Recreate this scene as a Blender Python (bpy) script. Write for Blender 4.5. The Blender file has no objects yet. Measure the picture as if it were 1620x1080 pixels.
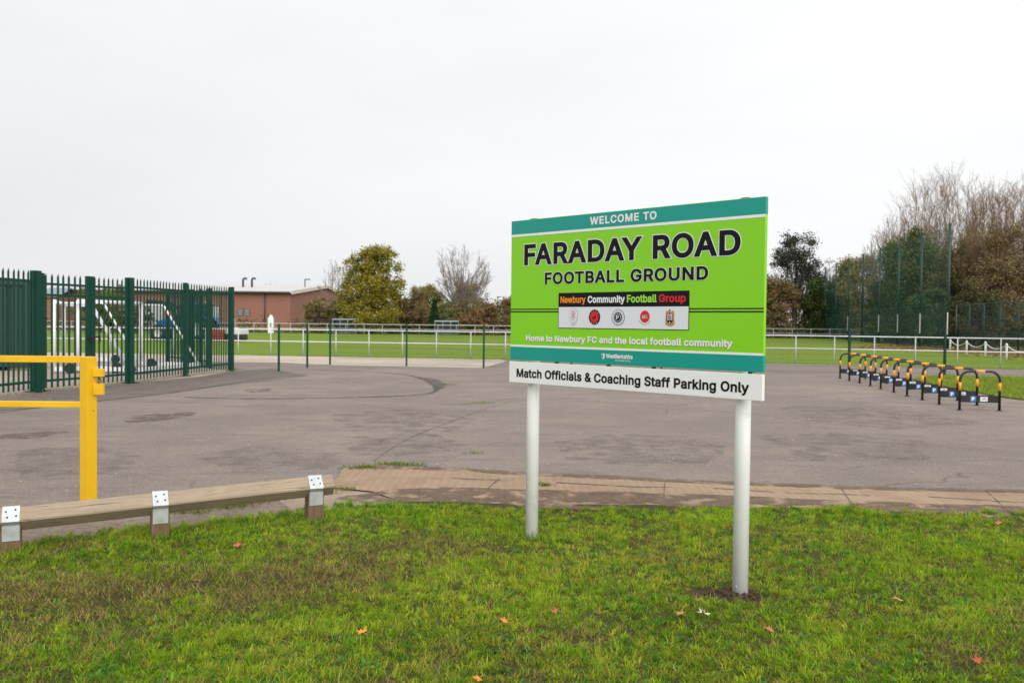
import bpy, math, random, json
import numpy as np
from mathutils import Vector, Matrix, noise as mnoise

# ------------------------------------------------------------------ camera, sky, sun, exposure
SC = bpy.context.scene
COL = SC.collection
R = math.radians
EYE = 1.55                      # eye height, metres
FPX = 1380.0                    # focal length for a 1620 px wide frame
ROLL = 0.0105
PITCH = math.atan((540 - 509) / FPX)

cam_data = bpy.data.cameras.new("camera")
cam_data.sensor_width = 36.0
cam_data.lens = 36.0 * FPX / 1620.0
cam_data.clip_start = 0.05
cam_data.clip_end = 3000.0
cam_data.dof.use_dof = True
cam_data.dof.focus_distance = 5.4
cam_data.dof.aperture_fstop = 4.5
cam = bpy.data.objects.new("camera", cam_data)
COL.objects.link(cam)
_f = Vector((0, math.cos(PITCH), -math.sin(PITCH)))
_r = Vector((1, 0, 0))
_u = _r.cross(_f)
CR = _r * math.cos(ROLL) + _u * math.sin(ROLL)
CU = _u * math.cos(ROLL) - _r * math.sin(ROLL)
CF = _f
_m = Matrix((CR, CU, -CF)).transposed().to_4x4()
_m.translation = Vector((0, 0, EYE))
cam.matrix_world = _m
SC.camera = cam

SUN_EL, SUN_AZ = R(37), R(158)   # azimuth clockwise from +Y: veiled sun behind the camera, a little to the right
world = bpy.data.worlds.new("World")
SC.world = world
world.use_nodes = True
wt = world.node_tree
for n in list(wt.nodes):
    wt.nodes.remove(n)
wo = wt.nodes.new("ShaderNodeOutputWorld")
bg = wt.nodes.new("ShaderNodeBackground")
bg.inputs["Strength"].default_value = 0.1
sky = wt.nodes.new("ShaderNodeTexSky")
sky.sky_type = 'NISHITA'
sky.sun_disc = False
sky.sun_elevation = SUN_EL
sky.sun_rotation = SUN_AZ
sky.air_density = 1.5
sky.dust_density = 5.0
tc = wt.nodes.new("ShaderNodeTexCoord")
sep = wt.nodes.new("ShaderNodeSeparateXYZ")
wt.links.new(tc.outputs["Generated"], sep.inputs[0])
ramp = wt.nodes.new("ShaderNodeMapRange")       # overcast: brighter towards the zenith
ramp.inputs["From Min"].default_value = 0.0
ramp.inputs["From Max"].default_value = 1.0
ramp.inputs["To Min"].default_value = 8.85
ramp.inputs["To Max"].default_value = 12.0
wt.links.new(sep.outputs["Z"], ramp.inputs["Value"])
mp = wt.nodes.new("ShaderNodeMapping")
mp.inputs["Scale"].default_value = (1.0, 1.0, 4.0)
wt.links.new(tc.outputs["Generated"], mp.inputs["Vector"])
cl = wt.nodes.new("ShaderNodeTexNoise")          # soft cloud mottling
cl.inputs["Scale"].default_value = 1.3
cl.inputs["Detail"].default_value = 5.0
cl.inputs["Roughness"].default_value = 0.5
wt.links.new(mp.outputs[0], cl.inputs["Vector"])
clr = wt.nodes.new("ShaderNodeMapRange")
clr.inputs["From Min"].default_value = 0.3
clr.inputs["From Max"].default_value = 0.7
clr.inputs["To Min"].default_value = 0.935
clr.inputs["To Max"].default_value = 1.06
wt.links.new(cl.outputs["Fac"], clr.inputs["Value"])
mul = wt.nodes.new("ShaderNodeMath"); mul.operation = 'MULTIPLY'
wt.links.new(ramp.outputs[0], mul.inputs[0]); wt.links.new(clr.outputs[0], mul.inputs[1])
lr = wt.nodes.new("ShaderNodeMapRange")          # the cloud is thinner towards the right
lr.inputs["From Min"].default_value = -0.6
lr.inputs["From Max"].default_value = 0.6
lr.inputs["To Min"].default_value = 0.94
lr.inputs["To Max"].default_value = 1.09
wt.links.new(sep.outputs["X"], lr.inputs["Value"])
mul2 = wt.nodes.new("ShaderNodeMath"); mul2.operation = 'MULTIPLY'
wt.links.new(mul.outputs[0], mul2.inputs[0]); wt.links.new(lr.outputs[0], mul2.inputs[1])
tint = wt.nodes.new("ShaderNodeVectorMath"); tint.operation = 'SCALE'
tint.inputs[0].default_value = (0.985, 0.992, 1.015)
wt.links.new(mul2.outputs[0], tint.inputs["Scale"])
mix = wt.nodes.new("ShaderNodeMix"); mix.data_type = 'RGBA'
mix.inputs["Factor"].default_value = 0.96
wt.links.new(sky.outputs[0], mix.inputs["A"]); wt.links.new(tint.outputs[0], mix.inputs["B"])
wt.links.new(mix.outputs["Result"], bg.inputs["Color"])
wt.links.new(bg.outputs[0], wo.inputs["Surface"])

sd = bpy.data.lights.new("sun", 'SUN')
sd.energy = 2.5
sd.angle = R(60)
sd.color = (1.0, 0.96, 0.9)
sun = bpy.data.objects.new("sun", sd)
COL.objects.link(sun)
sun.rotation_euler = (R(90) - SUN_EL, 0, -SUN_AZ + math.pi)
sun.rotation_euler = Vector((-math.sin(SUN_AZ) * math.cos(SUN_EL), -math.cos(SUN_AZ) * math.cos(SUN_EL), -math.sin(SUN_EL))).to_track_quat('-Z', 'Y').to_euler()

SC.view_settings.view_transform = 'Standard'
SC.view_settings.look = 'None'
SC.view_settings.exposure = 0.0
SC.view_settings.gamma = 1.0
SC.view_settings.use_curve_mapping = False
SC.cycles.max_bounces = 8
SC.cycles.transparent_max_bounces = 24

# ------------------------------------------------------------------ helpers
rnd = random.Random(11)
rng = np.random.default_rng(11)

def ray(px, py):
    return CF + CR * ((px - 810) / FPX) - CU * ((py - 540) / FPX)
def G(px, py, z=0.0):
    """ground point seen at a pixel of the photograph (survey of the site)"""
    d = ray(px, py)
    p = Vector((0, 0, EYE)) + d * ((z - EYE) / d.z)
    return Vector((p.x, p.y, z))
def at(px, py, Y):
    d = ray(px, py)
    return Vector((0, 0, EYE)) + d * (Y / d.y)

WM = {}
def register(o, M):
    WM[o.name] = M
def tag(o, label=None, cat=None, group=None, kind=None):
    if label: o["label"] = label
    if cat: o["category"] = cat
    if group: o["group"] = group
    if kind: o["kind"] = kind
    return o
def empty(name, loc=(0, 0, 0), rz=0.0, label=None, cat=None, group=None):
    o = bpy.data.objects.new(name, None)
    o.empty_display_size = 0.2
    COL.objects.link(o)
    o.location = loc
    o.rotation_euler = (0, 0, rz)
    register(o, Matrix.Translation(Vector(loc)) @ Matrix.Rotation(rz, 4, 'Z'))
    return tag(o, label, cat, group)
def copy_tree(o, parent=None):
    c = o.copy()
    COL.objects.link(c)
    if parent is not None:
        c.parent = parent
    for ch in list(o.children):
        copy_tree(ch, c)
    return c

class MB:
    def __init__(self):
        self.v, self.f, self.mi, self.sm = [], [], [], []
    def add(self, vs, fs, mi=0, sm=False):
        b = len(self.v)
        self.v += [tuple(p) for p in vs]
        for f in fs:
            self.f.append(tuple(i + b for i in f)); self.mi.append(mi); self.sm.append(sm)
        return self
    def frame_box(self, o, ax, ay, az, mi=0):
        """box from corner-centre: o centre, ax ay az half vectors"""
        vs = []
        for sx in (-1, 1):
            for sy in (-1, 1):
                for sz in (-1, 1):
                    vs.append(Vector(o) + ax * sx + ay * sy + az * sz)
        fs = [(0, 1, 3, 2), (4, 6, 7, 5), (0, 4, 5, 1), (2, 3, 7, 6), (0, 2, 6, 4), (1, 5, 7, 3)]
        if ax.cross(ay).dot(az) < 0:
            fs = [tuple(reversed(f)) for f in fs]
        return self.add(vs, fs, mi)
    def box(self, c, s, rz=0.0, mi=0):
        ca, sa = math.cos(rz), math.sin(rz)
        return self.frame_box(c, Vector((ca, sa, 0)) * (s[0] / 2), Vector((-sa, ca, 0)) * (s[1] / 2), Vector((0, 0, s[2] / 2)), mi)
    def beam(self, a, b, w, h, up=(0, 0, 1), mi=0):
        a, b = Vector(a), Vector(b)
        d = b - a
        L = d.length
        d.normalize()
        s = d.cross(Vector(up))
        if s.length < 1e-4:
            s = d.cross(Vector((0, 1, 0)))
        s.normalize()
        u = s.cross(d)
        return self.frame_box((a + b) / 2, d * (L / 2), s * (w / 2), u * (h / 2), mi)
    def tube(self, pts, r, n=8, caps=True, mi=0, sm=True):
        pts = [Vector(p) for p in pts]
        rs = r if isinstance(r, (list, tuple)) else [r] * len(pts)
        vs, fs = [], []
        ref = None
        for i, p in enumerate(pts):
            d = (pts[min(i + 1, len(pts) - 1)] - pts[max(i - 1, 0)])
            if d.length < 1e-9: d = Vector((0, 0, 1))
            d.normalize()
            if ref is None:
                ref = d.orthogonal().normalized()
            ref = ref - d * ref.dot(d)
            if ref.length < 1e-5: ref = d.orthogonal()
            ref.normalize()
            q = d.cross(ref)
            for k in range(n):
                a = 2 * math.pi * k / n
                vs.append(p + (ref * math.cos(a) + q * math.sin(a)) * rs[i])
        for i in range(len(pts) - 1):
            for k in range(n):
                k2 = (k + 1) % n
                fs.append((i * n + k, i * n + k2, (i + 1) * n + k2, (i + 1) * n + k))
        self.add(vs, fs, mi, sm)
        if caps:
            b = len(self.v) - len(vs)
            self.f.append(tuple(b + k for k in reversed(range(n)))); self.mi.append(mi); self.sm.append(False)
            e = b + (len(pts) - 1) * n
            self.f.append(tuple(e + k for k in range(n))); self.mi.append(mi); self.sm.append(False)
        return self
    def lathe(self, c, prof, n=16, axis='Z', mi=0, sm=True):
        """profile of (radius, height)"""
        c = Vector(c); vs, fs = [], []
        for r_, h in prof:
            for k in range(n):
                a = 2 * math.pi * k / n
                x, y = r_ * math.cos(a), r_ * math.sin(a)
                vs.append(c + (Vector((x, y, h)) if axis == 'Z' else Vector((x, h, y)) if axis == 'Y' else Vector((h, x, y))))
        for i in range(len(prof) - 1):
            for k in range(n):
                k2 = (k + 1) % n
                q = (i * n + k, i * n + k2, (i + 1) * n + k2, (i + 1) * n + k)
                fs.append(q if axis != 'Y' else tuple(reversed(q)))
        self.add(vs, fs, mi, sm)
        return self
    def prism(self, poly, o, ax, ay, az, mi=0):
        """poly in (ax, ay) extruded along az"""
        o = Vector(o); n = len(poly)
        vs = [o + ax * x + ay * y for x, y in poly] + [o + ax * x + ay * y + az for x, y in poly]
        fs = [tuple(reversed(range(n))), tuple(range(n, 2 * n))]
        for i in range(n):
            j = (i + 1) % n
            fs.append((i, j, n + j, n + i))
        return self.add(vs, fs, mi)
    def build(self, name, mat, parent=None, local=False, bevel=0.0):
        me = bpy.data.meshes.new(name)
        vs = self.v
        if parent is not None and not local:
            M = WM[parent.name].inverted()
            vs = [tuple(M @ Vector(p)) for p in vs]
        me.from_pydata(vs, [], self.f)
        mats = mat if isinstance(mat, (list, tuple)) else [mat]
        for m in mats: me.materials.append(m)
        me.polygons.foreach_set("material_index", self.mi)
        me.polygons.foreach_set("use_smooth", self.sm)
        me.update()
        o = bpy.data.objects.new(name, me)
        COL.objects.link(o)
        if parent is not None:
            o.parent = parent
            register(o, WM.get(parent.name, Matrix.Identity(4)))
        else:
            register(o, Matrix.Identity(4))
        if bevel > 0:
            bv = o.modifiers.new("bevel", 'BEVEL')
            bv.width = bevel; bv.segments = 2; bv.limit_method = 'ANGLE'; bv.angle_limit = R(40)
        return o

def np_mesh(name, verts, quads, mat, cols=None, parent=None, world=True, tris=None):
    """large mesh straight from arrays; colours are the leaf's or blade's own tint"""
    me = bpy.data.meshes.new(name)
    verts = np.asarray(verts, dtype=np.float32).reshape(-1, 3)
    if parent is not None and world:
        M = np.array(WM[parent.name].inverted())
        verts = (verts @ M[:3, :3].T + M[:3, 3]).astype(np.float32)
    nq = 0 if quads is None else len(quads)
    nt = 0 if tris is None else len(tris)
    me.vertices.add(len(verts))
    me.vertices.foreach_set("co", verts.ravel())
    idx = []
    if nq: idx.append(np.asarray(quads, dtype=np.int32).ravel())
    if nt: idx.append(np.asarray(tris, dtype=np.int32).ravel())
    idx = np.concatenate(idx)
    me.loops.add(len(idx))
    me.loops.foreach_set("vertex_index", idx)
    me.polygons.add(nq + nt)
    st = np.concatenate([np.arange(nq) * 4, nq * 4 + np.arange(nt) * 3]).astype(np.int32)
    me.polygons.foreach_set("loop_start", st)
    me.update(calc_edges=True)
    if cols is not None:
        a = me.color_attributes.new("tint", 'FLOAT_COLOR', 'POINT')
        c4 = np.ones((len(verts), 4), np.float32); c4[:, :3] = cols
        a.data.foreach_set("color", c4.ravel())
    me.materials.append(mat)
    o = bpy.data.objects.new(name, me)
    COL.objects.link(o)
    if parent is not None:
        o.parent = parent; register(o, WM[parent.name])
    else:
        register(o, Matrix.Identity(4))
    return o

# ------------------------------------------------------------------ materials
def mat_new(name):
    m = bpy.data.materials.new(name)
    m.use_nodes = True
    nt = m.node_tree
    p = nt.nodes["Principled BSDF"]
    return m, nt, p
def N(nt, kind, **kw):
    n = nt.nodes.new(kind)
    for k, v in kw.items():
        if k in n.inputs: n.inputs[k].default_value = v
        else: setattr(n, k, v)
    return n
def mixc(nt, fac, a, b, mode='MIX'):
    m = nt.nodes.new("ShaderNodeMix"); m.data_type = 'RGBA'; m.blend_type = mode
    for sock, v in (("Factor", fac), ("A", a), ("B", b)):
        if isinstance(v, (int, float)): m.inputs[sock].default_value = v
        elif isinstance(v, tuple): m.inputs[sock].default_value = (*v, 1.0) if len(v) == 3 else v
        else: nt.links.new(v, m.inputs[sock])
    return m.outputs["Result"]
def rampn(nt, src, lo, hi, a=0.0, b=1.0):
    m = N(nt, "ShaderNodeMapRange")
    m.inputs["From Min"].default_value = lo; m.inputs["From Max"].default_value = hi
    m.inputs["To Min"].default_value = a; m.inputs["To Max"].default_value = b
    nt.links.new(src, m.inputs["Value"])
    return m.outputs[0]
def noise_of(nt, scale, detail=4.0, rough=0.55, vec=None, dist=0.0):
    n = N(nt, "ShaderNodeTexNoise", Scale=scale, Detail=detail, Roughness=rough, Distortion=dist)
    if vec is None:
        t = N(nt, "ShaderNodeTexCoord"); vec = t.outputs["Object"]
    nt.links.new(vec, n.inputs["Vector"])
    return n.outputs["Fac"]
def bump(nt, p, h, strength=0.3, dist=0.01):
    b = N(nt, "ShaderNodeBump", Strength=strength, Distance=dist)
    nt.links.new(h, b.inputs["Height"])
    nt.links.new(b.outputs[0], p.inputs["Normal"])
def simple(name, col, rough=0.5, metal=0.0, var=0.12, scale=6.0, dirt=None, bstr=0.0, spec=0.5):
    """paint, plastic, metal: base colour with slight mottling and optional grime in patches"""
    m, nt, p = mat_new(name)
    f = noise_of(nt, scale, 5.0, 0.6)
    lo = tuple(c * (1 - var) for c in col); hi = tuple(min(1, c * (1 + var)) for c in col)
    c = mixc(nt, rampn(nt, f, 0.3, 0.7), lo, hi)
    if dirt:
        g = noise_of(nt, scale * 2.3, 6.0, 0.7)
        c = mixc(nt, rampn(nt, g, 0.55, 0.78, 0.0, 0.55), c, dirt)
    nt.links.new(c, p.inputs["Base Color"])
    p.inputs["Roughness"].default_value = rough
    p.inputs["Metallic"].default_value = metal
    p.inputs["Specular IOR Level"].default_value = spec
    nt.links.new(rampn(nt, f, 0.2, 0.8, max(0.05, rough - 0.08), min(1, rough + 0.1)), p.inputs["Roughness"])
    if bstr: bump(nt, p, noise_of(nt, scale * 8, 3.0), bstr, 0.004)
    return m
def leafmat(name, rough=0.55, trans=0.25):
    m, nt, p = mat_new(name)
    a = N(nt, "ShaderNodeVertexColor"); a.layer_name = "tint"
    nt.links.new(a.outputs["Color"], p.inputs["Base Color"])
    p.inputs["Roughness"].default_value = rough
    p.inputs["Specular IOR Level"].default_value = 0.12
    if trans > 0:
        t = N(nt, "ShaderNodeBsdfTranslucent")
        nt.links.new(a.outputs["Color"], t.inputs["Color"])
        ms = N(nt, "ShaderNodeMixShader"); ms.inputs[0].default_value = trans
        nt.links.new(p.outputs[0], ms.inputs[1]); nt.links.new(t.outputs[0], ms.inputs[2])
        nt.links.new(ms.outputs[0], nt.nodes["Material Output"].inputs["Surface"])
    return m

# ------------------------------------------------------------------ the setting: ground sheets
def smooth(e0, e1, x):
    t = np.clip((x - e0) / (e1 - e0), 0, 1); return t * t * (3 - 2 * t)
def terrain(x, y):
    """gentle humps of the grass verge, metres above the tarmac"""
    x = np.asarray(x, float); y = np.asarray(y, float)
    h = 0.012 * np.sin(1.7 * x + 0.6) * np.cos(1.3 * y + 0.2) + 0.007 * np.sin(4.1 * x + 2.2 * y) + 0.005 * np.sin(6.3 * y - 3.1 * x + 1)
    return 0.020 + 0.8 * h - 0.030 * np.exp(-((x - 1.32) ** 2 + (y - 4.95) ** 2) / 0.12)

def sheet(name, poly, z, mat, kind="structure"):
    me = bpy.data.meshes.new(name)
    me.from_pydata([(p[0], p[1], z) for p in poly], [], [tuple(range(len(poly)))])
    me.update()
    if me.polygons[0].normal.z < 0: me.flip_normals()
    me.materials.append(mat)
    o = bpy.data.objects.new(name, me); COL.objects.link(o); register(o, Matrix.Identity(4))
    o["kind"] = kind
    return o
def px_poly(pts): return [tuple(G(*p)[:2]) for p in pts]
def rough_poly(poly, step=0.25, amp=0.04, seed=0):
    """the same outline with a ragged edge"""
    out = []
    n = len(poly)
    for i in range(n):
        a = Vector(poly[i]); b = Vector(poly[(i + 1) % n]); L = (b - a).length
        k = max(1, min(160, int(L / step))); nn = Vector((-(b - a).y, (b - a).x)).normalized() if L > 0 else Vector((0, 0))
        for j in range(k):
            p = a.lerp(b, j / k)
            d = mnoise.noise(Vector((p.x * 1.7 + seed, p.y * 1.7, seed))) * amp * 1.2 + mnoise.noise(Vector((p.x * 6 + seed, p.y * 6, 3.0))) * amp
            q = p + nn * (d if j else 0)
            out.append((q.x, q.y))
    return out

# tarmac
def asphalt_mat(name, base=(0.242, 0.199, 0.170), seed=0.0, crack=1.0):
    m, nt, p = mat_new(name)
    t = N(nt, "ShaderNodeTexCoord")
    mpn = N(nt, "ShaderNodeMapping"); mpn.inputs["Location"].default_value = (seed, seed * 2, 0)
    nt.links.new(t.outputs["Object"], mpn.inputs["Vector"])
    v = mpn.outputs[0]
    big = noise_of(nt, 0.16, 5.0, 0.6, v, 0.6)
    mid = noise_of(nt, 0.9, 6.0, 0.62, v, 0.4)
    fine = noise_of(nt, 14.0, 4.0, 0.7, v)
    agg = N(nt, "ShaderNodeTexVoronoi", Scale=90.0); nt.links.new(v, agg.inputs["Vector"])
    dk = tuple(c * 0.68 for c in base); lt = tuple(c * 1.22 for c in base)
    c = mixc(nt, rampn(nt, big, 0.3, 0.7), dk, lt)
    c = mixc(nt, rampn(nt, mid, 0.40, 0.70, 0.0, 0.65), c, tuple(x * 0.66 for x in base))
    # damp stained patches and pale scuffs
    st = N(nt, "ShaderNodeMapping"); st.inputs["Scale"].default_value = (0.45, 1.4, 1); nt.links.new(v, st.inputs["Vector"])
    stain = noise_of(nt, 1.0, 8.0, 0.72, st.outputs[0], 1.2)
    c = mixc(nt, rampn(nt, stain, 0.50, 0.62, 0.0, 0.72), c, tuple(x * 0.52 for x in base))
    pale = noise_of(nt, 2.6, 6.0, 0.7, v, 0.5)
    c = mixc(nt, rampn(nt, pale, 0.58, 0.75, 0.0, 0.4), c, (base[0] * 1.7, base[1] * 1.66, base[2] * 1.55))
    c = mixc(nt, rampn(nt, fine, 0.35, 0.68, 0.0, 0.6), c, tuple(x * 0.7 for x in base))
    stone = N(nt, "ShaderNodeSeparateColor"); nt.links.new(agg.outputs["Color"], stone.inputs[0])
    c = mixc(nt, rampn(nt, stone.outputs[0], 0.78, 0.95, 0.0, 0.35), c, (0.45, 0.39, 0.33))
    # hairline cracks
    wv = N(nt, "ShaderNodeTexNoise", Scale=1.4, Detail=4.0); nt.links.new(v, wv.inputs["Vector"])
    add = N(nt, "ShaderNodeVectorMath"); add.operation = 'MULTIPLY_ADD'
    add.inputs[1].default_value = (0.9, 0.9, 0); nt.links.new(wv.outputs["Color"], add.inputs[0]); nt.links.new(v, add.inputs[2])
    vo = N(nt, "ShaderNodeTexVoronoi", Scale=0.28); vo.feature = 'DISTANCE_TO_EDGE'; nt.links.new(add.outputs[0], vo.inputs["Vector"])
    cm = rampn(nt, vo.outputs["Distance"], 0.0, 0.0045, 1.0, 0.0)
    gate = rampn(nt, noise_of(nt, 0.35, 2.0, 0.5, v), 0.5, 0.58)
    mm = N(nt, "ShaderNodeMath"); mm.operation = 'MULTIPLY'; nt.links.new(cm, mm.inputs[0]); nt.links.new(gate, mm.inputs[1])
    m2 = N(nt, "ShaderNodeMath"); m2.operation = 'MULTIPLY'; m2.inputs[1].default_value = 0.5 * crack; nt.links.new(mm.outputs[0], m2.inputs[0])
    c = mixc(nt, m2.outputs[0], c, (0.05, 0.045, 0.04))
    nt.links.new(c, p.inputs["Base Color"])
    nt.links.new(rampn(nt, stain, 0.45, 0.7, 0.92, 0.68), p.inputs["Roughness"])
    p.inputs["Specular IOR Level"].default_value = 0.35
    hsum = N(nt, "ShaderNodeMath"); hsum.operation = 'ADD'
    nt.links.new(agg.outputs["Distance"], hsum.inputs[0]); nt.links.new(fine, hsum.inputs[1])
    bump(nt, p, hsum.outputs[0], 0.5, 0.006)
    return m
def earth_mat(name, a, b, c3, s=1.0, bs=0.8):
    m, nt, p = mat_new(name)
    n1 = noise_of(nt, 1.6 * s, 6.0, 0.65); n2 = noise_of(nt, 9 * s, 6.0, 0.7); n3 = noise_of(nt, 40 * s, 3.0, 0.7)
    c = mixc(nt, rampn(nt, n1, 0.35, 0.65), a, b)
    c = mixc(nt, rampn(nt, n2, 0.45, 0.7, 0.0, 0.8), c, c3)
    c = mixc(nt, rampn(nt, n3, 0.4, 0.7, 0.0, 0.4), c, tuple(x * 0.5 for x in a))
    nt.links.new(c, p.inputs["Base Color"]); p.inputs["Roughness"].default_value = 0.95
    p.inputs["Specular IOR Level"].default_value = 0.15
    bump(nt, p, n2, bs, 0.02)
    return m
def turf_mat(name, a, b, c3, s=1.0, stripes=False):
    m, nt, p = mat_new(name)
    t = N(nt, "ShaderNodeTexCoord"); v = t.outputs["Object"]
    n1 = noise_of(nt, 0.09 * s, 4.0, 0.6, v); n2 = noise_of(nt, 0.7 * s, 6.0, 0.7, v); n3 = noise_of(nt, 7 * s, 5.0, 0.75, v)
    c = mixc(nt, rampn(nt, n1, 0.35, 0.65), a, b)
    c = mixc(nt, rampn(nt, n2, 0.42, 0.75, 0.0, 0.6), c, c3)
    if stripes:      # mowing bands
        w = N(nt, "ShaderNodeTexWave", Scale=0.09, Distortion=0.6); w.bands_direction = 'Y'
        nt.links.new(v, w.inputs["Vector"])
        wear = noise_of(nt, 0.22, 5.0, 0.65, v, 0.5); c = mixc(nt, rampn(nt, wear, 0.55, 0.75, 0.0, 0.6), c, (0.19, 0.19, 0.06))
        c = mixc(nt, rampn(nt, w.outputs["Fac"], 0.4, 0.6, 0.0, 0.12), c, tuple(x * 0.72 for x in a))
    c = mixc(nt, rampn(nt, n3, 0.35, 0.7, 0.0, 0.45), c, tuple(x * 0.55 for x in a))
    nt.links.new(c, p.inputs["Base Color"]); p.inputs["Roughness"].default_value = 0.9
    p.inputs["Specular IOR Level"].default_value = 0.1
    bump(nt, p, n3, 0.7, 0.05)
    return m

M_ASPH = asphalt_mat("tarmac_weathered")
M_ASPH_OLD = asphalt_mat("tarmac_dark", (0.178, 0.148, 0.128), 31.0, 0.4)
M_TAR = asphalt_mat("tar_seam", (0.13, 0.112, 0.10), 7.0, 0.0)
M_PATCH = asphalt_mat("tarmac_patch", (0.165, 0.132, 0.115), 17.0, 0.0)
def broken(m, lo, hi, scale, amax=1.0):
    """let worn patches break up into the surface under them"""
    nt = m.node_tree; p = nt.nodes["Principled BSDF"]
    nt.links.new(rampn(nt, noise_of(nt, scale, 6.0, 0.7), lo, hi, 0.0, amax), p.inputs["Alpha"])
    return m
broken(M_PATCH, 0.42, 0.60, 2.6, 0.9); broken(M_TAR, 0.38, 0.5, 5.0, 0.85); broken(M_ASPH_OLD, 0.30, 0.45, 1.6, 0.9)
M_DAMP = broken(asphalt_mat("damp_tarmac", (0.135, 0.115, 0.104), 41.0, 0.0), 0.44, 0.68, 3.2, 0.34)
M_PITCH = turf_mat("pitch_turf", (0.15, 0.235, 0.024), (0.195, 0.265, 0.03), (0.12, 0.18, 0.024), 1.0, True)
M_GROUND = turf_mat("rough_ground", (0.07, 0.10, 0.025), (0.09, 0.12, 0.03), (0.10, 0.08, 0.04))
M_SOIL = earth_mat("verge_soil", (0.055, 0.06, 0.014), (0.07, 0.068, 0.018), (0.06, 0.042, 0.024), 1.5)
M_DIRT = earth_mat("bare_dirt", (0.20, 0.155, 0.125), (0.27, 0.215, 0.175), (0.11, 0.083, 0.06), 1.2)
M_MUD = earth_mat("dug_soil", (0.075, 0.05, 0.034), (0.10, 0.068, 0.045), (0.05, 0.034, 0.024), 3.0, 1.0)
M_LITTER = earth_mat("leafy_ground", (0.16, 0.095, 0.045), (0.13, 0.14, 0.04), (0.22, 0.12, 0.05), 0.5)

def concrete_mat(name, base, red=None, sc=1.0, ridges=0.0):
    m, nt, p = mat_new(name)
    t = N(nt, "ShaderNodeTexCoord"); v = t.outputs["Object"]
    n1 = noise_of(nt, 0.5 * sc, 5.0, 0.6, v); n2 = noise_of(nt, 5 * sc, 6.0, 0.7, v); n3 = noise_of(nt, 30 * sc, 4.0, 0.7, v)
    c = mixc(nt, rampn(nt, n1, 0.3, 0.7), tuple(x * 0.82 for x in base), tuple(x * 1.15 for x in base))
    if red: c = mixc(nt, rampn(nt, noise_of(nt, 0.75, 4.0, 0.6, v, 0.7), 0.53, 0.66, 0.0, 0.75), c, red)
    c = mixc(nt, rampn(nt, n2, 0.48, 0.75, 0.0, 0.55), c, tuple(x * 0.55 for x in base))
    c = mixc(nt, rampn(nt, n3, 0.5, 0.75, 0.0, 0.4), c, tuple(x * 0.6 for x in base))
    h = n3
    if ridges:       # tamped cross ridges
        w = N(nt, "ShaderNodeTexWave", Scale=ridges, Distortion=2.2, Detail=2.0); w.bands_direction = 'X'
        nt.links.new(v, w.inputs["Vector"])
        c = mixc(nt, rampn(nt, w.outputs["Fac"], 0.25, 0.75, 0.0, 0.14), c, tuple(x * 0.55 for x in base))
        h = w.outputs["Fac"]
    nt.links.new(c, p.inputs["Base Color"]); p.inputs["Roughness"].default_value = 0.9
    p.inputs["Specular IOR Level"].default_value = 0.25
    bump(nt, p, h, 0.4, 0.008)
    return m
M_APRON = concrete_mat("apron_concrete", (0.35, 0.25, 0.165), (0.28, 0.15, 0.115), 1.0, 4.0)
M_SLAB = concrete_mat("slab_concrete", (0.31, 0.24, 0.18), None, 1.0)
M_HARD = concrete_mat("pale_hardstanding", (0.47, 0.40, 0.325), None, 0.5)
M_HARD2 = concrete_mat("compound_hardstanding", (0.37, 0.295, 0.25), None, 0.5)

sheet("ground", [(-900, -30), (900, -30), (900, 1500), (-900, 1500)], -0.02, M_GROUND)
EDGE_PX = [(-700, 930), (-200, 905), (20, 868), (130, 846), (250, 836), (400, 822), (500, 806), (600, 797), (660, 788), (760, 788), (1000, 793), (1160, 797), (1380, 808), (1500, 815), (1620, 816), (2100, 838), (2600, 860)]
NEAR = [(-45.0, 40.6), tuple(G(411, 562)[:2]), tuple(G(792, 568.5)[:2]), tuple(G(1270, 575.5)[:2]), tuple(G(1603, 583.5)[:2]), (45.0, 27.6)]   # line of the pitch barrier
sheet("pitch_grass", rough_poly([(p[0], p[1] + 0.15) for p in NEAR] + [(60, 100), (-80, 100)], 0.5, 0.07, 3), -0.006, M_PITCH)
sheet("car_park", rough_poly([(-45, 4.6)] + [(G(*p)[0], G(*p)[1] - 0.12) for p in EDGE_PX] + [(45, 4.6)] + [(p[0], p[1] - 0.05) for p in reversed(NEAR)], 0.5, 0.05, 8), 0.0, M_ASPH)
# pale hardstanding in front of the pitch barrier, and the compound behind the palisade
hs = px_poly([(372, 573), (441, 573.5), (522, 577.5), (643, 580), (765, 582), (803, 571)]) + [(NEAR[2][0], NEAR[2][1] - 0.2), (NEAR[1][0], NEAR[1][1] - 0.2), (-22, 38.4)]
hs += [(-21, 31.0)]
sheet("hardstanding", rough_poly(hs, 0.4, 0.06, 5), 0.005, M_HARD)
cp = [tuple(G(-70, 636)[:2]), tuple(G(57, 621)[:2]), tuple(G(205, 606.5)[:2]), tuple(G(318, 596)[:2]), tuple(G(368, 586.5)[:2]), (-13.5, 31.0), (-20, 31.0), (-28, 31.0), (-28, 16)]
sheet("compound_yard", rough_poly(cp, 0.5, 0.03, 6), 0.007, M_HARD2)
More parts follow.
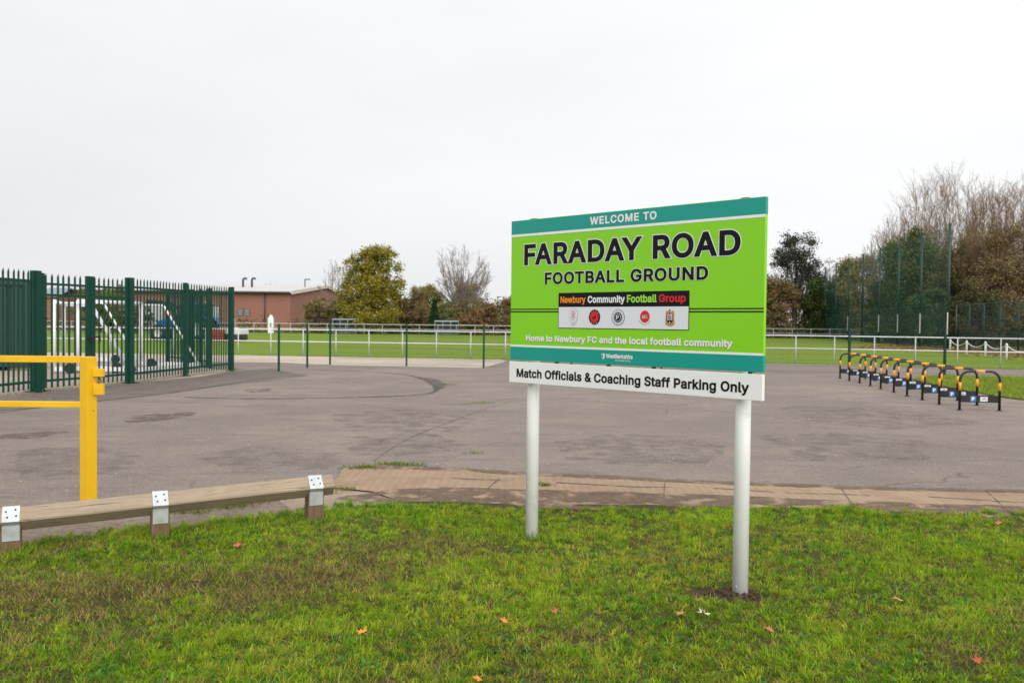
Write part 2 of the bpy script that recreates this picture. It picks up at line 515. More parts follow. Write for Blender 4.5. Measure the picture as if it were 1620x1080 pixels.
# older, darker tarmac along the palisade and its seams
old = px_poly([(-60, 640), (57, 622), (205, 607), (318, 596.5), (372, 587), (430, 583), (486, 594), (440, 600), (347, 610.5), (240, 625), (150, 634), (60, 645), (-60, 662)])
sheet("tarmac_strip", rough_poly(old, 0.3, 0.05, 9), 0.0045, M_ASPH_OLD)
def seam(pts, w0, w1=None, seed=0, z=0.0085, mat=None, name="tar_seam"):
    P = [Vector(G(*p)[:2]) for p in pts]
    # smooth the surveyed points
    Q = []
    for i in range(len(P) - 1):
        a = P[max(i - 1, 0)]; b = P[i]; c = P[i + 1]; d = P[min(i + 2, len(P) - 1)]
        for k in range(10):
            t = k / 10.0
            Q.append(0.5 * ((2 * b) + (c - a) * t + (2 * a - 5 * b + 4 * c - d) * t * t + (3 * b - a - 3 * c + d) * t ** 3))
    Q.append(P[-1])
    L, Rr = [], []
    for i, q in enumerate(Q):
        d = Q[min(i + 1, len(Q) - 1)] - Q[max(i - 1, 0)]
        if d.length < 1e-6: d = Vector((1, 0))
        d.normalize(); n = Vector((-d.y, d.x))
        t = i / (len(Q) - 1)
        w = (w0 if w1 is None else w0 + (w1 - w0) * t) * (0.6 + 0.9 * abs(mnoise.noise(Vector((q.x * 2.1, q.y * 2.1, seed)))) + 0.3 * mnoise.noise(Vector((q.x * 9, q.y * 9, seed))))
        w = max(w, 0.012)
        L.append(q + n * w / 2); Rr.append(q - n * w / 2)
    me = bpy.data.meshes.new(name)
    n = len(L)
    me.from_pydata([(p.x, p.y, z) for p in L + Rr], [], [(i, i + 1, n + i + 1, n + i) for i in range(n - 1)])
    me.update()
    if me.polygons[0].normal.z < 0: me.flip_normals()
    me.materials.append(mat or M_TAR)
    o = bpy.data.objects.new(name, me); COL.objects.link(o); register(o, Matrix.Identity(4)); o["kind"] = "structure"
    return o
seam([(150, 635), (260, 623), (347, 610), (433, 596.5), (486, 593)], 0.12, 0.07, 1)
seam([(-20, 628 + 22), (60, 645), (150, 635)], 0.14, 0.1, 2)
seam([(294, 628.5), (383, 630.5), (490, 630), (598, 627.5), (660, 625), (688, 619), (686, 609), (664, 598), (634, 592), (562, 587), (487, 584.5)], 0.16, 0.13, 3, 0.0095)
sheet("tarmac_patch", rough_poly(px_poly([(660, 596), (690, 600), (706, 607), (700, 615), (688, 618), (686, 609), (676, 602)]), 0.1, 0.05, 4), 0.011, M_TAR)
for pl, sd in ((px_poly([(196, 660), (240, 655), (300, 651), (311, 653), (285, 661), (240, 666.5), (200, 668)]), 21), (px_poly([(388, 617), (420, 614), (431, 615.5), (425, 619), (398, 621)]), 22), (px_poly([(-30, 690), (70, 682), (112, 683), (60, 692), (-30, 700)]), 26)):
    sheet("tarmac_patch", rough_poly(pl, 0.12, 0.06, sd), 0.006, M_PATCH)
seam([(812, 634), (770, 646), (700, 672), (640, 697), (590, 730)], 0.02, 0.02, 812, 0.004)
seam([(1040, 640), (1180, 655), (1330, 668), (1620, 672)], 0.02, 0.02, 1040, 0.004)
for pl, sd in ((px_poly([(870, 700), (960, 686), (1080, 690), (1150, 706), (1120, 735), (1010, 738), (900, 728)]), 31), (px_poly([(1190, 690), (1320, 684), (1480, 700), (1460, 730), (1280, 728)]), 32), (px_poly([(300, 720), (420, 706), (540, 716), (520, 742), (380, 752)]), 33),
               (px_poly([(20, 712), (140, 704), (230, 722), (160, 752), (30, 756)]), 34), (px_poly([(520, 655), (640, 645), (760, 662), (700, 690), (560, 684)]), 35), (px_poly([(1230, 640), (1420, 646), (1560, 668), (1400, 680), (1260, 664)]), 36), (px_poly([(560, 690), (680, 684), (740, 706), (640, 726), (560, 720)]), 37)):
    sheet("damp_patch", rough_poly(pl, 0.15, 0.12, sd), 0.0035, M_DAMP)
# concrete crossover between tarmac and verge
ap_out = [(470, 742), (545, 739), (600, 737), (700, 741), (800, 748), (1000, 757.5), (1160, 766), (1380, 774), (1620, 779), (2300, 793)]
ap_in = [(2300, 850), (1620, 818), (1160, 800), (840, 795), (700, 800), (560, 792), (500, 782)]
ap_poly = px_poly([(545, 741), (600, 737), (700, 741), (800, 748), (1000, 757.5), (1160, 766), (1380, 774), (1620, 779), (2300, 793), (2300, 860), (1620, 826), (1160, 812), (840, 806), (650, 800), (590, 779), (520, 771)])
sheet("concrete_crossover", rough_poly(ap_poly, 0.15, 0.018, 12), 0.012, M_APRON)
sheet("concrete_slab", rough_poly(px_poly([(440, 790), (520, 773), (590, 782), (655, 800), (600, 812), (470, 815)]), 0.12, 0.015, 13), 0.008, M_SLAB)
sheet("dirt_strip", rough_poly(px_poly([(-160, 880), (-160, 846), (-20, 822), (60, 812), (130, 806), (220, 800), (380, 793), (450, 783), (540, 770), (556, 790), (520, 825), (380, 850), (200, 866), (40, 890)]), 0.12, 0.05, 14), 0.006, M_DIRT)
for pts, w in (([(716, 757.5), (745, 760), (792, 761)], 0.04), ([(880, 765), (950, 769), (1010, 772), (1060, 772.5)], 0.05), ([(1130, 774), (1190, 778), (1260, 782), (1330, 783.5), (1375, 786)], 0.035), ([(1470, 788), (1540, 792), (1620, 797), (1800, 804)], 0.035)):
    seam(pts, w, w * 0.8, int(pts[0][0]) + 3, 0.016)
# expansion joints across the crossover
for x0, y0, x1, y1 in ((790, 758, 772, 775), (1052, 763, 1050, 792), (1330, 773, 1352, 806), (1560, 778, 1600, 815)):
    seam([(x0, y0), ((x0 + x1) / 2, (y0 + y1) / 2), (x1, y1)], 0.012, 0.012, x0, 0.0165)

M_GRIME = broken(earth_mat("edge_grime", (0.17, 0.12, 0.085), (0.22, 0.165, 0.12), (0.10, 0.072, 0.05), 1.5), 0.40, 0.58, 3.5, 0.9)
sheet("edge_dirt", rough_poly(px_poly([(530, 790), (620, 776), (700, 772), (840, 776), (1000, 780), (1160, 786), (1380, 795), (1620, 803), (2300, 822), (2300, 862), (1620, 830), (1160, 815), (840, 808), (640, 806)]), 0.15, 0.04, 18), 0.0145, M_GRIME)
sheet("edge_dirt", rough_poly(px_poly([(560, 743), (700, 745), (800, 752), (1000, 761), (1160, 769), (1380, 777), (1620, 782), (2300, 797), (2300, 791), (1620, 776), (1380, 771), (1160, 763), (1000, 755), (800, 746), (700, 739), (560, 739)]), 0.15, 0.02, 19), 0.0142, M_GRIME)
# verge: humped soil sheet
EDGE = np.array([tuple(G(*p)[:2]) for p in EDGE_PX])
def edge_y(x): return np.interp(x, EDGE[:, 0], EDGE[:, 1])
gx = np.arange(-9, 9.01, 0.06); gy = np.arange(-2, 7.4, 0.06)
XX, YY = np.meshgrid(gx, gy)
keep_lim = edge_y(XX)
ZZ = terrain(XX, YY)
ey = edge_y(XX) + 0.03 * np.sin(5 * XX) + 0.03 * np.sin(11.3 * XX + 1)
ZZ = np.where(YY > ey - 0.25, ZZ * np.clip((ey + 0.02 - YY) / 0.27, -0.6, 1) , ZZ)
nx, ny = len(gx), len(gy)
vid = np.arange(nx * ny).reshape(ny, nx)
q = np.stack([vid[:-1, :-1], vid[:-1, 1:], vid[1:, 1:], vid[1:, :-1]], -1).reshape(-1, 4)
cy = YY.ravel()[q].mean(1); ce = ey.ravel()[q].mean(1)
q = q[cy < ce + 0.1]
vg = np_mesh("verge_soil", np.stack([XX.ravel(), YY.ravel(), ZZ.ravel()], -1), q, M_SOIL)
vg["kind"] = "structure"
for p in vg.data.polygons: pass
# patch of grass behind the cycle hoops
HOOP_GRASS = px_poly([(1442, 600), (1462, 596.5), (1500, 594.5), (1560, 596), (1640, 598), (1900, 604), (1900, 650), (1700, 642), (1620, 633), (1580, 628), (1520, 617), (1470, 607)])
sheet("grass_island_soil", rough_poly(HOOP_GRASS, 0.2, 0.06, 15), 0.013, M_SOIL)
sheet("leafy_ground", rough_poly(px_poly([(1330, 549), (1420, 553), (1500, 557), (1560, 561), (1640, 567), (1900, 580), (1900, 560), (1620, 550), (1500, 547), (1400, 545)]), 0.8, 0.3, 16), 0.0, M_LITTER)
# dug earth round the near sign post
def disc(name, c, r, z, mat, seed, sq=1.0, n=40):
    pts = []
    for k in range(n):
        a = 2 * math.pi * k / n
        rr = r * (1 + 0.35 * mnoise.noise(Vector((math.cos(a) * 1.5, math.sin(a) * 1.5, seed))))
        pts.append((c[0] + rr * math.cos(a) * sq, c[1] + rr * math.sin(a)))
    return pts

# ------------------------------------------------------------------ grass blades
M_BLADE = leafmat("grass_blades", 0.6, 0.25)
def nz(x, y, s, seed):
    """cheap smooth value noise on arrays"""
    x = x * s + seed * 17.3; y = y * s - seed * 9.1
    xi = np.floor(x).astype(np.int64); yi = np.floor(y).astype(np.int64); xf = x - xi; yf = y - yi
    def h(a, b):
        n = (a * 374761393 + b * 668265263 + int(seed * 1013)) & 0xffffffff
        n = ((n ^ (n >> 13)) * 1274126177) & 0xffffffff
        return ((n ^ (n >> 16)) & 0xffff) / 65535.0
    u = xf * xf * (3 - 2 * xf); v = yf * yf * (3 - 2 * yf)
    return (h(xi, yi) * (1 - u) + h(xi + 1, yi) * u) * (1 - v) + (h(xi, yi + 1) * (1 - u) + h(xi + 1, yi + 1) * u) * v
def fbm(x, y, s, seed): return (nz(x, y, s, seed) + 0.5 * nz(x, y, s * 2.1, seed + 1) + 0.25 * nz(x, y, s * 4.3, seed + 2)) / 1.75
def blades(x, y, z, hgt, wid, lean, cols, az=None):
    n = len(x)
    az = rng.uniform(0, 2 * math.pi, n) if az is None else az
    face = rng.uniform(0, 2 * math.pi, n)
    dx, dy = np.cos(az), np.sin(az); fx, fy = np.cos(face), np.sin(face)
    base = np.stack([x, y, z - 0.004], -1)
    w = np.stack([fx, fy, np.zeros(n)], -1) * (wid / 2)[:, None]
    d = np.stack([dx, dy, np.zeros(n)], -1)
    up = np.array([0, 0, 1.0])
    mid = base + d * (hgt * np.sin(lean) * 0.4)[:, None] + up * (hgt * np.cos(lean * 0.5) * 0.6)[:, None]
    l2 = np.minimum(lean * 1.6, 1.9)
    tip = mid + d * (hgt * 0.55 * np.sin(l2))[:, None] + up * (hgt * 0.5 * np.cos(l2))[:, None]
    tip[:, 2] = np.maximum(tip[:, 2], z + 0.004)
    v = np.stack([base - w, base + w, mid + w * 0.75, mid - w * 0.75, tip], 1).reshape(-1, 3)
    i = np.arange(n) * 5
    quads = np.stack([i, i + 1, i + 2, i + 3], -1); tris = np.stack([i + 3, i + 2, i + 4], -1)
    c = np.repeat(cols[:, None, :], 5, 1).copy()
    return v, quads, tris, c.reshape(-1, 3)
POST_R = Vector((1.285, 5.03)); POST_L = Vector((0.15, 6.14))
def dryness(x, y):
    f = fbm(x, y, 1.3, 3) * 0.55 + fbm(x, y, 5.0, 9) * 0.45
    d = smooth(0.58, 0.70, f) * 0.42
    band = np.exp(-((y - (4.95 + 0.28 * (x + 1.6))) / 0.42) ** 2) * smooth(-0.35, -1.0, x) * smooth(-5.5, -3.6, x)
    d = d + 0.95 * band * smooth(0.30, 0.60, fbm(x, y, 3.2, 5) + 0.12)
    d = d + 0.6 * np.exp(-(((x + 0.75) / 0.8) ** 2 + ((y - 5.8) / 0.45) ** 2)) * smooth(0.4, 0.6, fbm(x, y, 4.0, 6))
    return np.clip(d, 0, 1)
def bare(x, y):
    return np.clip(1.5 * np.exp(-(((x - POST_R.x + 0.07) / 0.22) ** 2 + ((y - POST_R.y + 0.07) / 0.15) ** 2)) * (0.55 + 0.8 * fbm(x, y, 9.0, 77)), 0, 1)
def verge_grass():
    parts = []
    def in_verge(x, y, m=0.0):
        e = edge_y(x) + 0.03 * np.sin(5 * x) + 0.03 * np.sin(11.3 * x + 1) - 0.02
        return y < e + 0.09 * (fbm(x, y, 4.0, 21) - 0.35) - m
    g1 = np.array([0.18, 0.325, 0.013]); g2 = np.array([0.33, 0.455, 0.019]); g3 = np.array([0.055, 0.165, 0.014]); y1 = np.array([0.45, 0.42, 0.05]); st = np.array([0.40, 0.29, 0.105]); br = np.array([0.125, 0.08, 0.036])
    # tufts: blades springing from one crown, leaning out, one tint to a tuft
    xs, ys = [], []
    for (y0, y1_, dens) in ((2.5, 3.6, 560), (3.6, 4.6, 760), (4.6, 5.6, 720), (5.6, 7.2, 620)):
        hw = 0.62 * y1_ + 1.3; n = int(2 * hw * (y1_ - y0) * dens)
        xs.append(rng.uniform(-hw, hw, n)); ys.append(rng.uniform(y0, y1_, n))
    xs.append(rng.uniform(-8, 8, 16000)); ys.append(rng.uniform(-1.5, 7, 16000))
    tx_, ty_ = np.concatenate(xs), np.concatenate(ys)
    dr = dryness(tx_, ty_); ba = bare(tx_, ty_); thick = fbm(tx_, ty_, 2.6, 2)
    ok = in_verge(tx_, ty_) & (rng.random(len(tx_)) > 0.72 * dr) & (rng.random(len(tx_)) > ba * 1.25) & (rng.random(len(tx_)) < 0.25 + 1.3 * thick)
    tx_, ty_, dr, thick = tx_[ok], ty_[ok], dr[ok], thick[ok]; K = len(tx_)
    th = (0.024 + 0.030 * rng.random(K) ** 1.5 + 0.030 * smooth(0.5, 0.75, thick) * rng.random(K)) * (1 - 0.4 * dr)
    eg = np.clip(1 - (edge_y(tx_) - ty_) / 0.22, 0, 1); th *= 1 + 0.55 * eg * rng.random(K)
    trd = rng.uniform(0.010, 0.034, K)
    lush = smooth(0.42, 0.66, fbm(tx_, ty_, 0.9, 14)); yel = smooth(0.40, 0.62, fbm(tx_, ty_, 1.3, 31))
    tc_ = g1 + (g2 - g1) * rng.random(K)[:, None]
    r = rng.random(K)
    tc_ = np.where((r < 0.16 + 0.45 * lush)[:, None], g3 + (g1 - g3) * rng.random(K)[:, None], tc_)
    tc_ = np.where((rng.random(K) < 0.10 + 0.32 * yel)[:, None], tc_ * 0.4 + y1 * 0.6, tc_)
    broad = rng.random(K) < 0.035
    nb = rng.integers(16, 34, K); nb[broad] = rng.integers(7, 14, broad.sum())
    ti = np.repeat(np.arange(K), nb); n = len(ti)
    a = rng.uniform(0, 2 * math.pi, n); rr = np.sqrt(rng.random(n)) * trd[ti]
    x = tx_[ti] + np.cos(a) * rr; y = ty_[ti] + np.sin(a) * rr
    wind = fbm(tx_, ty_, 0.7, 40) * 12.0
    az = np.where(rng.random(n) < 0.55, a, wind[ti] + rng.normal(0, 0.7, n))
    h = th[ti] * rng.uniform(0.55, 1.25, n)
    lean = np.clip(rng.normal(0.55, 0.35, n) + 0.5 * rr / 0.03, 0.05, 1.45)
    wid = rng.uniform(0.0026, 0.0048, n)
    bb = broad[ti]; wid = np.where(bb, rng.uniform(0.009, 0.016, n), wid); h = np.where(bb, rng.uniform(0.03, 0.06, n), h); lean = np.where(bb, rng.uniform(0.8, 1.35, n), lean)
    c = tc_[ti] * (rng.uniform(0.75, 1.28, K)[ti] * rng.uniform(0.75, 1.25, n))[:, None]
    c = np.where(bb[:, None], np.array([0.075, 0.21, 0.03]) * rng.uniform(0.7, 1.5, n)[:, None], c)
    c = np.where((rng.random(n) < 0.04 + 0.22 * dr[ti])[:, None], st + (br - st) * rng.random(n)[:, None], c)
    parts.append(blades(x, y, terrain(x, y) - 0.003, h, wid, lean, c, az))
    # longer blades left uncut against the posts
    px_ = [(k_.x, k_.y) for k_ in (G(18, 877), G(253, 855), G(497, 831))] + [(POST_L.x, POST_L.y)]
    n = 900; w_ = rng.integers(0, 4, n); a = rng.uniform(0, 6.283, n); r_ = np.where(w_ == 3, 0.05, 0.085) + rng.random(n) ** 2 * 0.10
    x = np.array([p[0] for p in px_])[w_] + np.cos(a) * r_; y = np.array([p[1] for p in px_])[w_] + np.sin(a) * r_
    parts.append(blades(x, y, terrain(x, y) - 0.003, rng.uniform(0.03, 0.095, n), rng.uniform(0.003, 0.005, n), rng.uniform(0.1, 0.9, n), (g3 + (g2 - g3) * rng.random(n)[:, None]) * rng.uniform(0.7, 1.2, n)[:, None]))
    # short background sward
    n = 230000; x = rng.uniform(-4.9, 4.9, n); y = rng.uniform(2.6, 7.0, n); d = dryness(x, y)
    ok = in_verge(x, y) & (np.abs(x) < 0.62 * y + 1.2) & (rng.random(n) > 0.8 * d) & (rng.random(n) > bare(x, y) * 1.2) & (rng.random(n) < 0.25 + 1.2 * fbm(x, y, 2.6, 2)); x, y, d = x[ok], y[ok], d[ok]; n = len(x)
    c = (g1 + (g2 - g1) * rng.random(n)[:, None]) * rng.uniform(0.6, 1.1, n)[:, None]
    c = np.where((rng.random(n) < 0.12 + 0.3 * d)[:, None], st + (br - st) * rng.random(n)[:, None], c)
    parts.append(blades(x, y, terrain(x, y) - 0.002, rng.uniform(0.012, 0.032, n), rng.uniform(0.0025, 0.004, n), rng.uniform(0.2, 1.3, n), c))
    # mown clippings and dead straw lying matted on the surface
    m = 240000
    x2 = rng.uniform(-5.5, 5, m); y2 = rng.uniform(2.7, 6.6, m); d2 = dryness(x2, y2)
    ok = (rng.random(m) < 0.07 + 0.93 * d2) & in_verge(x2, y2, 0.02) & (rng.random(m) > bare(x2, y2) * 0.75); x2, y2 = x2[ok], y2[ok]; m = len(x2)
    clump = fbm(x2, y2, 9.0, 55)
    k = np.clip(0.66 + 2.4 * (clump - 0.5) + rng.normal(0, 0.25, m), 0, 1)[:, None]
    c2 = st * (1 - k) + np.array([0.115, 0.072, 0.038]) * k
    gg = rng.random(m) < 0.26
    c2 = np.where(gg[:, None], np.array([0.30, 0.36, 0.05]) * rng.uniform(0.6, 1.3, m)[:, None], c2)
    z2 = terrain(x2, y2) + rng.uniform(0.003, 0.018, m) + 0.022 * (1 - k[:, 0]) * rng.random(m)
    parts.append(blades(x2, y2, z2, rng.uniform(0.025, 0.075, m), rng.uniform(0.0018, 0.0036, m), rng.uniform(1.05, 1.5, m), c2))
    V, Q, T, C = [], [], [], []; o0 = 0
    for v, q, t, c in parts:
        V.append(v); Q.append(q + o0); T.append(t + o0); C.append(c); o0 += len(v)
    o = np_mesh("verge_grass", np.concatenate(V), np.concatenate(Q), M_BLADE, np.concatenate(C), tris=np.concatenate(T))
    tag(o, "mown green verge grass with brown dead clippings in the foreground", "grass", kind="stuff")
    return o
verge_grass()
def in_poly(x, y, poly):
    c = np.zeros(len(x), bool); n = len(poly)
    for i in range(n):
        x0, y0 = poly[i]; x1, y1 = poly[(i + 1) % n]
        k = ((y0 > y) != (y1 > y)) & (x < (x1 - x0) * (y - y0) / ((y1 - y0) or 1e-9) + x0)
        c ^= k
    return c
def patch_grass(name, poly, n, h0, h1, label, w=(0.006, 0.012), cols=((0.19, 0.33, 0.025), (0.34, 0.44, 0.045)), z=0.012, brown=0.12):
    xs = [p[0] for p in poly]; ys = [p[1] for p in poly]
    x = rng.uniform(min(xs), max(xs), n); y = rng.uniform(min(ys), max(ys), n)
    k = in_poly(x, y, poly) & (rng.random(n) < 0.35 + 1.1 * fbm(x, y, 1.6, 8)); x, y = x[k], y[k]; n = len(x)
    t = fbm(x, y, 1.2, 4)
    h = (h0 + (h1 - h0) * rng.random(n)) * (0.5 + t)
    c = np.array(cols[0]) + (np.array(cols[1]) - np.array(cols[0])) * rng.random(n)[:, None]
    c = np.where(rng.random(n)[:, None] < brown, np.array([0.26, 0.19, 0.08]), c) * rng.uniform(0.75, 1.2, n)[:, None]
    v, q, tr, cc = blades(x, y, np.full(n, z), h, rng.uniform(w[0], w[1], n), np.clip(rng.normal(0.5, 0.3, n), 0.05, 1.2), c)
    o = np_mesh(name, v, q, M_BLADE, cc, tris=tr)
    return tag(o, label, "grass", kind="stuff")
patch_grass("island_grass", HOOP_GRASS, 90000, 0.03, 0.09, "rough green grass island behind the cycle hoops")
# fringe of longer grass along the near edge of the pitch
fr = [(p[0], p[1] + 0.0) for p in NEAR[0:1]] + [(p[0], p[1] + 0.02) for p in NEAR[1:]] + [(p[0], p[1] + 0.9) for p in reversed(NEAR)]
patch_grass("pitch_edge_grass", fr, 110000, 0.03, 0.07, "longer grass along the near edge of the football pitch", (0.012, 0.022), ((0.15, 0.27, 0.026), (0.26, 0.37, 0.04)), -0.005, 0.1)

# ------------------------------------------------------------------ materials of things
M_WHITE = simple("white_powder_coat", (0.88, 0.89, 0.885), 0.4, 0, 0.03, 3.0, (0.55, 0.56, 0.50))
M_SIGNGREEN = simple("lime_sign_film", (0.235, 0.63, 0.007), 0.32, 0, 0.02, 1.2)
M_TEAL = simple("teal_sign_film", (0.0, 0.31, 0.255), 0.32, 0, 0.02, 1.2)
M_PANEL = simple("white_sign_film", (0.82, 0.84, 0.83), 0.32, 0, 0.02, 1.2)
M_PALEGREY = simple("pale_logo_panel", (0.72, 0.74, 0.80), 0.32, 0, 0.02, 2.0)
M_INK = simple("black_sign_film", (0.006, 0.006, 0.010), 0.45, 0, 0.1, 3.0, None, 0.0, 0.2)
M_INKORANGE = simple("orange_sign_film", (0.85, 0.25, 0.01), 0.35, 0, 0.02)
M_INKRED = simple("red_sign_film", (0.62, 0.012, 0.018), 0.35, 0, 0.03)
M_INKGOLD = simple("gold_sign_film", (0.46, 0.28, 0.05), 0.35, 0, 0.15, 40)
M_INKLIME = simple("pale_lime_film", (0.30, 0.70, 0.05), 0.35, 0, 0.02)
M_INKWHITE = simple("white_letter_film", (0.80, 0.80, 0.82), 0.35, 0, 0.02)
M_INKGREY = simple("grey_line_film", (0.24, 0.24, 0.27), 0.35, 0, 0.05)
M_INKPINK = simple("pale_red_film", (0.60, 0.30, 0.30), 0.35, 0, 0.05)
M_LILAC = simple("lilac_shadow_film", (0.32, 0.42, 0.20), 0.35, 0, 0.05)
M_ALU = simple("galvanised_steel", (0.55, 0.57, 0.58), 0.42, 0.55, 0.12, 18.0)
M_BLACKP = simple("black_plastic", (0.012, 0.012, 0.013), 0.5, 0, 0.2, 10)
M_PALI = simple("dark_green_coating", (0.002, 0.046, 0.029), 0.5, 0, 0.15, 5.0, None, 0.0, 0.25)
M_PALI2 = simple("back_run_green_coating", (0.003, 0.040, 0.026), 0.55, 0, 0.15, 5.0, None, 0.0, 0.25)
M_YEL = simple("yellow_gloss_paint", (0.76, 0.445, 0.005), 0.38, 0, 0.07, 4.0, (0.52, 0.30, 0.02))
def chipped(m, scale, lo, hi, col):
    """rust showing where the paint has chipped"""
    nt = m.node_tree; p = nt.nodes["Principled BSDF"]; src = p.inputs["Base Color"].links[0].from_socket
    nt.links.new(mixc(nt, rampn(nt, noise_of(nt, scale, 6.0, 0.72), lo, hi), src, col), p.inputs["Base Color"])
chipped(M_YEL, 11.0, 0.665, 0.69, (0.16, 0.07, 0.025))
M_BARR = simple("white_rail_paint", (0.66, 0.67, 0.66), 0.45, 0, 0.05, 3.0, (0.5, 0.5, 0.46))
M_BARRPOST = simple("galvanised_post", (0.52, 0.54, 0.54), 0.5, 0.25, 0.1, 6.0)
M_GOAL = simple("white_goal_paint", (0.78, 0.78, 0.80), 0.4, 0, 0.04, 3.0, (0.5, 0.48, 0.44))
M_RUBBER = simple("black_rubber", (0.018, 0.018, 0.018), 0.8, 0, 0.3, 12)
M_HOOP = simple("black_hoop_paint", (0.012, 0.012, 0.014), 0.35, 0, 0.2, 8)
M_HOOPY = simple("orange_yellow_tape", (0.84, 0.35, 0.01), 0.45, 0, 0.12, 14, (0.45, 0.2, 0.03))
M_BLUE = simple("blue_parking_plate", (0.025, 0.17, 0.42), 0.4, 0, 0.05)
M_CONT = simple("container_green_paint", (0.008, 0.036, 0.027), 0.6, 0, 0.12, 2.0, (0.02, 0.05, 0.035))
M_CHAIN = simple("white_chain_plastic", (0.78, 0.78, 0.78), 0.5, 0, 0.04)

def wood_mat():
    m, nt, p = mat_new("weathered_softwood")
    t = N(nt, "ShaderNodeTexCoord")
    mp_ = N(nt, "ShaderNodeMapping"); mp_.inputs["Scale"].default_value = (2.0, 40.0, 40.0)
    nt.links.new(t.outputs["Object"], mp_.inputs["Vector"])
    g = noise_of(nt, 1.0, 6.0, 0.65, mp_.outputs[0], 0.6)
    b = noise_of(nt, 3.0, 5.0, 0.6, t.outputs["Object"])
    c = mixc(nt, rampn(nt, g, 0.3, 0.7), (0.26, 0.195, 0.135), (0.44, 0.35, 0.255))
    c = mixc(nt, rampn(nt, b, 0.4, 0.75, 0, 0.6), c, (0.24, 0.20, 0.155))
    c = mixc(nt, rampn(nt, g, 0.57, 0.67, 0, 0.8), c, (0.09, 0.06, 0.04))
    nt.links.new(c, p.inputs["Base Color"]); p.inputs["Roughness"].default_value = 0.85
    p.inputs["Specular IOR Level"].default_value = 0.2
    bump(nt, p, g, 0.5, 0.004)
    return m
def post_wood_mat():
    m, nt, p = mat_new("stained_post_wood")
    t = N(nt, "ShaderNodeTexCoord")
    mp_ = N(nt, "ShaderNodeMapping"); mp_.inputs["Scale"].default_value = (40.0, 40.0, 2.5)
    nt.links.new(t.outputs["Object"], mp_.inputs["Vector"])
    g = noise_of(nt, 1.0, 6.0, 0.65, mp_.outputs[0], 0.6)
    c = mixc(nt, rampn(nt, g, 0.3, 0.7), (0.105, 0.062, 0.036), (0.20, 0.125, 0.072))
    nt.links.new(c, p.inputs["Base Color"]); p.inputs["Roughness"].default_value = 0.85
    bump(nt, p, g, 0.5, 0.004)
    return m
M_WOOD, M_WOODP = wood_mat(), post_wood_mat()

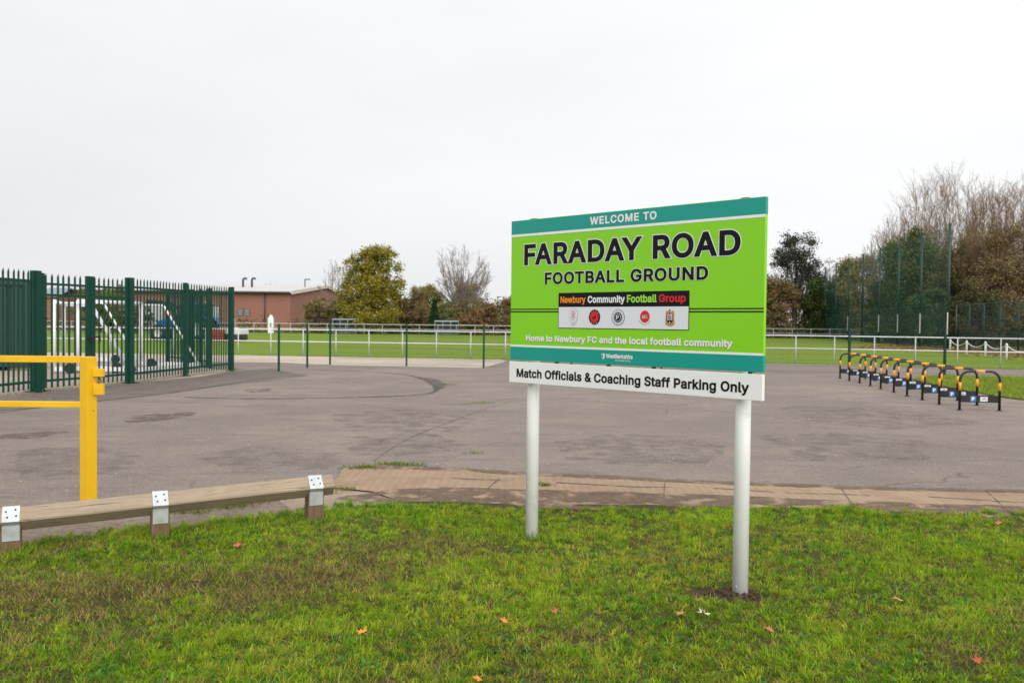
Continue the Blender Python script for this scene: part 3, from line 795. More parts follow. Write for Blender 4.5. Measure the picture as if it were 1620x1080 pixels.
# ------------------------------------------------------------------ lettering
GLY = json.loads(r'''{" ":[202,[]],"&":[462,[[[170,-34],[214,-34],[246,-30],[288,-17],[325,3],[352,-28],[484,-22],[400,85],[417,118],[430,159],[435,205],[435,252],[322,252],[320,202],[316,188],[260,259],[310,304],[336,339],[344,358],[350,381],[352,404],[350,428],[344,449],[333,474],[321,489],[302,508],[281,523],[262,531],[216,541],[184,541],[164,538],[122,524],[89,501],[72,481],[62,464],[53,441],[49,419],[48,391],[50,368],[56,346],[65,326],[94,279],[54,244],[27,211],[13,181],[6,142],[7,111],[15,79],[25,56],[44,28],[69,4],[99,-14],[132,-27]],[[182,75],[161,80],[144,90],[133,102],[126,121],[126,142],[132,156],[147,175],[168,192],[251,92],[239,84],[219,78],[202,75]],[[188,349],[176,365],[168,382],[165,396],[166,409],[172,421],[184,430],[196,433],[215,431],[224,427],[231,418],[234,405],[232,394],[219,374]]]],"A":[494,[[[-23,-28],[105,-27],[155,114],[324,114],[376,-28],[503,-28],[295,537],[182,536]],[[195,227],[239,358],[284,228]]]],"B":[470,[[[33,-28],[254,-28],[316,-21],[348,-11],[378,4],[404,25],[424,52],[437,81],[444,109],[446,146],[443,174],[434,202],[421,226],[404,248],[380,268],[401,291],[418,322],[425,356],[424,402],[414,438],[400,465],[378,490],[352,510],[314,527],[268,536],[33,536]],[[154,85],[154,203],[254,203],[276,200],[301,188],[311,179],[321,165],[327,145],[325,122],[317,106],[302,95],[269,86]],[[154,313],[154,424],[261,422],[286,414],[302,396],[308,372],[305,354],[297,338],[279,323],[262,316],[242,313]]]],"C":[524,[[[242,-34],[292,-34],[339,-25],[385,-7],[424,19],[457,54],[481,94],[495,132],[507,188],[386,188],[374,145],[355,116],[341,103],[324,93],[285,82],[249,82],[214,92],[185,110],[172,124],[157,144],[142,178],[134,211],[132,268],[136,308],[146,342],[162,372],[185,399],[208,414],[229,423],[252,427],[286,427],[306,422],[335,410],[360,388],[376,361],[386,321],[506,321],[497,371],[484,409],[467,441],[441,474],[411,500],[371,523],[334,535],[294,542],[242,542],[195,534],[149,515],[109,488],[72,449],[44,405],[25,354],[14,298],[13,229],[20,172],[38,118],[63,71],[96,31],[139,-1],[182,-21],[215,-30]]]],"D":[516,[[[33,-28],[224,-28],[265,-25],[298,-19],[334,-8],[378,14],[418,48],[441,76],[467,125],[482,178],[488,219],[490,254],[486,315],[473,369],[451,418],[419,461],[381,494],[334,518],[302,528],[268,534],[235,537],[33,536]],[[154,85],[153,424],[242,423],[269,418],[288,413],[318,395],[338,375],[354,348],[364,319],[370,285],[371,242],[367,204],[355,165],[342,141],[326,122],[308,107],[285,96],[241,86]]]],"E":[433,[[[33,-28],[403,-28],[402,85],[153,86],[154,201],[383,202],[383,314],[154,314],[153,424],[399,424],[399,537],[33,536]]]],"F":[424,[[[33,-28],[152,-28],[154,193],[374,194],[374,306],[153,306],[153,422],[154,424],[396,424],[396,537],[33,536]]]],"G":[534,[[[243,-34],[294,-34],[346,-24],[391,-6],[426,19],[458,52],[483,91],[498,134],[505,181],[505,284],[256,284],[255,282],[255,171],[383,171],[378,151],[365,126],[346,106],[316,89],[286,82],[251,82],[222,89],[196,102],[173,122],[156,146],[142,178],[133,221],[132,268],[136,308],[146,342],[165,376],[188,401],[212,416],[241,426],[275,428],[305,422],[325,414],[345,400],[364,378],[375,356],[389,320],[508,321],[498,369],[487,404],[467,441],[443,471],[414,497],[372,521],[332,535],[292,542],[239,542],[194,534],[148,516],[106,487],[72,451],[44,406],[24,354],[14,298],[13,229],[20,172],[36,121],[62,72],[95,32],[136,0],[182,-21],[215,-30]]]],"H":[531,[[[33,-28],[152,-28],[154,204],[364,204],[365,-28],[484,-28],[484,536],[365,536],[364,318],[362,317],[154,317],[152,536],[33,536]]]],"I":[314,[[[3,-28],[297,-28],[297,85],[211,86],[211,422],[212,424],[297,425],[296,537],[3,536],[4,424],[89,424],[90,422],[90,86],[3,85]]]],"L":[407,[[[33,-28],[388,-28],[389,-26],[388,85],[153,86],[152,537],[34,537],[32,535]]]],"M":[642,[[[33,-28],[150,-28],[151,265],[268,-28],[361,-28],[475,263],[476,-27],[595,-28],[595,536],[457,536],[315,166],[171,536],[33,536]]]],"N":[537,[[[33,-28],[153,-28],[154,316],[371,-27],[491,-28],[491,537],[372,537],[371,535],[371,193],[152,536],[33,536]]]],"O":[547,[[[241,-34],[291,-34],[338,-26],[382,-8],[426,22],[461,58],[490,105],[508,154],[520,218],[520,286],[513,338],[497,388],[471,436],[438,476],[399,507],[352,530],[321,538],[292,542],[241,542],[195,534],[149,515],[108,487],[73,451],[44,405],[25,354],[14,298],[13,229],[20,174],[38,118],[65,69],[96,32],[139,-1],[182,-21],[214,-30]],[[249,82],[218,90],[192,104],[172,124],[156,146],[142,178],[135,209],[132,241],[133,288],[139,321],[150,352],[166,378],[185,398],[208,414],[229,423],[252,427],[285,427],[316,418],[342,404],[361,386],[378,362],[391,332],[398,304],[402,268],[401,225],[395,191],[387,165],[373,138],[354,114],[331,97],[304,86],[279,81]]]],"P":[459,[[[33,-28],[152,-28],[154,157],[265,159],[294,163],[322,172],[346,183],[372,200],[394,222],[410,244],[424,274],[434,312],[437,351],[431,398],[420,432],[403,462],[378,490],[352,508],[311,527],[266,535],[33,536]],[[154,270],[153,424],[256,422],[284,414],[301,400],[309,388],[314,372],[316,342],[311,314],[304,299],[295,289],[276,277],[256,272]]]],"R":[463,[[[33,-28],[152,-28],[154,170],[231,169],[336,-28],[474,-28],[353,195],[386,221],[400,235],[414,256],[430,294],[437,341],[434,391],[420,436],[408,458],[395,475],[379,491],[358,507],[321,524],[268,535],[33,536]],[[154,283],[154,424],[258,422],[286,414],[305,398],[315,372],[317,341],[310,315],[295,298],[274,288],[246,283]]]],"S":[461,[[[207,-36],[254,-36],[292,-30],[331,-17],[366,3],[396,29],[414,55],[430,91],[435,121],[435,158],[427,195],[411,224],[385,253],[356,273],[322,290],[281,304],[205,325],[175,336],[159,346],[146,361],[143,372],[145,388],[152,402],[162,413],[176,421],[192,427],[232,430],[266,424],[282,417],[295,407],[307,388],[314,350],[431,351],[428,391],[421,424],[408,452],[387,481],[361,504],[329,522],[294,535],[255,542],[212,543],[172,538],[138,528],[96,507],[67,482],[46,455],[32,424],[24,388],[26,345],[35,315],[49,289],[76,260],[104,242],[139,225],[279,181],[301,170],[315,154],[317,135],[314,121],[305,106],[294,96],[275,86],[256,80],[216,77],[176,85],[159,93],[148,102],[140,112],[135,125],[129,164],[7,164],[12,119],[19,88],[35,54],[56,25],[84,2],[121,-18],[162,-31]]]],"T":[463,[[[165,-28],[284,-28],[285,422],[286,424],[444,424],[444,537],[4,536],[5,424],[164,424],[164,422]]]],"U":[531,[[[232,-35],[268,-36],[308,-32],[346,-22],[376,-10],[409,12],[432,33],[450,55],[468,88],[481,129],[485,172],[484,536],[365,536],[365,179],[363,155],[351,125],[329,100],[302,86],[265,80],[226,83],[195,96],[172,116],[162,134],[156,149],[152,179],[152,536],[32,535],[32,172],[34,139],[43,104],[54,76],[70,51],[86,31],[114,8],[141,-9],[168,-21],[198,-30]]]],"W":[700,[[[134,-28],[252,-27],[342,306],[435,-28],[551,-28],[705,536],[582,536],[492,191],[401,537],[285,536],[194,192],[104,536],[-20,536]]]],"Y":[486,[[[176,-28],[295,-28],[296,201],[505,536],[365,536],[236,325],[106,537],[-33,536],[175,201]]]],"a":[403,[[[155,-36],[202,-32],[225,-25],[248,-14],[249,-28],[364,-28],[365,-26],[364,262],[358,305],[351,325],[341,344],[316,372],[301,384],[279,396],[238,408],[204,412],[156,410],[116,400],[84,384],[55,363],[35,339],[19,311],[3,274],[115,240],[135,278],[148,290],[165,298],[189,303],[214,301],[232,294],[243,282],[247,268],[246,257],[119,238],[91,230],[65,218],[49,208],[30,191],[15,168],[7,148],[3,118],[5,79],[15,46],[30,21],[55,-4],[81,-20],[121,-33]],[[165,73],[138,79],[123,91],[120,99],[120,111],[123,119],[128,124],[141,131],[159,137],[234,148],[274,156],[247,138],[246,122],[241,111],[225,90],[201,77]]]],"b":[438,[[[207,-35],[236,-36],[261,-34],[285,-28],[306,-20],[329,-7],[349,9],[381,46],[395,72],[406,99],[417,156],[417,221],[406,278],[388,318],[367,349],[336,378],[305,397],[264,410],[219,412],[178,406],[142,388],[141,537],[25,537],[25,-28],[139,-28],[141,-10],[172,-27]],[[215,75],[198,78],[182,85],[169,96],[159,109],[150,128],[145,148],[141,191],[146,238],[153,258],[163,275],[176,288],[188,296],[206,301],[222,302],[241,300],[255,294],[271,282],[281,269],[291,248],[297,226],[300,179],[293,135],[285,116],[275,101],[262,87],[249,80],[236,76]]]],"c":[410,[[[184,-35],[229,-35],[261,-30],[296,-17],[325,0],[350,22],[371,51],[385,81],[398,122],[285,150],[274,115],[261,95],[239,80],[211,74],[188,76],[172,82],[155,95],[142,112],[132,135],[126,161],[124,188],[126,215],[132,241],[142,264],[154,281],[171,294],[188,300],[211,302],[229,299],[246,293],[260,282],[270,269],[284,229],[397,258],[375,318],[360,342],[339,365],[318,381],[288,397],[258,407],[231,411],[198,412],[152,406],[115,391],[81,368],[53,339],[30,302],[16,265],[8,219],[7,172],[12,128],[25,86],[46,46],[71,17],[104,-8],[139,-25]]]],"d":[438,[[[174,-35],[205,-36],[232,-33],[256,-25],[284,-10],[286,-28],[399,-28],[399,537],[284,537],[282,388],[251,404],[218,411],[169,411],[131,401],[96,384],[67,359],[43,329],[25,294],[12,249],[6,188],[12,126],[19,99],[29,74],[50,36],[66,18],[85,1],[106,-14],[128,-24],[156,-32]],[[199,75],[182,78],[166,85],[154,96],[143,109],[135,126],[129,146],[125,174],[124,198],[132,244],[147,275],[161,288],[172,296],[191,301],[206,302],[225,300],[242,293],[255,282],[265,269],[274,252],[280,232],[284,185],[278,141],[271,119],[261,102],[246,87],[234,80],[221,76]]]],"e":[418,[[[188,-35],[229,-36],[262,-31],[301,-18],[326,-4],[355,19],[374,44],[386,65],[400,109],[399,111],[289,138],[274,104],[258,86],[232,76],[204,74],[185,77],[165,86],[151,97],[139,112],[131,131],[129,141],[399,142],[398,219],[394,254],[383,294],[364,331],[337,362],[302,388],[259,405],[215,412],[178,411],[136,401],[99,383],[69,358],[45,328],[29,299],[15,259],[7,216],[7,172],[12,128],[25,85],[45,48],[71,17],[104,-8],[141,-25]],[[276,236],[129,245],[143,272],[164,291],[189,301],[214,302],[235,297],[255,284],[271,259],[278,238]]]],"f":[268,[[[53,-28],[169,-28],[170,298],[255,299],[256,301],[256,406],[171,407],[170,428],[175,441],[188,446],[206,445],[247,435],[276,536],[246,550],[214,557],[171,557],[142,551],[116,541],[101,531],[83,515],[63,485],[55,456],[52,407],[-21,406],[-21,299],[53,298]]]],"g":[439,[[[186,-178],[218,-179],[251,-175],[278,-170],[312,-157],[341,-140],[359,-123],[378,-98],[390,-75],[397,-49],[400,-9],[399,407],[286,407],[284,387],[252,404],[222,411],[188,412],[144,405],[106,390],[86,377],[68,360],[43,329],[22,286],[10,244],[6,198],[8,159],[16,114],[30,78],[52,44],[79,16],[109,-4],[13,-59],[42,-108],[58,-126],[78,-142],[99,-155],[126,-167],[154,-174]],[[206,-69],[178,-67],[152,-55],[132,-35],[112,-5],[158,-20],[201,-23],[246,-17],[282,1],[281,-26],[277,-39],[269,-49],[259,-57],[244,-64]],[[192,88],[175,92],[159,100],[146,114],[138,126],[130,145],[126,166],[126,218],[130,239],[137,258],[147,275],[157,285],[169,294],[185,300],[218,301],[234,297],[249,288],[261,276],[271,261],[278,241],[283,221],[284,192],[283,165],[272,128],[264,114],[252,101],[239,94],[225,89]]]],"h":[424,[[[25,-28],[141,-28],[143,246],[150,268],[164,285],[184,297],[204,301],[226,300],[244,293],[258,278],[266,259],[268,235],[269,-28],[384,-28],[385,-26],[385,254],[380,294],[370,325],[355,351],[334,376],[309,393],[279,405],[238,412],[204,411],[169,402],[142,389],[141,537],[26,537],[24,535]]]],"i":[181,[[[25,-28],[141,-28],[142,-26],[141,407],[24,406]],[[79,415],[104,417],[126,429],[145,449],[154,475],[153,499],[141,524],[122,541],[95,551],[65,549],[51,544],[39,536],[22,516],[14,489],[16,464],[29,440],[52,422]]]],"k":[395,[[[25,-28],[141,-28],[142,132],[149,139],[281,-28],[420,-22],[237,215],[403,398],[272,407],[142,274],[141,537],[26,537],[24,535]]]],"l":[203,[[[120,-29],[145,-30],[169,-28],[213,-16],[191,86],[158,80],[143,81],[142,535],[141,537],[26,537],[24,535],[26,61],[36,26],[54,1],[64,-8],[82,-19],[104,-27]]]],"m":[624,[[[25,-28],[141,-28],[143,255],[149,274],[161,288],[174,297],[195,302],[214,301],[228,295],[240,284],[245,269],[247,-28],[363,-28],[364,261],[370,278],[381,291],[394,298],[412,302],[434,301],[451,294],[462,282],[467,268],[468,-27],[584,-28],[584,278],[574,322],[554,359],[535,380],[512,396],[481,408],[449,414],[411,412],[378,404],[346,388],[321,367],[304,384],[286,397],[265,407],[244,412],[216,414],[191,411],[166,404],[141,391],[139,407],[25,407]]]],"n":[424,[[[25,-28],[141,-28],[143,246],[150,268],[164,285],[184,297],[204,301],[226,300],[244,293],[258,278],[266,259],[268,235],[269,-28],[384,-28],[385,241],[383,278],[376,309],[364,336],[344,365],[325,383],[309,393],[284,404],[238,412],[219,412],[188,408],[159,398],[141,388],[140,406],[138,407],[24,406]]]],"o":[429,[[[184,-35],[229,-35],[262,-30],[302,-14],[334,7],[364,39],[384,72],[399,112],[407,151],[408,206],[403,251],[390,292],[370,329],[344,359],[311,385],[276,401],[235,411],[198,412],[152,406],[115,391],[81,368],[53,339],[30,302],[16,265],[8,219],[7,172],[12,128],[25,86],[46,46],[71,17],[104,-8],[139,-25]],[[198,75],[179,79],[165,86],[153,96],[142,112],[133,131],[128,152],[125,176],[125,202],[128,224],[134,248],[143,266],[153,279],[166,291],[181,298],[194,301],[218,301],[238,297],[251,290],[262,279],[275,261],[284,239],[290,212],[290,164],[285,141],[278,121],[261,95],[248,84],[236,79],[216,75]]]],"p":[438,[[[24,-169],[142,-169],[142,-10],[172,-27],[201,-34],[245,-36],[281,-29],[315,-16],[339,0],[370,31],[389,61],[406,99],[415,144],[418,198],[413,251],[400,294],[377,336],[349,368],[316,391],[282,405],[238,412],[206,411],[182,407],[159,398],[141,387],[139,407],[24,406]],[[215,75],[198,78],[182,85],[169,96],[159,109],[150,128],[145,148],[141,191],[146,238],[153,258],[163,275],[176,288],[188,296],[206,301],[222,302],[241,300],[255,294],[271,282],[281,269],[291,248],[297,226],[300,179],[293,135],[285,116],[275,101],[262,87],[249,80],[236,76]]]],"r":[273,[[[25,-28],[141,-28],[142,236],[145,258],[152,272],[159,281],[172,290],[186,295],[216,298],[271,291],[271,410],[219,413],[189,411],[164,404],[141,393],[140,406],[138,407],[24,406]]]],"s":[379,[[[157,-35],[192,-36],[228,-32],[259,-24],[292,-8],[314,7],[335,31],[350,56],[358,89],[358,122],[351,152],[334,182],[315,201],[296,214],[272,225],[246,234],[162,255],[144,263],[137,271],[138,284],[149,295],[168,303],[196,304],[216,300],[228,291],[238,276],[251,245],[359,269],[348,306],[339,329],[325,351],[309,369],[289,385],[265,398],[239,407],[215,411],[176,412],[144,409],[112,400],[84,386],[62,370],[40,345],[27,321],[20,294],[19,262],[27,226],[42,201],[61,181],[79,167],[105,155],[135,145],[219,124],[231,118],[238,111],[239,96],[225,83],[201,75],[176,73],[152,78],[133,89],[125,102],[114,139],[2,115],[10,78],[19,54],[29,35],[48,12],[71,-7],[98,-21],[124,-30]]]],"t":[241,[[[146,-31],[201,-30],[246,-16],[224,85],[164,78],[156,81],[154,94],[154,298],[231,299],[232,406],[154,408],[154,499],[38,499],[37,408],[-21,406],[-21,301],[-21,299],[37,298],[37,79],[42,54],[50,31],[65,9],[91,-13],[115,-24]]]],"u":[424,[[[163,-32],[195,-33],[218,-30],[242,-22],[269,-9],[271,-28],[385,-27],[385,407],[268,406],[268,154],[265,128],[258,109],[244,92],[225,82],[204,78],[181,80],[165,87],[150,104],[143,125],[142,406],[24,406],[25,126],[27,99],[34,69],[53,31],[69,11],[82,-1],[99,-13],[121,-23]]]],"w":[581,[[[117,-28],[220,-28],[284,194],[348,-28],[450,-28],[582,406],[459,406],[398,189],[338,406],[231,407],[169,189],[109,406],[-15,406]]]],"y":[403,[[[71,-172],[116,-171],[136,-167],[156,-159],[187,-136],[214,-102],[231,-66],[411,407],[285,406],[195,157],[104,406],[-23,406],[133,-2],[116,-45],[104,-60],[88,-62],[41,-55],[14,-155],[44,-167]]]]}''')
FAT = json.loads(r'''{"A":[494,[[[-50,-46],[118,-47],[169,95],[311,95],[362,-47],[530,-46],[309,555],[168,555]],[[222,246],[222,249],[239,297],[257,246]]]],"B":[470,[[[13,-46],[251,-47],[314,-41],[349,-31],[386,-13],[418,13],[441,44],[455,75],[463,105],[465,136],[463,169],[457,195],[444,225],[427,251],[409,269],[428,298],[441,334],[445,374],[443,406],[433,442],[414,478],[391,504],[361,527],[338,538],[314,547],[261,555],[13,555]],[[172,104],[172,184],[254,184],[272,181],[292,171],[305,154],[308,141],[307,126],[300,116],[291,110],[258,104]],[[351,229],[362,234]],[[361,299],[337,306],[361,305]],[[172,333],[172,404],[256,404],[278,397],[287,385],[289,369],[286,355],[277,345],[265,337],[242,332]]]],"D":[516,[[[13,-46],[239,-47],[301,-38],[352,-21],[391,0],[420,24],[455,64],[484,116],[501,175],[508,238],[508,276],[504,319],[490,378],[465,431],[434,473],[414,492],[391,510],[342,535],[305,547],[265,554],[234,556],[13,555]],[[172,104],[172,404],[242,404],[279,396],[304,382],[319,368],[335,344],[345,315],[351,281],[351,234],[348,208],[340,176],[328,154],[318,141],[304,127],[284,116],[262,109],[235,105]]]],"F":[424,[[[13,-46],[172,-46],[172,174],[393,175],[393,325],[172,326],[172,404],[415,405],[415,556],[13,555]]]],"G":[534,[[[259,-54],[321,-50],[355,-41],[385,-30],[414,-14],[439,5],[473,39],[500,82],[517,129],[524,178],[525,301],[532,302],[517,374],[504,412],[484,449],[457,484],[418,517],[374,541],[331,555],[278,562],[252,562],[214,558],[161,543],[139,532],[108,513],[69,476],[36,431],[12,376],[-3,316],[-7,259],[-3,192],[12,132],[36,78],[67,34],[111,-6],[158,-32],[209,-48]],[[255,101],[231,106],[209,116],[186,136],[172,156],[160,184],[153,214],[150,254],[152,282],[157,316],[165,338],[176,359],[192,379],[208,392],[232,404],[252,408],[281,408],[301,404],[315,398],[329,388],[341,376],[358,348],[373,304],[236,302],[236,152],[357,151],[341,127],[318,110],[292,102]]]],"L":[407,[[[13,-46],[408,-46],[408,104],[172,105],[171,556],[13,555]]]],"N":[537,[[[13,-46],[172,-46],[172,249],[361,-47],[510,-46],[510,555],[352,555],[351,258],[162,555],[13,555]]]],"O":[547,[[[258,-54],[306,-51],[361,-38],[408,-15],[452,19],[488,64],[514,112],[531,166],[540,232],[538,296],[527,359],[506,415],[477,461],[439,501],[392,533],[361,547],[338,554],[279,562],[225,560],[174,547],[126,524],[82,489],[47,448],[19,395],[2,339],[-4,304],[-7,262],[-2,192],[12,132],[37,76],[65,38],[82,19],[109,-4],[156,-31],[211,-49]],[[255,100],[229,106],[205,119],[186,136],[172,156],[161,182],[153,214],[150,254],[152,282],[156,309],[163,334],[176,359],[192,379],[209,393],[229,403],[254,408],[281,408],[305,402],[329,390],[347,374],[361,354],[373,328],[380,299],[383,271],[382,232],[378,202],[371,176],[358,151],[342,130],[325,116],[304,106],[279,100]]]],"R":[463,[[[13,-46],[172,-46],[172,149],[174,150],[220,149],[325,-47],[507,-46],[379,188],[417,226],[438,262],[453,309],[456,365],[450,409],[442,432],[431,456],[405,492],[386,510],[366,524],[326,542],[299,550],[269,554],[13,555]],[[172,302],[172,405],[232,405],[262,402],[278,397],[291,385],[297,368],[297,338],[291,321],[282,312],[269,306],[252,303]]]],"T":[463,[[[146,-46],[304,-46],[304,404],[464,405],[464,555],[-15,555],[-15,405],[146,404]]]],"U":[531,[[[250,-55],[291,-54],[326,-48],[369,-34],[399,-18],[434,7],[456,31],[473,55],[487,84],[500,125],[504,161],[504,556],[346,555],[344,159],[334,134],[316,114],[294,103],[266,99],[235,100],[205,112],[186,129],[179,141],[173,158],[171,179],[171,555],[13,555],[13,164],[17,126],[30,84],[45,55],[62,31],[84,8],[118,-18],[145,-33],[176,-44],[208,-51]]]],"Y":[486,[[[157,-46],[315,-46],[315,182],[318,184],[315,195],[539,555],[355,556],[236,363],[118,555],[-68,555],[156,195]]]]}''')
KERN = {"ry": 22, "ur": 6, "FA": -60, "AY": -70, "DA": -22, "RO": -8, "OA": -22, "AD": -8, "LL": 0, "RA": -5, "AR": -5, "TO": -18, "FO": -12, "OT": -18, "TB": 0, "To": -40, "Fo": -20}
def layout(text, src, track=0):
    x = 0; out = []; prev = ''
    for ch in text:
        x += KERN.get(prev + ch, 0)
        adv, loops = src.get(ch) or GLY[ch]
        out.append((x, loops)); x += adv + track; prev = ch
    return out
def text_mesh(name, text, x0, x1, base, cap, mat, parent, yoff, src=None, ref=None, track=0, thick=0.0006, colors=None, lift=0.0):
    """letters cut as film: fills [x0,x1] x [base, base+cap] on the panel (panel's own x right, z up), front face at y=yoff"""
    src = src or GLY
    lay = layout(text, src, track)
    refl = layout(text, GLY, track)
    xs = [p[0] + x for x, lp in refl for l in lp for p in l]
    mn, mx = min(xs), max(xs)
    sx = (x1 - x0) / (mx - mn); sz = cap / 557.0
    cu = bpy.data.curves.new(name, 'CURVE'); cu.dimensions = '2D'; cu.fill_mode = 'BOTH'; cu.extrude = thick / 2
    for x, lp in lay:
        for l in lp:
            s = cu.splines.new('POLY'); s.points.add(len(l) - 1); s.use_cyclic_u = True
            for i, pt in enumerate(l):
                s.points[i].co = ((pt[0] + x - mn) * sx + x0, (pt[1] + 24) * sz, 0, 1)
    tmp = bpy.data.objects.new("tmp", cu); COL.objects.link(tmp)
    bpy.context.view_layer.update()
    me = bpy.data.meshes.new_from_object(tmp.evaluated_get(bpy.context.evaluated_depsgraph_get()))
    bpy.data.objects.remove(tmp); bpy.data.curves.remove(cu)
    n = len(me.vertices); co = np.empty(n * 3, np.float32); me.vertices.foreach_get("co", co); co = co.reshape(-1, 3)
    out = np.stack([co[:, 0], yoff - co[:, 2] - lift, co[:, 1] + base], -1)
    me.vertices.foreach_set("co", out.astype(np.float32).ravel()); me.update()
    me.materials.clear(); me.materials.append(mat); me.name = name
    o = bpy.data.objects.new(name, me); COL.objects.link(o); o.parent = parent; register(o, WM[parent.name])
    return o

# ------------------------------------------------------------------ welcome sign
TR = at(1211.8, 308, 4.815); TL = at(809.5, 352, 6.14)
d = Vector((TR.x - TL.x, TR.y - TL.y, 0)); SW = d.length; d.normalize()
srz = math.atan2(d.y, d.x)
SH = 0.97
SZ1 = (TR.z + TL.z) / 2; SZ0 = SZ1 - SH
mid = (TL + TR) / 2
sign = empty("welcome_sign", (mid.x, mid.y, 0), srz, "lime green and teal welcome board for a football ground on two white posts", "sign")
SMAT = WM["welcome_sign"]
def SL(x, y, z): return SMAT @ Vector((x - SW / 2, y, z))     # x from the sign's left edge, y backwards
sx_, sy_, sz_ = SMAT.to_3x3() @ Vector((1, 0, 0)), SMAT.to_3x3() @ Vector((0, 1, 0)), Vector((0, 0, 1))
def sbox(mb, x0, x1, y0, y1, z0, z1, mi=0):
    return mb.frame_box(SL((x0 + x1) / 2, (y0 + y1) / 2, (z0 + z1) / 2), sx_ * ((x1 - x0) / 2), sy_ * ((y1 - y0) / 2), sz_ * ((z1 - z0) / 2), mi)
def fz(v): return SZ1 - v * SH / 0.97              # v measured down from the top
tilt = 0.0
def sm_(x): return x * SW / 1.9
mb = MB(); sbox(mb, 0, SW, 0, 0.027, SZ0, SZ1)
panel = mb.build("main_panel", M_SIGNGREEN, sign, bevel=0.002)
def film(name, x0, x1, v0, v1, mat, par, lift=0.0012):
    m = MB(); sbox(m, x0, x1, -lift, 0.0006 - lift, fz(v1), fz(v0)); return m.build(name, mat, par)
e = 0.0006
film("top_band", e, SW - e, 0.002, 0.096, M_TEAL, panel)
film("white_stripe", e, SW - e, 0.0965, 0.113, M_PANEL, panel)
film("white_stripe", e, SW - e, 0.864, 0.8775, M_PANEL, panel)
film("bottom_band", e, SW - e, 0.878, 0.968, M_TEAL, panel)
# the return edges of the tray carry the same bands
mb = MB(); sbox(mb, SW - 0.0005, SW + 0.0008, 0.0005, 0.0265, fz(0.096), fz(0.002)); mb.build("edge_band", M_TEAL, panel); mb = MB(); sbox(mb, SW - 0.0005, SW + 0.0008, 0.0005, 0.0265, fz(0.968), fz(0.878))
mb.build("edge_band", M_TEAL, panel)
for v0, v1 in ((0.613, 0.620), (0.630, 0.638)):
    film("black_stripe", e, sm_(0.435), v0, v1, M_INK, panel); film("black_stripe", sm_(1.43), SW - e, v0, v1, M_INK, panel)
def txt(name, s, x0, x1, vbase, cap, mat, lift, src=None, par=None, track=0):
    # local coordinates of the sign empty: x is centred
    return text_mesh(name, s, sm_(x0) - SW / 2, sm_(x1) - SW / 2, fz(vbase), cap, mat, par or panel, 0.0, src, None, track, 0.0006, None, lift)
txt("lettering", "WELCOME TO", 0.69, 1.196, 0.0735, 0.0495, M_INKWHITE, 0.0025, track=45)
txt("letter_outline", "FARADAY ROAD", 0.124, 1.754, 0.313, 0.142, M_INKWHITE, 0.0012, FAT, track=25)
txt("lettering", "FARADAY ROAD", 0.124, 1.754, 0.313, 0.142, M_INK, 0.0025, track=25)
txt("letter_outline", "FOOTBALL GROUND", 0.3135, 1.553, 0.448, 0.078, M_INKWHITE, 0.0012, FAT, track=30)
txt("lettering", "FOOTBALL GROUND", 0.3135, 1.553, 0.448, 0.078, M_INK, 0.0025, track=30)
txt("letter_shadow", "Home to Newbury FC and the local football community", 0.1505, 1.7165, 0.8375, 0.0415, M_LILAC, 0.0012)
txt("lettering", "Home to Newbury FC and the local football community", 0.1485, 1.714, 0.8355, 0.0415, M_INKWHITE, 0.0025)
txt("lettering", "WestBerkshire", 0.832, 1.036, 0.9285, 0.0265, M_INKWHITE, 0.0025)
txt("lettering", "COUNCIL", 0.905, 1.02, 0.9455, 0.0085, M_INKWHITE, 0.0025, track=260)
def poly_film(name, pts, mat, par, lift, th=0.0006):
    """pts in sign metres (x from left on the 1.9 scale, v down)"""
    m = MB(); P = [(sm_(x), fz(v)) for x, v in pts]
    m.prism(P, SL(0, -lift, 0), sx_, sz_, sy_ * th)
    return m.build(name, mat, par)
def ring(cx, cv, r, n=36, ry=None, a0=0, a1=2 * math.pi):
    ry = ry or r
    full = abs(a1 - a0 - 2 * math.pi) < 1e-6
    k = n if full else n + 1
    return [(cx + r * math.cos(a0 + (a1 - a0) * i / n), cv + ry * math.sin(a0 + (a1 - a0) * i / n)) for i in range(k)]
# council shield
poly_film("council_emblem", [(0.797, 0.901), (0.822, 0.901), (0.822, 0.918), (0.818, 0.929), (0.8095, 0.938), (0.801, 0.929), (0.797, 0.918)], M_INKWHITE, panel, 0.0015)
poly_film("council_emblem", [(0.800, 0.905), (0.808, 0.905), (0.811, 0.918), (0.808, 0.930), (0.803, 0.925), (0.800, 0.917)], M_TEAL, panel, 0.0028)
# group panel with club badges
film("group_frame", sm_(0.4355), sm_(1.431), 0.509, 0.7435, M_INK, panel, 0.0022)
logo = film("group_panel", sm_(0.4395), sm_(1.427), 0.603, 0.7395, M_PALEGREY, panel, 0.0032)
def gtxt(s, x0, x1, vb, cap, mat): return txt("lettering", s, x0, x1, vb, cap, mat, 0.0045)
gtxt("Newbury", 0.454, 0.664, 0.5765, 0.044, M_INKORANGE)
gtxt("Community", 0.682, 0.973, 0.5765, 0.044, M_INKWHITE)
gtxt("Football", 0.989, 1.207, 0.5765, 0.047, M_INKLIME)
gtxt("Group", 1.222, 1.409, 0.5765, 0.047, M_INKRED)
def badge(name, parts):
    for i, (pts, mat) in enumerate(parts):
        poly_film(name, pts, mat, panel, 0.0045 + 0.0012 * i)
SV = 0.97 / 0.97
def sh(cx, cv, w, h, k=1.0):   # pointed shield
    P = [(0, -0.5), (0.25, -0.44), (0.5, -0.36), (0.5, 0.0), (0.40, 0.22), (0.22, 0.40), (0, 0.5), (-0.22, 0.40), (-0.40, 0.22), (-0.5, 0.0), (-0.5, -0.36), (-0.25, -0.44)]
    return [(cx + x * w * k, cv + y * h * k) for x, y in P]
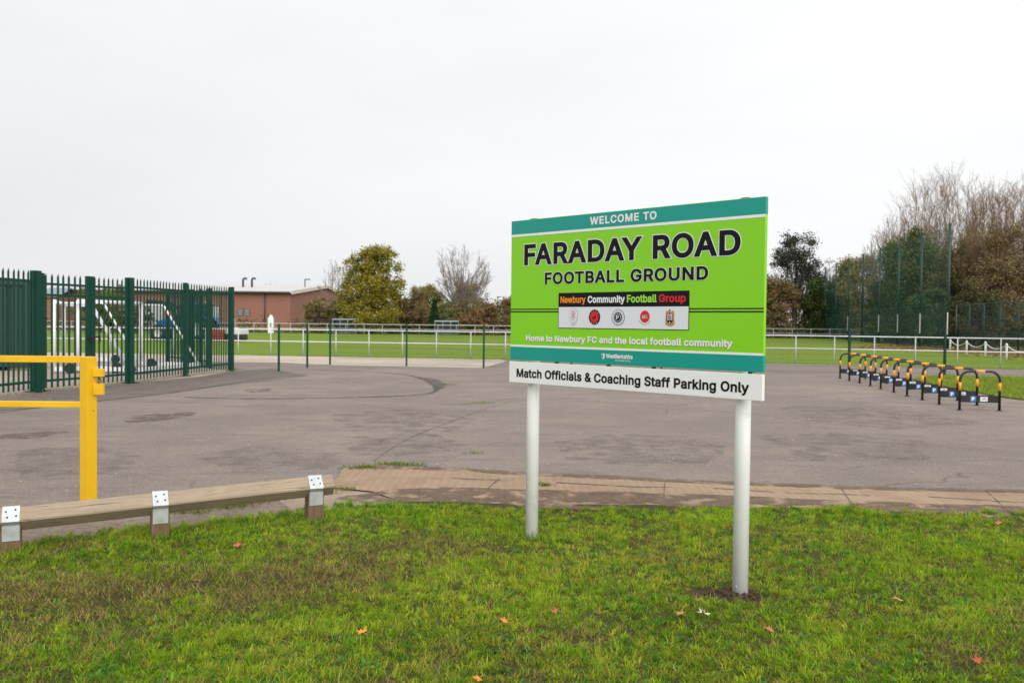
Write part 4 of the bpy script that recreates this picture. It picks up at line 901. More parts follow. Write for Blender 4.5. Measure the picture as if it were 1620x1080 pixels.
badge("club_badge", [(sh(0.566, 0.669, 0.066, 0.117), M_INKGREY), (sh(0.566, 0.669, 0.066, 0.117, 0.95), M_PALEGREY),
                     ([(0.552, 0.628), (0.580, 0.628), (0.580, 0.635), (0.552, 0.635)], M_INKPINK)])
for x0, x1, v0, v1, mm in ((0.546, 0.586, 0.6415, 0.646, M_INKPINK), (0.556, 0.576, 0.650, 0.668, M_INKPINK), (0.552, 0.580, 0.674, 0.678, M_INKPINK), (0.543, 0.549, 0.669, 0.673, M_INKGREY), (0.584, 0.590, 0.669, 0.673, M_INKGREY), (0.562, 0.570, 0.703, 0.712, M_INKGREY), (0.556, 0.576, 0.685, 0.688, M_INKPINK)):
    poly_film("badge_detail", [(x0, v0), (x1, v0), (x1, v1), (x0, v1)], mm, panel, 0.0082)
# running hound in a black ringed red disc
badge("club_badge", [(ring(0.738, 0.6685, 0.0455, ry=0.0495), M_INK), (ring(0.738, 0.6685, 0.034, ry=0.0375), M_INKRED),
                     ([(0.722, 0.674), (0.727, 0.669), (0.738, 0.6675), (0.744, 0.661), (0.752, 0.657), (0.753, 0.661), (0.748, 0.666), (0.749, 0.676), (0.7455, 0.681), (0.744, 0.674), (0.735, 0.675), (0.731, 0.682), (0.729, 0.676), (0.722, 0.680)], M_INK)])
for a0 in (200, 230, 260, 290, 320, 60, 90, 120):
    A = R(a0); poly_film("badge_detail", ring(0.738 + 0.0397 * math.cos(A), 0.6685 + 0.0435 * math.sin(A), 0.0026, 8), M_INKWHITE, panel, 0.0094)
badge("club_badge", [(ring(0.9235, 0.6695, 0.0495, ry=0.051), M_INK), (ring(0.9235, 0.6695, 0.0465, ry=0.048), M_PALEGREY), (ring(0.9235, 0.6695, 0.031, ry=0.032), M_INK),
                     (ring(0.9235, 0.6695, 0.024, ry=0.0245), M_PALEGREY), (ring(0.9235, 0.6695, 0.021, ry=0.0215), M_INK)])
text_mesh("badge_detail", "P", sm_(0.914) - SW / 2, sm_(0.934) - SW / 2, fz(0.6835), 0.027, M_PALEGREY, panel, 0.0, None, None, 0, 0.0006, None, 0.0115)
for k in range(14):
    A = 2 * math.pi * k / 14; poly_film("badge_detail", ring(0.9235 + 0.0388 * math.cos(A), 0.6695 + 0.040 * math.sin(A), 0.0034, 6), M_INKGREY, panel, 0.0085)
badge("club_badge", [(ring(1.123, 0.664, 0.0345, ry=0.037), M_INKRED), (ring(1.1135, 0.6655, 0.0105, 18), M_INKWHITE),
                     ([(1.124, 0.6535), (1.142, 0.6515), (1.142, 0.656), (1.136, 0.657), (1.145, 0.676), (1.131, 0.677), (1.128, 0.658)], M_INKPINK),
                     ([(1.110, 0.660), (1.116, 0.658), (1.119, 0.664), (1.114, 0.669), (1.109, 0.666)], M_INK)])
for k in range(7):
    A = R(35 + 110 * k / 6); poly_film("badge_detail", ring(1.123 + 0.0455 * math.cos(A), 0.664 + 0.0475 * math.sin(A), 0.0036, 6), M_INKGREY, panel, 0.0056)
# gold crest with a shield and a small tower
badge("club_badge", [([(1.2715, 0.640), (1.277, 0.629), (1.289, 0.631), (1.295, 0.640), (1.309, 0.640), (1.315, 0.631), (1.327, 0.629), (1.332, 0.640), (1.329, 0.668), (1.333, 0.694), (1.3345, 0.708), (1.326, 0.715), (1.302, 0.723), (1.278, 0.715), (1.2695, 0.708), (1.271, 0.694), (1.275, 0.668)], M_INKGOLD),
                     (sh(1.302, 0.676, 0.036, 0.062), M_PALEGREY), ([(1.285, 0.686), (1.319, 0.686), (1.316, 0.697), (1.302, 0.709), (1.288, 0.697)], M_INK),
                     ([(1.297, 0.701), (1.302, 0.692), (1.307, 0.701), (1.302, 0.706)], M_INKWHITE)])
poly_film("badge_detail", [(1.296, 0.640), (1.296, 0.624), (1.299, 0.618), (1.305, 0.618), (1.308, 0.624), (1.308, 0.640)], M_INKGREY, panel, 0.0094)
poly_film("badge_detail", ring(1.302, 0.645, 0.007, 10), M_INKRED, panel, 0.0106)
for xx in (1.294, 1.302, 1.310):
    poly_film("badge_detail", [(xx - 0.0026, 0.655), (xx + 0.0026, 0.655), (xx + 0.0026, 0.683), (xx - 0.0026, 0.683)], M_INKGREY, panel, 0.0094)
for xx in (1.281, 1.323):
    poly_film("badge_detail", [(xx - 0.003, 0.650), (xx + 0.003, 0.650), (xx + 0.002, 0.690), (xx - 0.002, 0.690)], simple("brown_crest_film", (0.20, 0.10, 0.03), 0.4), panel, 0.0094)
# lower panel
LZ1 = SZ0 - 0.012; LZ0 = LZ1 - 0.146
mb = MB(); sbox(mb, -0.008, SW - 0.002, -0.001, 0.027, LZ0, LZ1)
low = mb.build("lower_panel", M_PANEL, sign, bevel=0.002)
text_mesh("lettering", "Match Officials & Coaching Staff Parking Only", sm_(0.0635) - SW / 2, sm_(1.82) - SW / 2, LZ1 - 0.1065, 0.0585, M_INK, low, -0.001, None, None, 2, 0.0006, None, 0.0012)
# posts, caps, channels, clips
for px_, base in ((0.13, None), (SW - 0.172, None)):
    c = SL(px_, 0.027 + 0.03 + 0.0445, 0)
    top = SZ1 + 0.006
    mb = MB(); mb.tube([c + Vector((0, 0, -0.25)), c + Vector((0, 0, top))], 0.0445, 32)
    post = mb.build("post", M_WHITE, sign)
    mb = MB(); mb.lathe(c, [(0.0, top + 0.014), (0.02, top + 0.0125), (0.038, top + 0.008), (0.0475, top), (0.0475, top - 0.03), (0.046, top - 0.031)], 32)
    mb.build("post_cap", M_BLACKP, post)
    mb = MB(); mb.lathe(c, [(0.0462, 0.062), (0.0462, 0.058)], 12)
    zt = float(terrain(c.x, c.y))
    q = c - sy_ * 0.0445 + Vector((0, 0, zt + 0.055)); mb = MB(); mb.lathe(q, [(0.0, -0.0015), (0.0045, -0.001), (0.005, 0.001)], 10, 'Y')
    mb.build("rivet", M_ALU, post)
    for zz in (SZ1 - 0.14, (SZ0 + SZ1) / 2, SZ0 + 0.1, (LZ0 + LZ1) / 2):
        mb = MB(); mb.tube([c + Vector((0, 0, zz - 0.018)), c + Vector((0, 0, zz + 0.018))], 0.0485, 24)
        mb.frame_box(SL(px_, 0.027 + 0.027, zz), sx_ * 0.03, sy_ * 0.006, sz_ * 0.018)
        mb.build("clamp", M_ALU, post)
for zz in (SZ1 - 0.14, (SZ0 + SZ1) / 2, SZ0 + 0.1, (LZ0 + LZ1) / 2):
    mb = MB(); sbox(mb, 0.02, SW - 0.03, 0.0275, 0.048, zz - 0.02, zz + 0.02); mb.build("rear_channel", M_ALU, sign)
for xx in (0.41, 0.845, 1.19, 1.835):
    mb = MB(); sbox(mb, xx - 0.006, xx + 0.006, 0.012, 0.04, LZ1 - 0.02, SZ0 + 0.02); mb.build("joining_strap", M_BLACKP, sign)
# dug earth at the foot of the near post
c = SL(SW - 0.172, 0.1015, 0)
sp = np.stack(np.meshgrid(np.linspace(-0.46, 0.42, 60), np.linspace(-0.34, 0.30, 46)), -1).reshape(-1, 2)
X, Y = sp[:, 0] + c.x - 0.05, sp[:, 1] + c.y
f = np.exp(-((sp[:, 0] + 0.02) / 0.27) ** 2 - ((sp[:, 1] + 0.03) / 0.18) ** 2)
z = terrain(X, Y) - 0.010 + 0.016 * f + 0.03 * f * (fbm(X, Y, 28.0, 3) - 0.5)
vid = np.arange(60 * 46).reshape(46, 60)
q = np.stack([vid[:-1, :-1], vid[:-1, 1:], vid[1:, 1:], vid[1:, :-1]], -1).reshape(-1, 4)
mb = MB()
for k in range(150):
    a_, r_ = rnd.uniform(0, 6.283), abs(rnd.gauss(0, 0.5)); sx0, sy0 = 0.26 * r_ * math.cos(a_) - 0.05, 0.17 * r_ * math.sin(a_) - 0.02
    zz = float(terrain(c.x + sx0, c.y + sy0)); s_ = rnd.uniform(0.006, 0.02); cc = Vector((c.x + sx0, c.y + sy0, zz + 0.012 + s_ * 0.3))
    vs = [cc + Vector((rnd.uniform(.6, 1) * s_ * dx, rnd.uniform(.6, 1) * s_ * dy, rnd.uniform(.4, .8) * s_ * dz)) for dx, dy, dz in ((1, 0, 0), (-1, 0, 0), (0, 1, 0), (0, -1, 0), (0, 0, 1), (0, 0, -1))]
    mb.add(vs, [(0, 2, 4), (2, 1, 4), (1, 3, 4), (3, 0, 4), (2, 0, 5), (1, 2, 5), (3, 1, 5), (0, 3, 5)])
tag(mb.build("soil_clods", M_MUD), "crumbled dark soil clods around the foot of the near sign post", "soil", kind="stuff")
o = np_mesh("dug_soil", np.stack([X, Y, z], -1), q, M_MUD); o["kind"] = "structure"

# ------------------------------------------------------------------ palisade fences, gates
def palisade(name, label, A, B, posts, cat="fence", group=None, post_w=0.1, h=2.5, n_pales=None, gate=False, mat=None):
    A, B = Vector((A[0], A[1], 0)), Vector((B[0], B[1], 0))
    dd = B - A; L = dd.length; u = dd.normalized(); nrm = Vector((-u.y, u.x, 0))
    rz = math.atan2(u.y, u.x)
    t = empty(name, A, rz, label, cat, group)
    mat = mat or M_PALI
    ps = sorted(posts)
    for s in ps:
        w = s[1] if isinstance(s, tuple) else post_w
        s0 = s[0] if isinstance(s, tuple) else s
        mb = MB(); mb.box(A + u * s0 + Vector((0, 0, h / 2 - 0.03)), (w, w * 0.9, h + 0.06), rz)
        mb.build("gate_post" if w > 0.12 else "post", mat, t, bevel=0.006)
        mb = MB(); mb.box(A + u * s0 + Vector((0, 0, 0.022)), (w * 1.9, w * 1.7, 0.012), rz); mb.build("base_plate", mat, t)
    ss = [p[0] if isinstance(p, tuple) else p for p in ps]
    # front of pales faces the car park side (right of travel -nrm)
    for i in range(len(ss) - 1):
        a, b = ss[i] + 0.055, ss[i + 1] - 0.055
        if gate: a, b = ss[i], ss[i + 1]
        for zz in ((0.22, h - 0.45, h - 0.22) if gate else (0.22, h - 0.22)):
            mb = MB(); mb.beam(A + u * a + Vector((0, 0, zz)), A + u * b + Vector((0, 0, zz)), 0.05, 0.05); mb.build("rail", mat, t)
        mb = MB()
        k = max(1, int(round((b - a) / 0.148)))
        for j in range(k):
            c0 = A + u * (a + (j + 0.5) * (b - a) / k) - nrm * 0.034
            # W profile pale with a pointed top
            prof = [(-0.032, 0.006), (-0.014, -0.009), (0.0, 0.002), (0.014, -0.009), (0.032, 0.006)]
            z0, z1 = 0.07, h
            vs = []
            jl = rnd.gauss(0, 0.007) * (3.0 if rnd.random() < 0.04 else 1.0)
            for x, y in prof:
                vs.append(c0 + u * x + nrm * y + Vector((0, 0, z0)))
            for x, y in prof:
                vs.append(c0 + u * (x + jl) + nrm * y + Vector((0, 0, z1 - 0.07)))
            for x, y in prof:
                vs.append(c0 + u * (x * 0.12 + jl) + nrm * (y * 0.6) + Vector((0, 0, z1 - 0.004 * abs(x) * 100)))
            fs = []
            for r_ in range(2):
                for m_ in range(4):
                    fs.append((r_ * 5 + m_, r_ * 5 + m_ + 1, r_ * 5 + 5 + m_ + 1, r_ * 5 + 5 + m_))
            mb.add(vs, fs)
        mb.build("pale_panel", mat, t)
    return t
F0, F57, F205, F318, F368 = G(-150, 645), G(57, 620), G(205, 606), G(318, 596), G(366, 586.5)
F140 = F57.lerp(F205, 0.5); F140 = Vector((at(140.5, 600, (F57.y + F205.y) / 2)[0], (F57.y + F205.y) / 2, 0))
L0 = (F57 - F0).length
palisade("palisade_fence", "short run of dark green palisade fence in front of the green container", F0, F57, [(0, .1), (L0, 0.17)])
g1 = palisade("palisade_gate", "gate leaf of green palisade hinged beside the container and the yellow barrier", F57.lerp(F140, 0.06), F140.lerp(F57, 0.02), [(0.06, 0.09), ((F140 - F57).length * 0.92, 0.09)], "gate", "double gate in the palisade", gate=True, h=2.46)
g2 = palisade("palisade_gate", "gate leaf of green palisade whose slide bolt meets the leaf by the container", F140.lerp(F205, 0.03), F205.lerp(F140, 0.06), [(0.03, 0.11), ((F205 - F140).length * 0.9, 0.08)], "gate", "double gate in the palisade", gate=True, h=2.46)
mb = MB(); q = F140 + Vector((0.14, -0.03, 1.12)); mb.box(q, (0.30, 0.035, 0.035), 1.2); mb.box(q + Vector((0.06, 0.12, -0.05)), (0.03, 0.03, 0.16), 0); mb.box(q + Vector((-0.02, -0.06, -0.05)), (0.06, 0.04, 0.09), 0)
mb.build("slide_bolt", M_BLACKP, g2)
L1 = (F318 - F205).length; L2 = (F368 - F318).length
palisade("palisade_fence", "dark green palisade run in two bays from the double gate to the corner post", F205, F368, [(0, 0.17), (L1 * 1.0, 0.11), ((F368 - F205).length, 0.13)])
BK = [F368 + Vector((-0.15, 0.1, 0)), Vector(at(342, 583, F368.y + 1.2)[:2] + (0,) if False else (at(342, 580, F368.y + 1.6).x, F368.y + 1.6, 0)), Vector((at(307, 578, F368.y + 2.7).x, F368.y + 2.7, 0)), Vector((at(265, 574, F368.y + 4.2).x, F368.y + 4.2, 0))]
ds = [0]
tot = (BK[-1] - BK[0]).length
palisade("palisade_fence", "dark green palisade running back from the corner post behind the goals", BK[0], BK[-1], [(tot * 0.26, .11), (tot * 0.42, 0.08), (tot * 0.58, 0.19), (tot, 0.13)], mat=M_PALI2)
if 0: BL = Vector((-24.5, BK[-1].y + 1.0, 0))
if 0: lb = (BL - BK[-1]).length
if 0: palisade("palisade_fence", "farthest dark green palisade run along the back of the goal store", BL, BK[-1], [(i * lb / 5, 0.1) for i in range(5)] + [(lb - 0.14, 0.06)], mat=M_PALI2)

# ------------------------------------------------------------------ container
cx1 = -13.89 * FPX / 1260 * 1260 / FPX; cY = G(48, 586).y; cX = G(48, 586).x
cont = empty("storage_container", (cX - 3.03 * math.cos(R(30)), cY - 3.03 * math.sin(R(30)), 0), R(30), "dark green corrugated steel container behind the palisade fence", "container")
mb = MB(); Mx = WM["storage_container"]; Mx3 = Mx.to_3x3()
def cl_(x, y, z): return Mx @ Vector((x, y, z))
w2, dp, hh = 3.03, 2.44, 2.59
prof = []
x = -w2 + 0.1; k = 0
while x < w2 - 0.1:
    for dx_, dy_ in ((0, 0), (0.07, 0), (0.105, 0.036), (0.175, 0.036), (0.21, 0)):
        prof.append((x + dx_, dy_))
    x += 0.278
prof = [p for p in prof if p[0] < w2 - 0.1]
vs = [cl_(p[0], p[1] + 0.012, 0.24) for p in prof] + [cl_(p[0], p[1] + 0.012, hh - 0.13) for p in prof]; n = len(prof)
mb.add(vs, [(i, i + 1, n + i + 1, n + i) for i in range(n - 1)])
mb.build("corrugated_side", M_CONT, cont)
mb = MB()
for z0, z1 in ((0.12, 0.26), (hh - 0.14, hh)):
    for y in (0.03, dp): mb.frame_box(cl_(0, y, (z0 + z1) / 2), Mx3 @ Vector((w2 - 0.06, 0, 0)), Mx3 @ Vector((0, 0.06, 0)), Vector((0, 0, (z1 - z0) / 2)))
for x in (-w2 + 0.06, w2 - 0.06):
    for y in (0.04, dp - 0.02): mb.frame_box(cl_(x, y, hh / 2 + 0.05), Mx3 @ Vector((0.075, 0, 0)), Mx3 @ Vector((0, 0.075, 0)), Vector((0, 0, hh / 2 - 0.045)))
mb.build("corner_frame", M_CONT, cont)
mb = MB()
for y0 in (0.2, dp - 0.1):
    pass
prof2 = [(0.15 + i * 0.14 + dx_, 0.0 if dx_ < 0.07 else 0.03) for i in range(15) for dx_ in (0, 0.06, 0.08, 0.13)]
vs = [cl_(w2 - 0.05 - p[1], p[0], 0.24) for p in prof2] + [cl_(w2 - 0.05 - p[1], p[0], hh - 0.13) for p in prof2]; n = len(prof2)
mb.add(vs, [(i, i + 1, n + i + 1, n + i) for i in range(n - 1)])
mb.frame_box(cl_(0, dp, hh / 2), Mx3 @ Vector((w2 - 0.1, 0, 0)), Mx3 @ Vector((0, 0.02, 0)), Vector((0, 0, hh / 2 - 0.1)))
mb.frame_box(cl_(-w2 + 0.08, dp / 2, hh / 2), Mx3 @ Vector((0.02, 0, 0)), Mx3 @ Vector((0, dp / 2 - 0.1, 0)), Vector((0, 0, hh / 2 - 0.1)))
mb.build("end_wall", M_CONT, cont)
mb = MB(); mb.frame_box(cl_(0, dp / 2, hh - 0.02), Mx3 @ Vector((w2 - 0.05, 0, 0)), Mx3 @ Vector((0, dp / 2 - 0.03, 0)), Vector((0, 0, 0.012))); mb.build("roof", M_CONT, cont)
mb = MB(); mb.frame_box(cl_(0, 0.035, hh + 0.014), Mx3 @ Vector((w2, 0, 0)), Mx3 @ Vector((0, 0.07, 0)), Vector((0, 0, 0.012))); mb.build("roof_edge", simple("pale_roof_edge", (0.55, 0.53, 0.50), 0.5), cont)
for x in (-w2 + 0.3, 0, w2 - 0.3):
    for y in (0.2, dp - 0.2):
        mb = MB(); mb.frame_box(cl_(x, y, 0.066), Mx3 @ Vector((0.2, 0, 0)), Mx3 @ Vector((0, 0.12, 0)), Vector((0, 0, 0.056)))
        mb.build("support_block", M_SLAB, cont)

# ------------------------------------------------------------------ portable goals
def goal(label, Pn, Pf, depth, h, top, wheel=True):
    """Pn, Pf: feet of near and far upright; depth direction to the right of the goal line"""
    Pn, Pf = Vector((Pn[0], Pn[1], 0.0)), Vector((Pf[0], Pf[1], 0.0))
    t = empty("football_goal", Pn, 0, label, "goal", "portable goals stored in the compound")
    u = (Pf - Pn).normalized(); nrm = Vector((u.y, -u.x, 0))
    for P in (Pn, Pf):
        mb = MB(); mb.tube([P + Vector((0, 0, 0.03)), P + Vector((0, 0, h))], 0.055, 14); mb.build("upright", M_GOAL, t)
        mb = MB(); mb.tube([P + Vector((0, 0, h - 0.04)), P + nrm * top + Vector((0, 0, h - 0.05)), P + nrm * (top + 0.06) + Vector((0, 0, h - 0.10)), P + nrm * depth + Vector((0, 0, 0.16))], 0.03, 8); mb.build("back_stay", M_GOAL, t)
        mb = MB(); mb.beam(P + nrm * 0.0 + Vector((0, 0, 0.13)), P + nrm * (depth + 0.05) + Vector((0, 0, 0.13)), 0.10, 0.11); mb.build("ground_bar", M_GOAL, t)
        if wheel:
            for f_ in (0.22, 0.85):
                c = P + nrm * (depth * f_) - u * 0.12 + Vector((0, 0, 0.15))
                mb = MB(); a_ = u
                mb.tube([c - u * 0.05, c + u * 0.04], 0.145, 18); mb.build("wheel", M_RUBBER, t)
    mb = MB(); mb.tube([Pn + Vector((0, 0, h)), Pf + Vector((0, 0, h))], 0.055, 14); mb.build("crossbar", M_GOAL, t)
    mb = MB(); mb.beam(Pn + nrm * depth + Vector((0, 0, 0.13)), Pf + nrm * depth + Vector((0, 0, 0.13)), 0.10, 0.11); mb.build("rear_bar", M_GOAL, t)
    return t
pA, pA2 = G(85, 591), G(101, 575); pB, pB2 = G(124, 590), G(223, 581)
goal("white portable goal nearest the container, its posts close together in view", pA, pA2, 1.85, 1.98, 0.85)
goal("white portable goal standing nearer the corner post, its frames spread apart", pB, pB2, 1.9, 2.0, 0.72)

# ------------------------------------------------------------------ yellow height barrier gate
yb = G(140, 801); Yp = empty("yellow_barrier", (yb.x, yb.y, 0), 0, "bright yellow steel barrier gate of square tube with two arms beside the timber rail", "barrier")
rzY = R(-24)
mb = MB(); mb.box(yb + Vector((0, 0, 0.585)), (0.092, 0.092, 1.29), rzY); mb.build("post", M_YEL, Yp, bevel=0.004)
ytop = at(140, 563, yb.y).z
zt = at(127, 563.3, yb.y).z
armdir = Vector((-1, -0.02, 0)).normalized()
for z1, z0, nm in ((zt, zt - 0.053, "top_arm"), (at(127, 635, yb.y).z, at(127, 644, yb.y).z, "lower_arm")):
    mb = MB(); a = yb + armdir * 0.05 + Vector((0, 0, (z0 + z1) / 2)); b = yb + armdir * 3.6 + Vector((0, 0, (z0 + z1) / 2)); mb.beam(a, b, 0.05, z1 - z0); mb.build(nm, M_YEL, Yp, bevel=0.003)
mb = MB(); mb.box(yb + armdir * 3.62 + Vector((0, 0, 0.585)), (0.107, 0.107, 1.29), 0); mb.build("hinge_post", M_YEL, Yp, bevel=0.004)
for y0, y1 in ((583, 595.5), (606.5, 624)):
    z1, z0 = at(155, y0, yb.y).z, at(155, y1, yb.y).z
    mb = MB(); mb.box(yb + Vector((0.088, -0.005, (z0 + z1) / 2)), (0.085, 0.03, z1 - z0), R(0)); mb.build("latch_plate", M_YEL, Yp, bevel=0.002)
mb = MB(); zc = at(160, 602, yb.y).z
mb.box(yb + Vector((0.094, -0.01, zc - 0.005)), (0.03, 0.018, 0.026)); mb.tube([yb + Vector((0.083, -0.01, zc + 0.008)), yb + Vector((0.083, -0.01, zc + 0.024)), yb + Vector((0.094, -0.01, zc + 0.031)), yb + Vector((0.105, -0.01, zc + 0.024)), yb + Vector((0.105, -0.01, zc + 0.008))], 0.0035, 6)
mb.build("padlock", simple("brass", (0.35, 0.25, 0.09), 0.35, 0.8), Yp)

# ------------------------------------------------------------------ timber knee rail
k1, k2, k3 = G(18, 877), G(253, 855), G(497, 831)
kd = (k3 - k1).normalized(); krz = math.atan2(kd.y, kd.x); kn = Vector((-kd.y, kd.x, 0))
knee = empty("knee_rail", k1, krz, "weathered timber knee rail on short square posts along the verge edge", "rail")
ztop = [at(18, 801, k1.y).z, at(253, 776, k2.y).z, at(497, 752, k3.y).z]
kc1 = k1 + Vector((0, 0, ztop[0] - 0.082)); kc3 = k3 + Vector((0, 0, ztop[2] - 0.082))
kx = (kc3 - kc1).normalized()
end = kc3 + kx * 0.135
start = kc1 - kx * 1.6
def knee_beam():
    s = kx.cross(Vector((0, 0, 1))).normalized(); u = s.cross(kx)
    r = 0.082; ch = 0.006
    P = []
    for a in range(4):
        A = math.pi / 2 * a
        dv = Vector((math.cos(A), math.sin(A)))
        tv = Vector((-dv.y, dv.x))
        P.append((dv * (r - ch)) - tv * ch); P.append((dv * (r - ch)) + tv * ch)
    m = MB(); L = (end - start).length
    n = 18
    rows = []
    for i in range(n + 1):
        t = i / n; c = start.lerp(end, t) + Vector((0, 0, 0.002 * math.sin(9 * t)))
        rows += [c + s * p.x + u * p.y for p in P]
    fs = []
    for i in range(n):
        for k_ in range(8):
            k2_ = (k_ + 1) % 8
            fs.append((i * 8 + k_, i * 8 + k2_, (i + 1) * 8 + k2_, (i + 1) * 8 + k_))
    fs.append(tuple(reversed(range(8)))); fs.append(tuple(n * 8 + k_ for k_ in range(8)))
    m.add(rows, fs); return m
kb = knee_beam()
# object-space grain runs along the rail
kb.build("beam", M_WOOD, knee)
k0 = k1 - (k2 - k1) * 1.0
for P in (k0, k1, k2, k3):
    t = (P - k1).dot(kd) / (k3 - k1).dot(kd); P = k1.lerp(k3, t)
    c = kc1.lerp(kc3, t)
    zz = c.z - 0.03
    mb = MB(); mb.box(Vector((P.x, P.y, (zz - 0.35) / 2 + 0.0)) , (0.118, 0.115, zz + 0.35), krz)
    post = mb.build("post", M_WOODP, knee, bevel=0.006)
    # galvanised strap: over the beam and down the post
    s = -kn; r = 0.0835
    w = kd * 0.05
    out = [c - s * (r * 0.72) + Vector((0, 0, r * 0.28 - 0.02)), c + Vector((0, 0, r + 0.001)), c + s * (r + 0.001), c + s * 0.064 + Vector((0, 0, -0.028)), c + s * 0.0600 + Vector((0, 0, -0.13))]
    m = MB()
    vs = [p - w for p in out] + [p + w for p in out]
    off = [Vector((0, 0, 0)) + (s * 0.0025)] * 5
    m.add(vs, [(i, i + 1, 5 + i + 1, 5 + i) for i in range(4)])
    so = m.build("strap", M_ALU, post)
    sd_ = so.modifiers.new("thickness", 'SOLIDIFY'); sd_.thickness = 0.0024; sd_.offset = 0
    m = MB()
    nn = (s + Vector((0, 0, 1))).normalized()
    for a_, b_ in ((-0.028, 0.35), (0.025, 0.25), (-0.02, 0.72), (0.03, 0.66)):
        q = c + Vector((0, 0, r)).lerp(s * r, b_) + kd * a_ + nn * 0.002
        m.tube([q, q + nn * 0.004], 0.0058, 8)
    m.build("nail", M_BLACKP, so)

# ------------------------------------------------------------------ low weld-mesh fence by the hardstanding
mf_pts = [G(441, 587.5), G(486, 581.5), G(522, 577), G(643, 579.2), G(765, 582)]
pe, pf = G(1343, 592), G(1494, 594.5)
e0 = mf_pts[-1]
for i in (1, 2, 3): mf_pts.append(e0.lerp(pe, i / 4))
mf_pts += [pe, pf, pf + (pf - pe), pf + (pf - pe) * 2]
mesh_f = empty("mesh_fence", mf_pts[2], 0, "low dark green weld mesh fence with slim square posts in front of the pitch", "fence")
for i, P in enumerate(mf_pts):
    mb = MB(); mb.box(P + Vector((0, 0, 0.70)), (0.06, 0.06, 1.42), 0.1); post = mb.build("post", M_PALI, mesh_f)
    mb = MB(); mb.box(P + Vector((0, 0, 1.418)), (0.066, 0.066, 0.014), 0.1); mb.build("cap", M_BLACKP, post)
    if i >= 2 and i + 1 < len(mf_pts):
        Q = mf_pts[i + 1]; u = (Q - P).normalized(); L = (Q - P).length
        mb = MB()
        k = int(L / 0.05)
        for j in range(1, k):
            b = P + u * (j * L / k); mb.tube([b + Vector((0, 0, 0.05)), b + Vector((0, 0, 1.38))], 0.0022, 3, False)
        for j in range(8):
            z = 0.06 + j * 0.188; mb.tube([P + Vector((0, 0, z)), Q + Vector((0, 0, z))], 0.003, 3, False)
        mb.build("mesh_panel", M_PALI, mesh_f)

# ------------------------------------------------------------------ white pitch barriers
def barrier(name, label, line, h, sp, rt=0.024, mats=(M_BARR, M_BARRPOST), rails=(1.0, 0.55), group=None):
    t = empty(name, (line[0][0], line[0][1], 0), 0, label, "barrier", group)
    pts = [Vector((p[0], p[1], 0)) for p in line]
    for rfrac in rails:
        mb = MB(); mb.tube([p + Vector((0, 0, h * rfrac)) for p in pts], rt, 8); mb.build("rail", mats[0], t)
    cum = 0.0; nxt = 0.0
    for i in range(len(pts) - 1):
        L = (pts[i + 1] - pts[i]).length
        while nxt < cum + L:
            P = pts[i].lerp(pts[i + 1], (nxt - cum) / L)
            mb = MB(); mb.tube([P + Vector((0, 0, -0.05)), P + Vector((0, 0, h))], rt * 0.95, 8); mb.build("post", mats[1], t)
            nxt += sp
        cum += L
    return t
# first post at the surveyed pixel 411
bl = [(-32.0, NEAR[1][1] + (NEAR[0][1] - NEAR[1][1]) * (32.0 + NEAR[1][0]) / (45 + NEAR[1][0]))] + NEAR[1:5] + [(38.0, 29.0)]
barrier("pitch_barrier", "white two rail spectator barrier along the near side of the pitch", bl, 1.12, 1.452)
barrier("pitch_barrier", "white spectator barrier on the far side of the pitch in front of the dugouts", [(-70, 95.5), (48, 93)], 1.12, 2.0, 0.026)
if 0: barrier("pitch_barrier", "white spectator barrier running along the right hand end of the pitch", [(44.5, 93), (27.5, 60)], 1.12, 2.0, 0.026)

